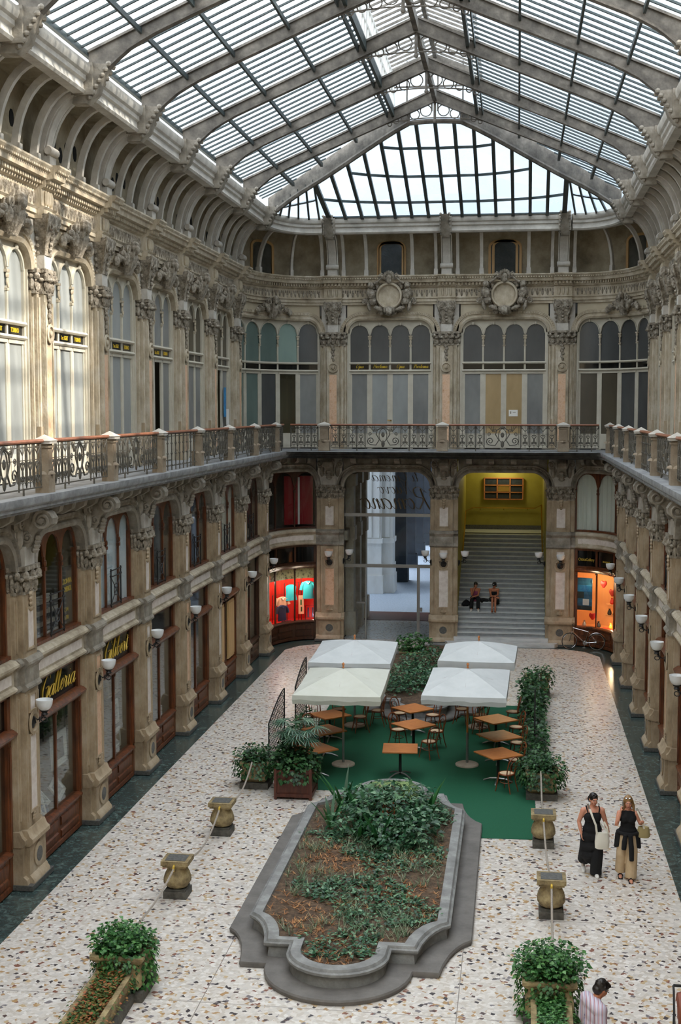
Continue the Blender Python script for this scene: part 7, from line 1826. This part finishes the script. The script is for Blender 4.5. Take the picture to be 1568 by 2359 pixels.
def man_shirt():
    o = thing('person', (4.03, 17.5, 0), 0.0, 'dark-haired man in a striped shirt looking down at the floor', 'person')
    # walks away to the right: face turned to +x and a little to +y
    yaw = 2.0; Rz = Matrix.Rotation(yaw, 3, 'Z'); T = lambda p: tuple(Rz @ V(p))
    M = rotm(yaw, 0.55); hd = T((0, -0.1, 1.6))
    m = MB(); torso(m, (0, 0, 0.98), (0, 0, 1.28), T((0, -0.02, 1.46)), 1.0, 1.05, yaw); head(m, hd, M)
    m.tube([T((0, -0.01, 1.44)), T((0, -0.05, 1.53))], 0.06, 10)
    sr, sl_ = T((-0.2, 0.02, 1.4)), T((0.2, 0.02, 1.4))
    for s, q in ((sr, -1), (sl_, 1)):
        e, w = T((q * 0.26, 0.03, 1.12)), T((q * 0.25, -0.1, 0.88)); arm(m, s, e, w, 1.1); hand(m, w, T((0, -0.2, -1)), T((-q, 0, 0)), q, 0.5)
        leg(m, T((q * 0.09, 0, 0.92)), T((q * 0.1, -0.03 * q, 0.5)), T((q * 0.1, -0.05 * q, 0.09))); foot(m, T((q * 0.1, -0.05 * q, 0.09)), T((0, -1, 0)))
    m.tube([sr, T((0, 0.02, 1.42)), sl_], [0.06, 0.08, 0.06], 9); solid('body', m, 'skin_tan', o, 0.011); face(o, hd, M)
    t = MB(); q = Matrix.Rotation(yaw, 3, 'Z')
    for c, r in (((0, 0, 0.98), (0.19, 0.14, 0.18)), ((0, 0.0, 1.12), (0.185, 0.135, 0.18)), ((0, 0.0, 1.28), (0.195, 0.135, 0.18))): t.ball(T(c), r, 14, 10, q)
    t.tube([sr, T((0, 0.03, 1.42)), sl_], [0.095, 0.11, 0.095], 12); t.tube([T((0, 0.0, 1.44)), T((0, -0.02, 1.5))], [0.085, 0.07], 12)
    for s, k in ((sr, -1), (sl_, 1)): t.ball(s, 0.098, 12, 10); t.tube([s, T((k * 0.27, 0.03, 1.12)), T((k * 0.255, -0.06, 0.95))], [0.09, 0.075, 0.066], 10)
    solid('shirt', t, 'shirt_striped', o, 0.013, 3)
    p = MB(); p.ball((0, 0, 0.92), (0.17, 0.14, 0.14), 14, 10, q)
    for k in (-1, 1): p.tube([T((k * 0.09, 0, 0.92)), T((k * 0.1, -0.03 * k, 0.5)), T((k * 0.1, -0.05 * k, 0.1))], [0.105, 0.085, 0.075], 10)
    solid('trousers', p, 'cloth_navy', o, 0.014, 3)
    h = MB(); h.ball(tuple(V(hd) + M @ V((0, 0.025, 0.04))), (0.09, 0.105, 0.095), 14, 10, M); h.ball(tuple(V(hd) + M @ V((0, 0.06, -0.03))), (0.078, 0.07, 0.07), 12, 8, M); h.ball(tuple(V(hd) + M @ V((0, -0.05, 0.085))), (0.07, 0.05, 0.035), 10, 8, M)
    for i in range(40):
        v = V((random.gauss(0, 1), random.gauss(0, 1), abs(random.gauss(0, 1)))).normalized(); h.ball(tuple(V(hd) + M @ V((v.x * 0.088, 0.025 + v.y * 0.1, 0.04 + v.z * 0.092))), 0.016, 6, 5)
    solid('hair', h, 'hair_dark', o, 0.008, 2)
    s = MB()
    for k in (-1, 1): foot(s, T((k * 0.1, -0.05 * k, 0.09)), T((0, -1, 0)), 1.15)
    solid('shoes', s, 'black_rubber', o, 0.012, 2)
    g = MB(); g.tube([tuple(V(hd) + M @ V(p)) for p in ((-0.075, 0.0, 0.015), (-0.055, -0.095, 0.008), (0, -0.105, 0.01), (0.055, -0.095, 0.008), (0.075, 0, 0.015))], 0.0035, 5); g.build('spectacles', 'iron_dark', o)
man_shirt()
def man_edge():
    o = thing('person', (5.68, 19.36, 0), pi / 2, 'person at the right photo edge pushing a brown pushchair', 'person')
    hd = (0.0, 0.0, 1.58); M = rotm(-1.2, 0.2); m = MB(); torso(m, (0, 0, 0.95), (0, 0, 1.25), (0, 0, 1.43), 1, 1, -pi / 2); head(m, hd, M)
    for y, q in ((-0.19, 1), (0.19, -1)):
        s = (0, y, 1.37); e = (-0.18, y * 1.15, 1.2); w = (-0.32, y * 0.75, 1.07); arm(m, s, e, w, 1.15); hand(m, w, (-1, 0, -0.1), (0, 0, -1), q, 0.9)
        leg(m, (0, y * 0.45, 0.9), (-0.05 * q, y * 0.5, 0.5), (0.05 * q, y * 0.5, 0.09)); foot(m, (0.05 * q, y * 0.5, 0.09), (-1, 0, 0))
    m.tube([(0, -0.19, 1.37), (0, 0, 1.39), (0, 0.19, 1.37)], [0.06, 0.08, 0.06], 9); solid('body', m, 'skin', o); face(o, hd, M)
    t = MB()
    for c, r in (((0, 0, 0.98), (0.15, 0.19, 0.18)), ((0, 0, 1.13), (0.14, 0.18, 0.18)), ((0, 0, 1.27), (0.14, 0.19, 0.16))): t.ball(c, r, 14, 10)
    t.tube([(0, -0.17, 1.37), (0, 0, 1.38), (0, 0.17, 1.37)], [0.07, 0.09, 0.07], 12); solid('vest', t, 'cloth_pink', o, 0.013, 3)
    p = MB(); p.ball((0, 0, 0.92), (0.14, 0.17, 0.14), 14, 10)
    for y in (-0.09, 0.09): p.tube([(0, y, 0.92), (-0.03, y, 0.5), (0, y, 0.1)], [0.105, 0.085, 0.075], 10)
    solid('trousers', p, 'cloth_navy', o, 0.014, 3)
    h = MB(); h.ball(tuple(V(hd) + M @ V((0, 0.025, 0.04))), (0.086, 0.1, 0.09), 14, 10, M); solid('hair', h, 'hair_dark', o, 0.01, 2)
    o = thing('pushchair', (5.52, 18.75, 0), pi / 2, 'brown hooded pushchair with black frame at the right photo edge', 'pushchair')
    m = MB(); m.loft([[(0.08 - 0.26 * cos(a) * s, y, 0.78 + 0.26 * sin(a) * s) for a in [pi * k / 10 - 0.5 for k in range(11)]] + [(0.08 - 0.22 * cos(a) * s, y, 0.78 + 0.22 * sin(a) * s) for a in [pi * k / 10 - 0.5 for k in range(11)]][::-1] for y, s in ((-0.24, 0.55), (-0.22, 0.9), (-0.12, 1.0), (0.12, 1.0), (0.22, 0.9), (0.24, 0.55))]); m.build('hood', 'leather', o)
    m = MB(); m.loft([[(x, y, z) for x, z in ((-0.12, 0.5), (0.14, 0.5), (0.3, 0.78), (0.26, 0.8), (0.1, 0.56), (-0.12, 0.56))] for y in (-0.2, 0.2)]); m.build('backrest', 'leather', o)
    m = MB(); m.box(-0.42, 0.12, -0.2, 0.2, 0.42, 0.52); m.box(-0.5, -0.42, -0.2, 0.2, 0.2, 0.5); m.build('seat', 'leather', o)
    for y in (-0.26, 0.26):
        m = MB(); m.tube([(0.3, y, 1.04), (0.24, y, 0.98), (0.12, y, 0.6), (-0.1, y, 0.4), (-0.48, y, 0.12)], 0.016, 6); m.tube([(0.16, y, 0.7), (0.22, y, 0.12)], 0.016, 6); m.build('side_frame', 'iron_dark', o)
        for x in (0.22, -0.48):
            m = MB(); m.lathe([(0.11, -0.02), (0.125, -0.01), (0.125, 0.01), (0.11, 0.02), (0.1, 0.012), (0.1, -0.012)], (x, y * 1.08, 0.125), 20, 'y')
            for k in range(5): m.tube([(x, y * 1.08, 0.125), (x + 0.1 * cos(k * 1.257), y * 1.08, 0.125 + 0.1 * sin(k * 1.257))], 0.008, 4)
            m.build('wheel', 'black_rubber', o)
    m = MB(); m.tube([(0.3, -0.26, 1.04), (0.3, 0.26, 1.04)], 0.02, 6); m.tube([(-0.1, -0.26, 0.4), (-0.1, 0.26, 0.4)], 0.014, 6); m.build('push_bar', 'black_rubber', o)
man_edge()
# --- two people sitting on the stairs
ST = lambda i: (51.85 + TR * i, RISE * (i + 1))
def sitter(x, lab, kind):
    yf, zf = ST(6); ys, zs = ST(8)
    o = thing('person', (x, 0, 0), 0, lab, 'person')
    y0 = ys + 0.2; pel = (0, y0, zs + 0.12); ch = (0, y0 - 0.1, zs + 0.42); nk = (0, y0 - 0.16, zs + 0.58); hd = (0.02, y0 - 0.24, zs + 0.72)
    M = rotm(0.25 if kind == 'a' else -0.3, 0.25 if kind == 'a' else 0.4); m = MB(); torso(m, pel, ch, nk, 0.95, 0.95); head(m, hd, M)
    sp_ = 0.13 if kind == 'a' else 0.06
    kn = {}
    for q in (-1, 1):
        k = (q * sp_, y0 - 0.43, zs + 0.2); a = (q * sp_ * 1.1, yf + 0.12, zf + 0.09); kn[q] = k; leg(m, (q * 0.09, y0 - 0.02, zs + 0.1), k, a, 0.95); foot(m, a, (q * 0.1, -1, 0))
    S = {q: (q * 0.175, y0 - 0.13, zs + 0.52) for q in (-1, 1)}
    m.tube([S[-1], (0, y0 - 0.12, zs + 0.54), S[1]], [0.05, 0.07, 0.05], 9)
    if kind == 'a':
        arm(m, S[-1], (-0.12, y0 - 0.36, zs + 0.28), (-0.07, y0 - 0.33, zs + 0.53)); hand(m, (-0.07, y0 - 0.33, zs + 0.52), (0.3, 0.1, 1), (0.5, 0.8, 0), -1, 0.8)
        arm(m, S[1], (0.12, y0 - 0.38, zs + 0.3), (-0.12, y0 - 0.47, zs + 0.24)); hand(m, (-0.12, y0 - 0.47, zs + 0.24), (-0.5, -0.4, -0.8), (0, 0.6, -0.4), 1, 0.5)
    else:
        arm(m, S[-1], (-0.12, y0 - 0.38, zs + 0.3), (0.1, y0 - 0.5, zs + 0.26)); hand(m, (0.1, y0 - 0.5, zs + 0.26), (1, -0.2, -0.3), (0, 0.7, -0.7), 1, 0.5)
        arm(m, S[1], (0.16, y0 - 0.36, zs + 0.32), (-0.02, y0 - 0.48, zs + 0.3)); hand(m, (-0.02, y0 - 0.48, zs + 0.3), (-1, -0.2, 0), (0, 0.7, -0.7), -1, 0.5)
    solid('body', m, 'skin_tan', o); face(o, hd, M)
    h = MB(); h.ball(tuple(V(hd) + M @ V((0, 0.02, 0.04))), (0.084, 0.1, 0.09), 14, 10, M); h.ball(tuple(V(hd) + M @ V((0, 0.06, -0.05))), (0.075, 0.06, 0.08), 12, 8, M); solid('hair', h, 'hair_dark', o, 0.01, 2)
    t = MB(); torso(t, pel, (0, y0 - 0.09, zs + 0.38), (0, y0 - 0.12, zs + 0.4), 1.05, 1.1)
    if kind == 'a':
        solid('top', t, 'cloth_pink', o, 0.013, 3); p = MB()
        for q in (-1, 1): p.tube([(q * 0.09, y0, zs + 0.11), kn[q], (q * sp_ * 1.1, yf + 0.12, zf + 0.12)], [0.1, 0.08, 0.085], 10)
        p.ball(pel, (0.17, 0.13, 0.11), 12, 8); solid('trousers', p, 'cloth_black', o, 0.013, 3); s = MB()
        for q in (-1, 1): foot(s, (q * sp_ * 1.1, yf + 0.12, zf + 0.09), (q * 0.1, -1, 0), 1.2)
        solid('shoes', s, 'white_paint', o, 0.012, 2)
    else:
        t.tube([(-0.09, y0, zs + 0.1), (0, y0 - 0.25, zs + 0.13), (0, y0 - 0.36, zs + 0.12)], [0.13, 0.12, 0.1], 10); t.tube([(0.13, y0 - 0.1, zs + 0.1), (0.17, y0 - 0.28, zs - 0.05)], [0.1, 0.07], 8); solid('dress', t, 'cloth_black', o, 0.013, 3)
        c = MB(); c.ball(tuple(V(hd) + M @ V((0, 0.01, 0.06))), (0.09, 0.105, 0.08), 14, 10, M); c.ball(tuple(V(hd) + M @ V((0, -0.1, 0.055))), (0.06, 0.06, 0.012), 10, 6, M); cp_ = solid('cap', c, 'cloth_black', o, 0.009, 2)
        e = MB(); e.ball(tuple(V(hd) + M @ V((0.0, -0.09, 0.09))), (0.02, 0.008, 0.015), 8, 6, M); e.build('cap_badge', 'white_paint', cp_)
        s = MB()
        for q in (-1, 1): s.box(q * sp_ * 1.1 - 0.04, q * sp_ * 1.1 + 0.04, yf - 0.08, yf + 0.16, zf, zf + 0.02)
        s.build('sandals', 'leather', o)
sitter(1.22, 'person in pink top and black trousers sitting on stairs, chin in hand', 'a'); sitter(2.0, 'person in black cap and dark dress sitting on stairs, bare legs', 'b')
yb_, zb_ = ST(7); m = MB(); m.ball((0.86, yb_ + 0.12, zb_ + 0.13), (0.16, 0.13, 0.14)); m.ball((0.76, yb_ + 0.1, zb_ + 0.09), (0.1, 0.1, 0.1)); m.tube([(0.78, yb_ + 0.1, zb_ + 0.2), (0.84, yb_ + 0.05, zb_ + 0.3), (0.96, yb_ + 0.1, zb_ + 0.22)], 0.015, 6)
tag(solid('rucksack', m, 'cloth_black', None, 0.014, 3), 'black bag on the stairs left of the seated person in pink', 'bag')
yb_, zb_ = ST(8); m = MB(); m.ball((1.56, yb_ + 0.16, zb_ + 0.07), (0.16, 0.14, 0.07)); m.ball((1.68, yb_ + 0.14, zb_ + 0.06), (0.12, 0.12, 0.06)); m.ball((1.5, yb_ + 0.0, zb_ + 0.01), (0.07, 0.06, 0.05)); tag(solid('jacket', m, 'cloth_black', None, 0.014, 3), 'black jacket lying on the step between the two seated people', 'jacket')
yb_, zb_ = ST(7); m = MB(); m.lathe([(0.035, 0.0), (0.045, 0.1), (0.042, 0.1), (0.03, 0.01)], (0.6, yb_ + 0.1, zb_), 10); tag(m.build('paper_cup', 'white_paint'), 'white paper cup on a step by the left stair wall', 'cup')

# ------------------------------------------------------------------ bicycle
def bike():
    o = thing('bicycle', (5.55, 51.72, 0), -0.13, 'silver bicycle leaning at the orange corner shop', 'bicycle')
    r = 0.33; T = lambda x, z, y=0.0: (x, y + z * 0.09, z)
    def wheel(cx, cy, yaw, nm):
        w = link(nm, None, o); 
        def P(a, rr, dy=0.0): return (cx + rr * cos(a) * cos(yaw), cy + rr * cos(a) * sin(yaw) + (r + rr * sin(a)) * 0.09 + dy, r + rr * sin(a))
        m = MB(); m.tube([P(2 * pi * k / 28, r - 0.012) for k in range(28)], 0.015, 6, True); m.build('tyre', 'black_rubber', w)
        m = MB(); m.tube([P(2 * pi * k / 28, r - 0.032) for k in range(28)], 0.009, 5, True)
        for k in range(14): m.tube([P(2 * pi * k / 14, 0.02, 0.01 * (-1) ** k), P(2 * pi * k / 14 + 0.2, r - 0.03)], 0.0022, 3)
        m.build('spoked_rim', 'chrome', w)
    wheel(-0.53, 0.0, 0.5, 'front_wheel'); wheel(0.53, 0.0, 0.0, 'rear_wheel')
    m = MB(); hd1, hd2, bb, st, ax = T(-0.4, 0.86), T(-0.43, 0.72), T(0.08, 0.28), T(0.22, 0.78), T(0.53, r)
    for a, b in ((hd1, T(0.2, 0.72)), (hd2, bb), (st, bb), (hd1, hd2)): m.tube([a, b], 0.017, 7)
    for q in (-0.05, 0.05): m.tube([T(0.2, 0.72), (ax[0], ax[1] + q, ax[2])], 0.009, 5); m.tube([bb, (ax[0], ax[1] + q, ax[2])], 0.009, 5)
    m.build('frame', 'chrome', o)
    m = MB()
    for q in (-0.05, 0.05): m.tube([T(-0.44, 0.7), (-0.46, q + 0.05, 0.62), (-0.53, q + 0.03, r)], 0.012, 6)
    m.build('fork', 'chrome', o)
    m = MB(); m.tube([T(-0.4, 0.86), T(-0.41, 0.96), (-0.42, 0.09, 0.98)], 0.013, 6); m.tube([(-0.3, -0.2, 0.96), (-0.42, -0.1, 0.99), (-0.44, 0.09, 0.98), (-0.42, 0.27, 0.99), (-0.3, 0.35, 0.96)], 0.012, 6); m.build('handlebar', 'iron_dark', o)
    m = MB(); m.loft([[(x, 0.075 + w_ * cos(a), z + 0.025 * sin(a)) for a in [2 * pi * k / 10 for k in range(10)]] for x, w_, z in ((0.1, 0.02, 0.88), (0.2, 0.035, 0.88), (0.3, 0.075, 0.89), (0.36, 0.06, 0.89))]); m.build('saddle', 'black_rubber', o)
    m = MB(); m.tube([st, T(0.24, 0.87)], 0.012, 6); m.build('seat_post', 'chrome', o)
    m = MB(); m.tube([T(0.53 + (r + 0.03) * cos(a), r + (r + 0.03) * sin(a)) for a in [R(150 - 12 * k) for k in range(13)]], 0.016, 5); m.build('mudguard', 'chrome', o)
    m = MB(); m.lathe([(0.08, -0.006), (0.09, 0.0), (0.08, 0.006)], bb, 16, 'y'); m.tube([(bb[0], bb[1] - 0.06, bb[2]), (bb[0] - 0.03, bb[1] - 0.06, bb[2] - 0.16)], 0.01, 5); m.box(bb[0] - 0.08, bb[0] + 0.02, bb[1] - 0.16, bb[1] - 0.06, bb[2] - 0.18, bb[2] - 0.16); m.build('crank', 'steel', o)
bike()
# ------------------------------------------------------------------ lamps inside the shops
def plight(name, loc, e, col, size=0.15):
    l = bpy.data.lights.new(name, 'POINT'); l.energy = e; l.color = col; l.shadow_soft_size = size
    o = bpy.data.objects.new(name, l); COL.objects.link(o); o.location = loc
plight('shop_spot_red_front', fl_(-0.1, -0.15, 2.5), 25, (1, 0.85, 0.7))
plight('shop_spot_red_side', fl_(0.9, -0.5, 2.6), 25, (1, 0.85, 0.7))
plight('shop_spot_red', fl_(-1.0, -0.15, 2.5), 28, (1, 0.8, 0.6)); plight('shop_spot_red_low', fl_(-1.55, -0.5, 0.95), 10, (1, 0.8, 0.55), 0.04)
plight('shop_spot_orange_side', fr_(-0.9, -0.5, 2.6), 25, (1, 0.76, 0.48))
plight('shop_spot_orange', fr_(0.9, -0.15, 2.6), 30, (1, 0.72, 0.42)); plight('shop_spot_orange_low', fr_(0.1, -0.5, 1.1), 14, (1, 0.75, 0.45), 0.04)
plight('stair_lamp', (2.3, 60.8, 6.9), 32, (1, 0.95, 0.7), 0.3)
# ------------------------------------------------------------------ light and camera
w = bpy.data.worlds.new('sky'); SC.world = w; w.use_nodes = True
t = w.node_tree; t.nodes.clear()
tc = N(t, 'ShaderNodeTexCoord'); sp = N(t, 'ShaderNodeSeparateXYZ'); L(t, tc.outputs['Generated'], sp.inputs[0])
rp = ramp(t, [(0.0, (0.55, 0.6, 0.66)), (0.2, (0.86, 0.93, 1.0)), (1.0, (0.92, 0.96, 1.0))]); L(t, sp.outputs['Z'], rp.inputs['Fac'])
bg = N(t, 'ShaderNodeBackground'); bg.inputs['Strength'].default_value = 2.6; L(t, rp.outputs['Color'], bg.inputs['Color'])
o_ = N(t, 'ShaderNodeOutputWorld'); L(t, bg.outputs[0], o_.inputs['Surface'])
sl = bpy.data.lights.new('sun', 'SUN'); sl.energy = 6.5; sl.color = (1.0, 0.9, 0.78); sl.angle = R(1.5)
so = bpy.data.objects.new('sun', sl); COL.objects.link(so)
so.rotation_euler = Vector((-1.0, 0.16, -0.66)).to_track_quat('-Z', 'Y').to_euler()
H = 9.5; F = 3000.0; WPX, HPX = 1568, 2359
cam = bpy.data.cameras.new('camera'); co = bpy.data.objects.new('camera', cam); COL.objects.link(co)
phi = math.atan((1179.5 - 942.0) / F); psi = math.atan((1192.0 - 784.0) / F * cos(phi))
d = Vector((-sin(psi) * cos(phi), cos(psi) * cos(phi), -sin(phi)))
co.location = (2.9, 0, H); co.rotation_euler = d.to_track_quat('-Z', 'Y').to_euler()
cam.sensor_fit = 'VERTICAL'; cam.sensor_height = 36.0; cam.lens = F / HPX * 36.0; cam.clip_end = 400; cam.clip_start = 0.1
SC.camera = co
SC.view_settings.view_transform = 'Standard'; SC.view_settings.look = 'None'; SC.view_settings.gamma = 1.0; SC.view_settings.use_curve_mapping = False
SC.view_settings.exposure = 0.75
cy = SC.cycles
cy.use_denoising = True; cy.max_bounces = 8; cy.diffuse_bounces = 4; cy.glossy_bounces = 3; cy.transmission_bounces = 4; cy.transparent_max_bounces = 16
cy.use_adaptive_sampling = True; cy.adaptive_threshold = 0.03; cy.sample_clamp_indirect = 6.0; cy.caustics_reflective = False; cy.caustics_refractive = False
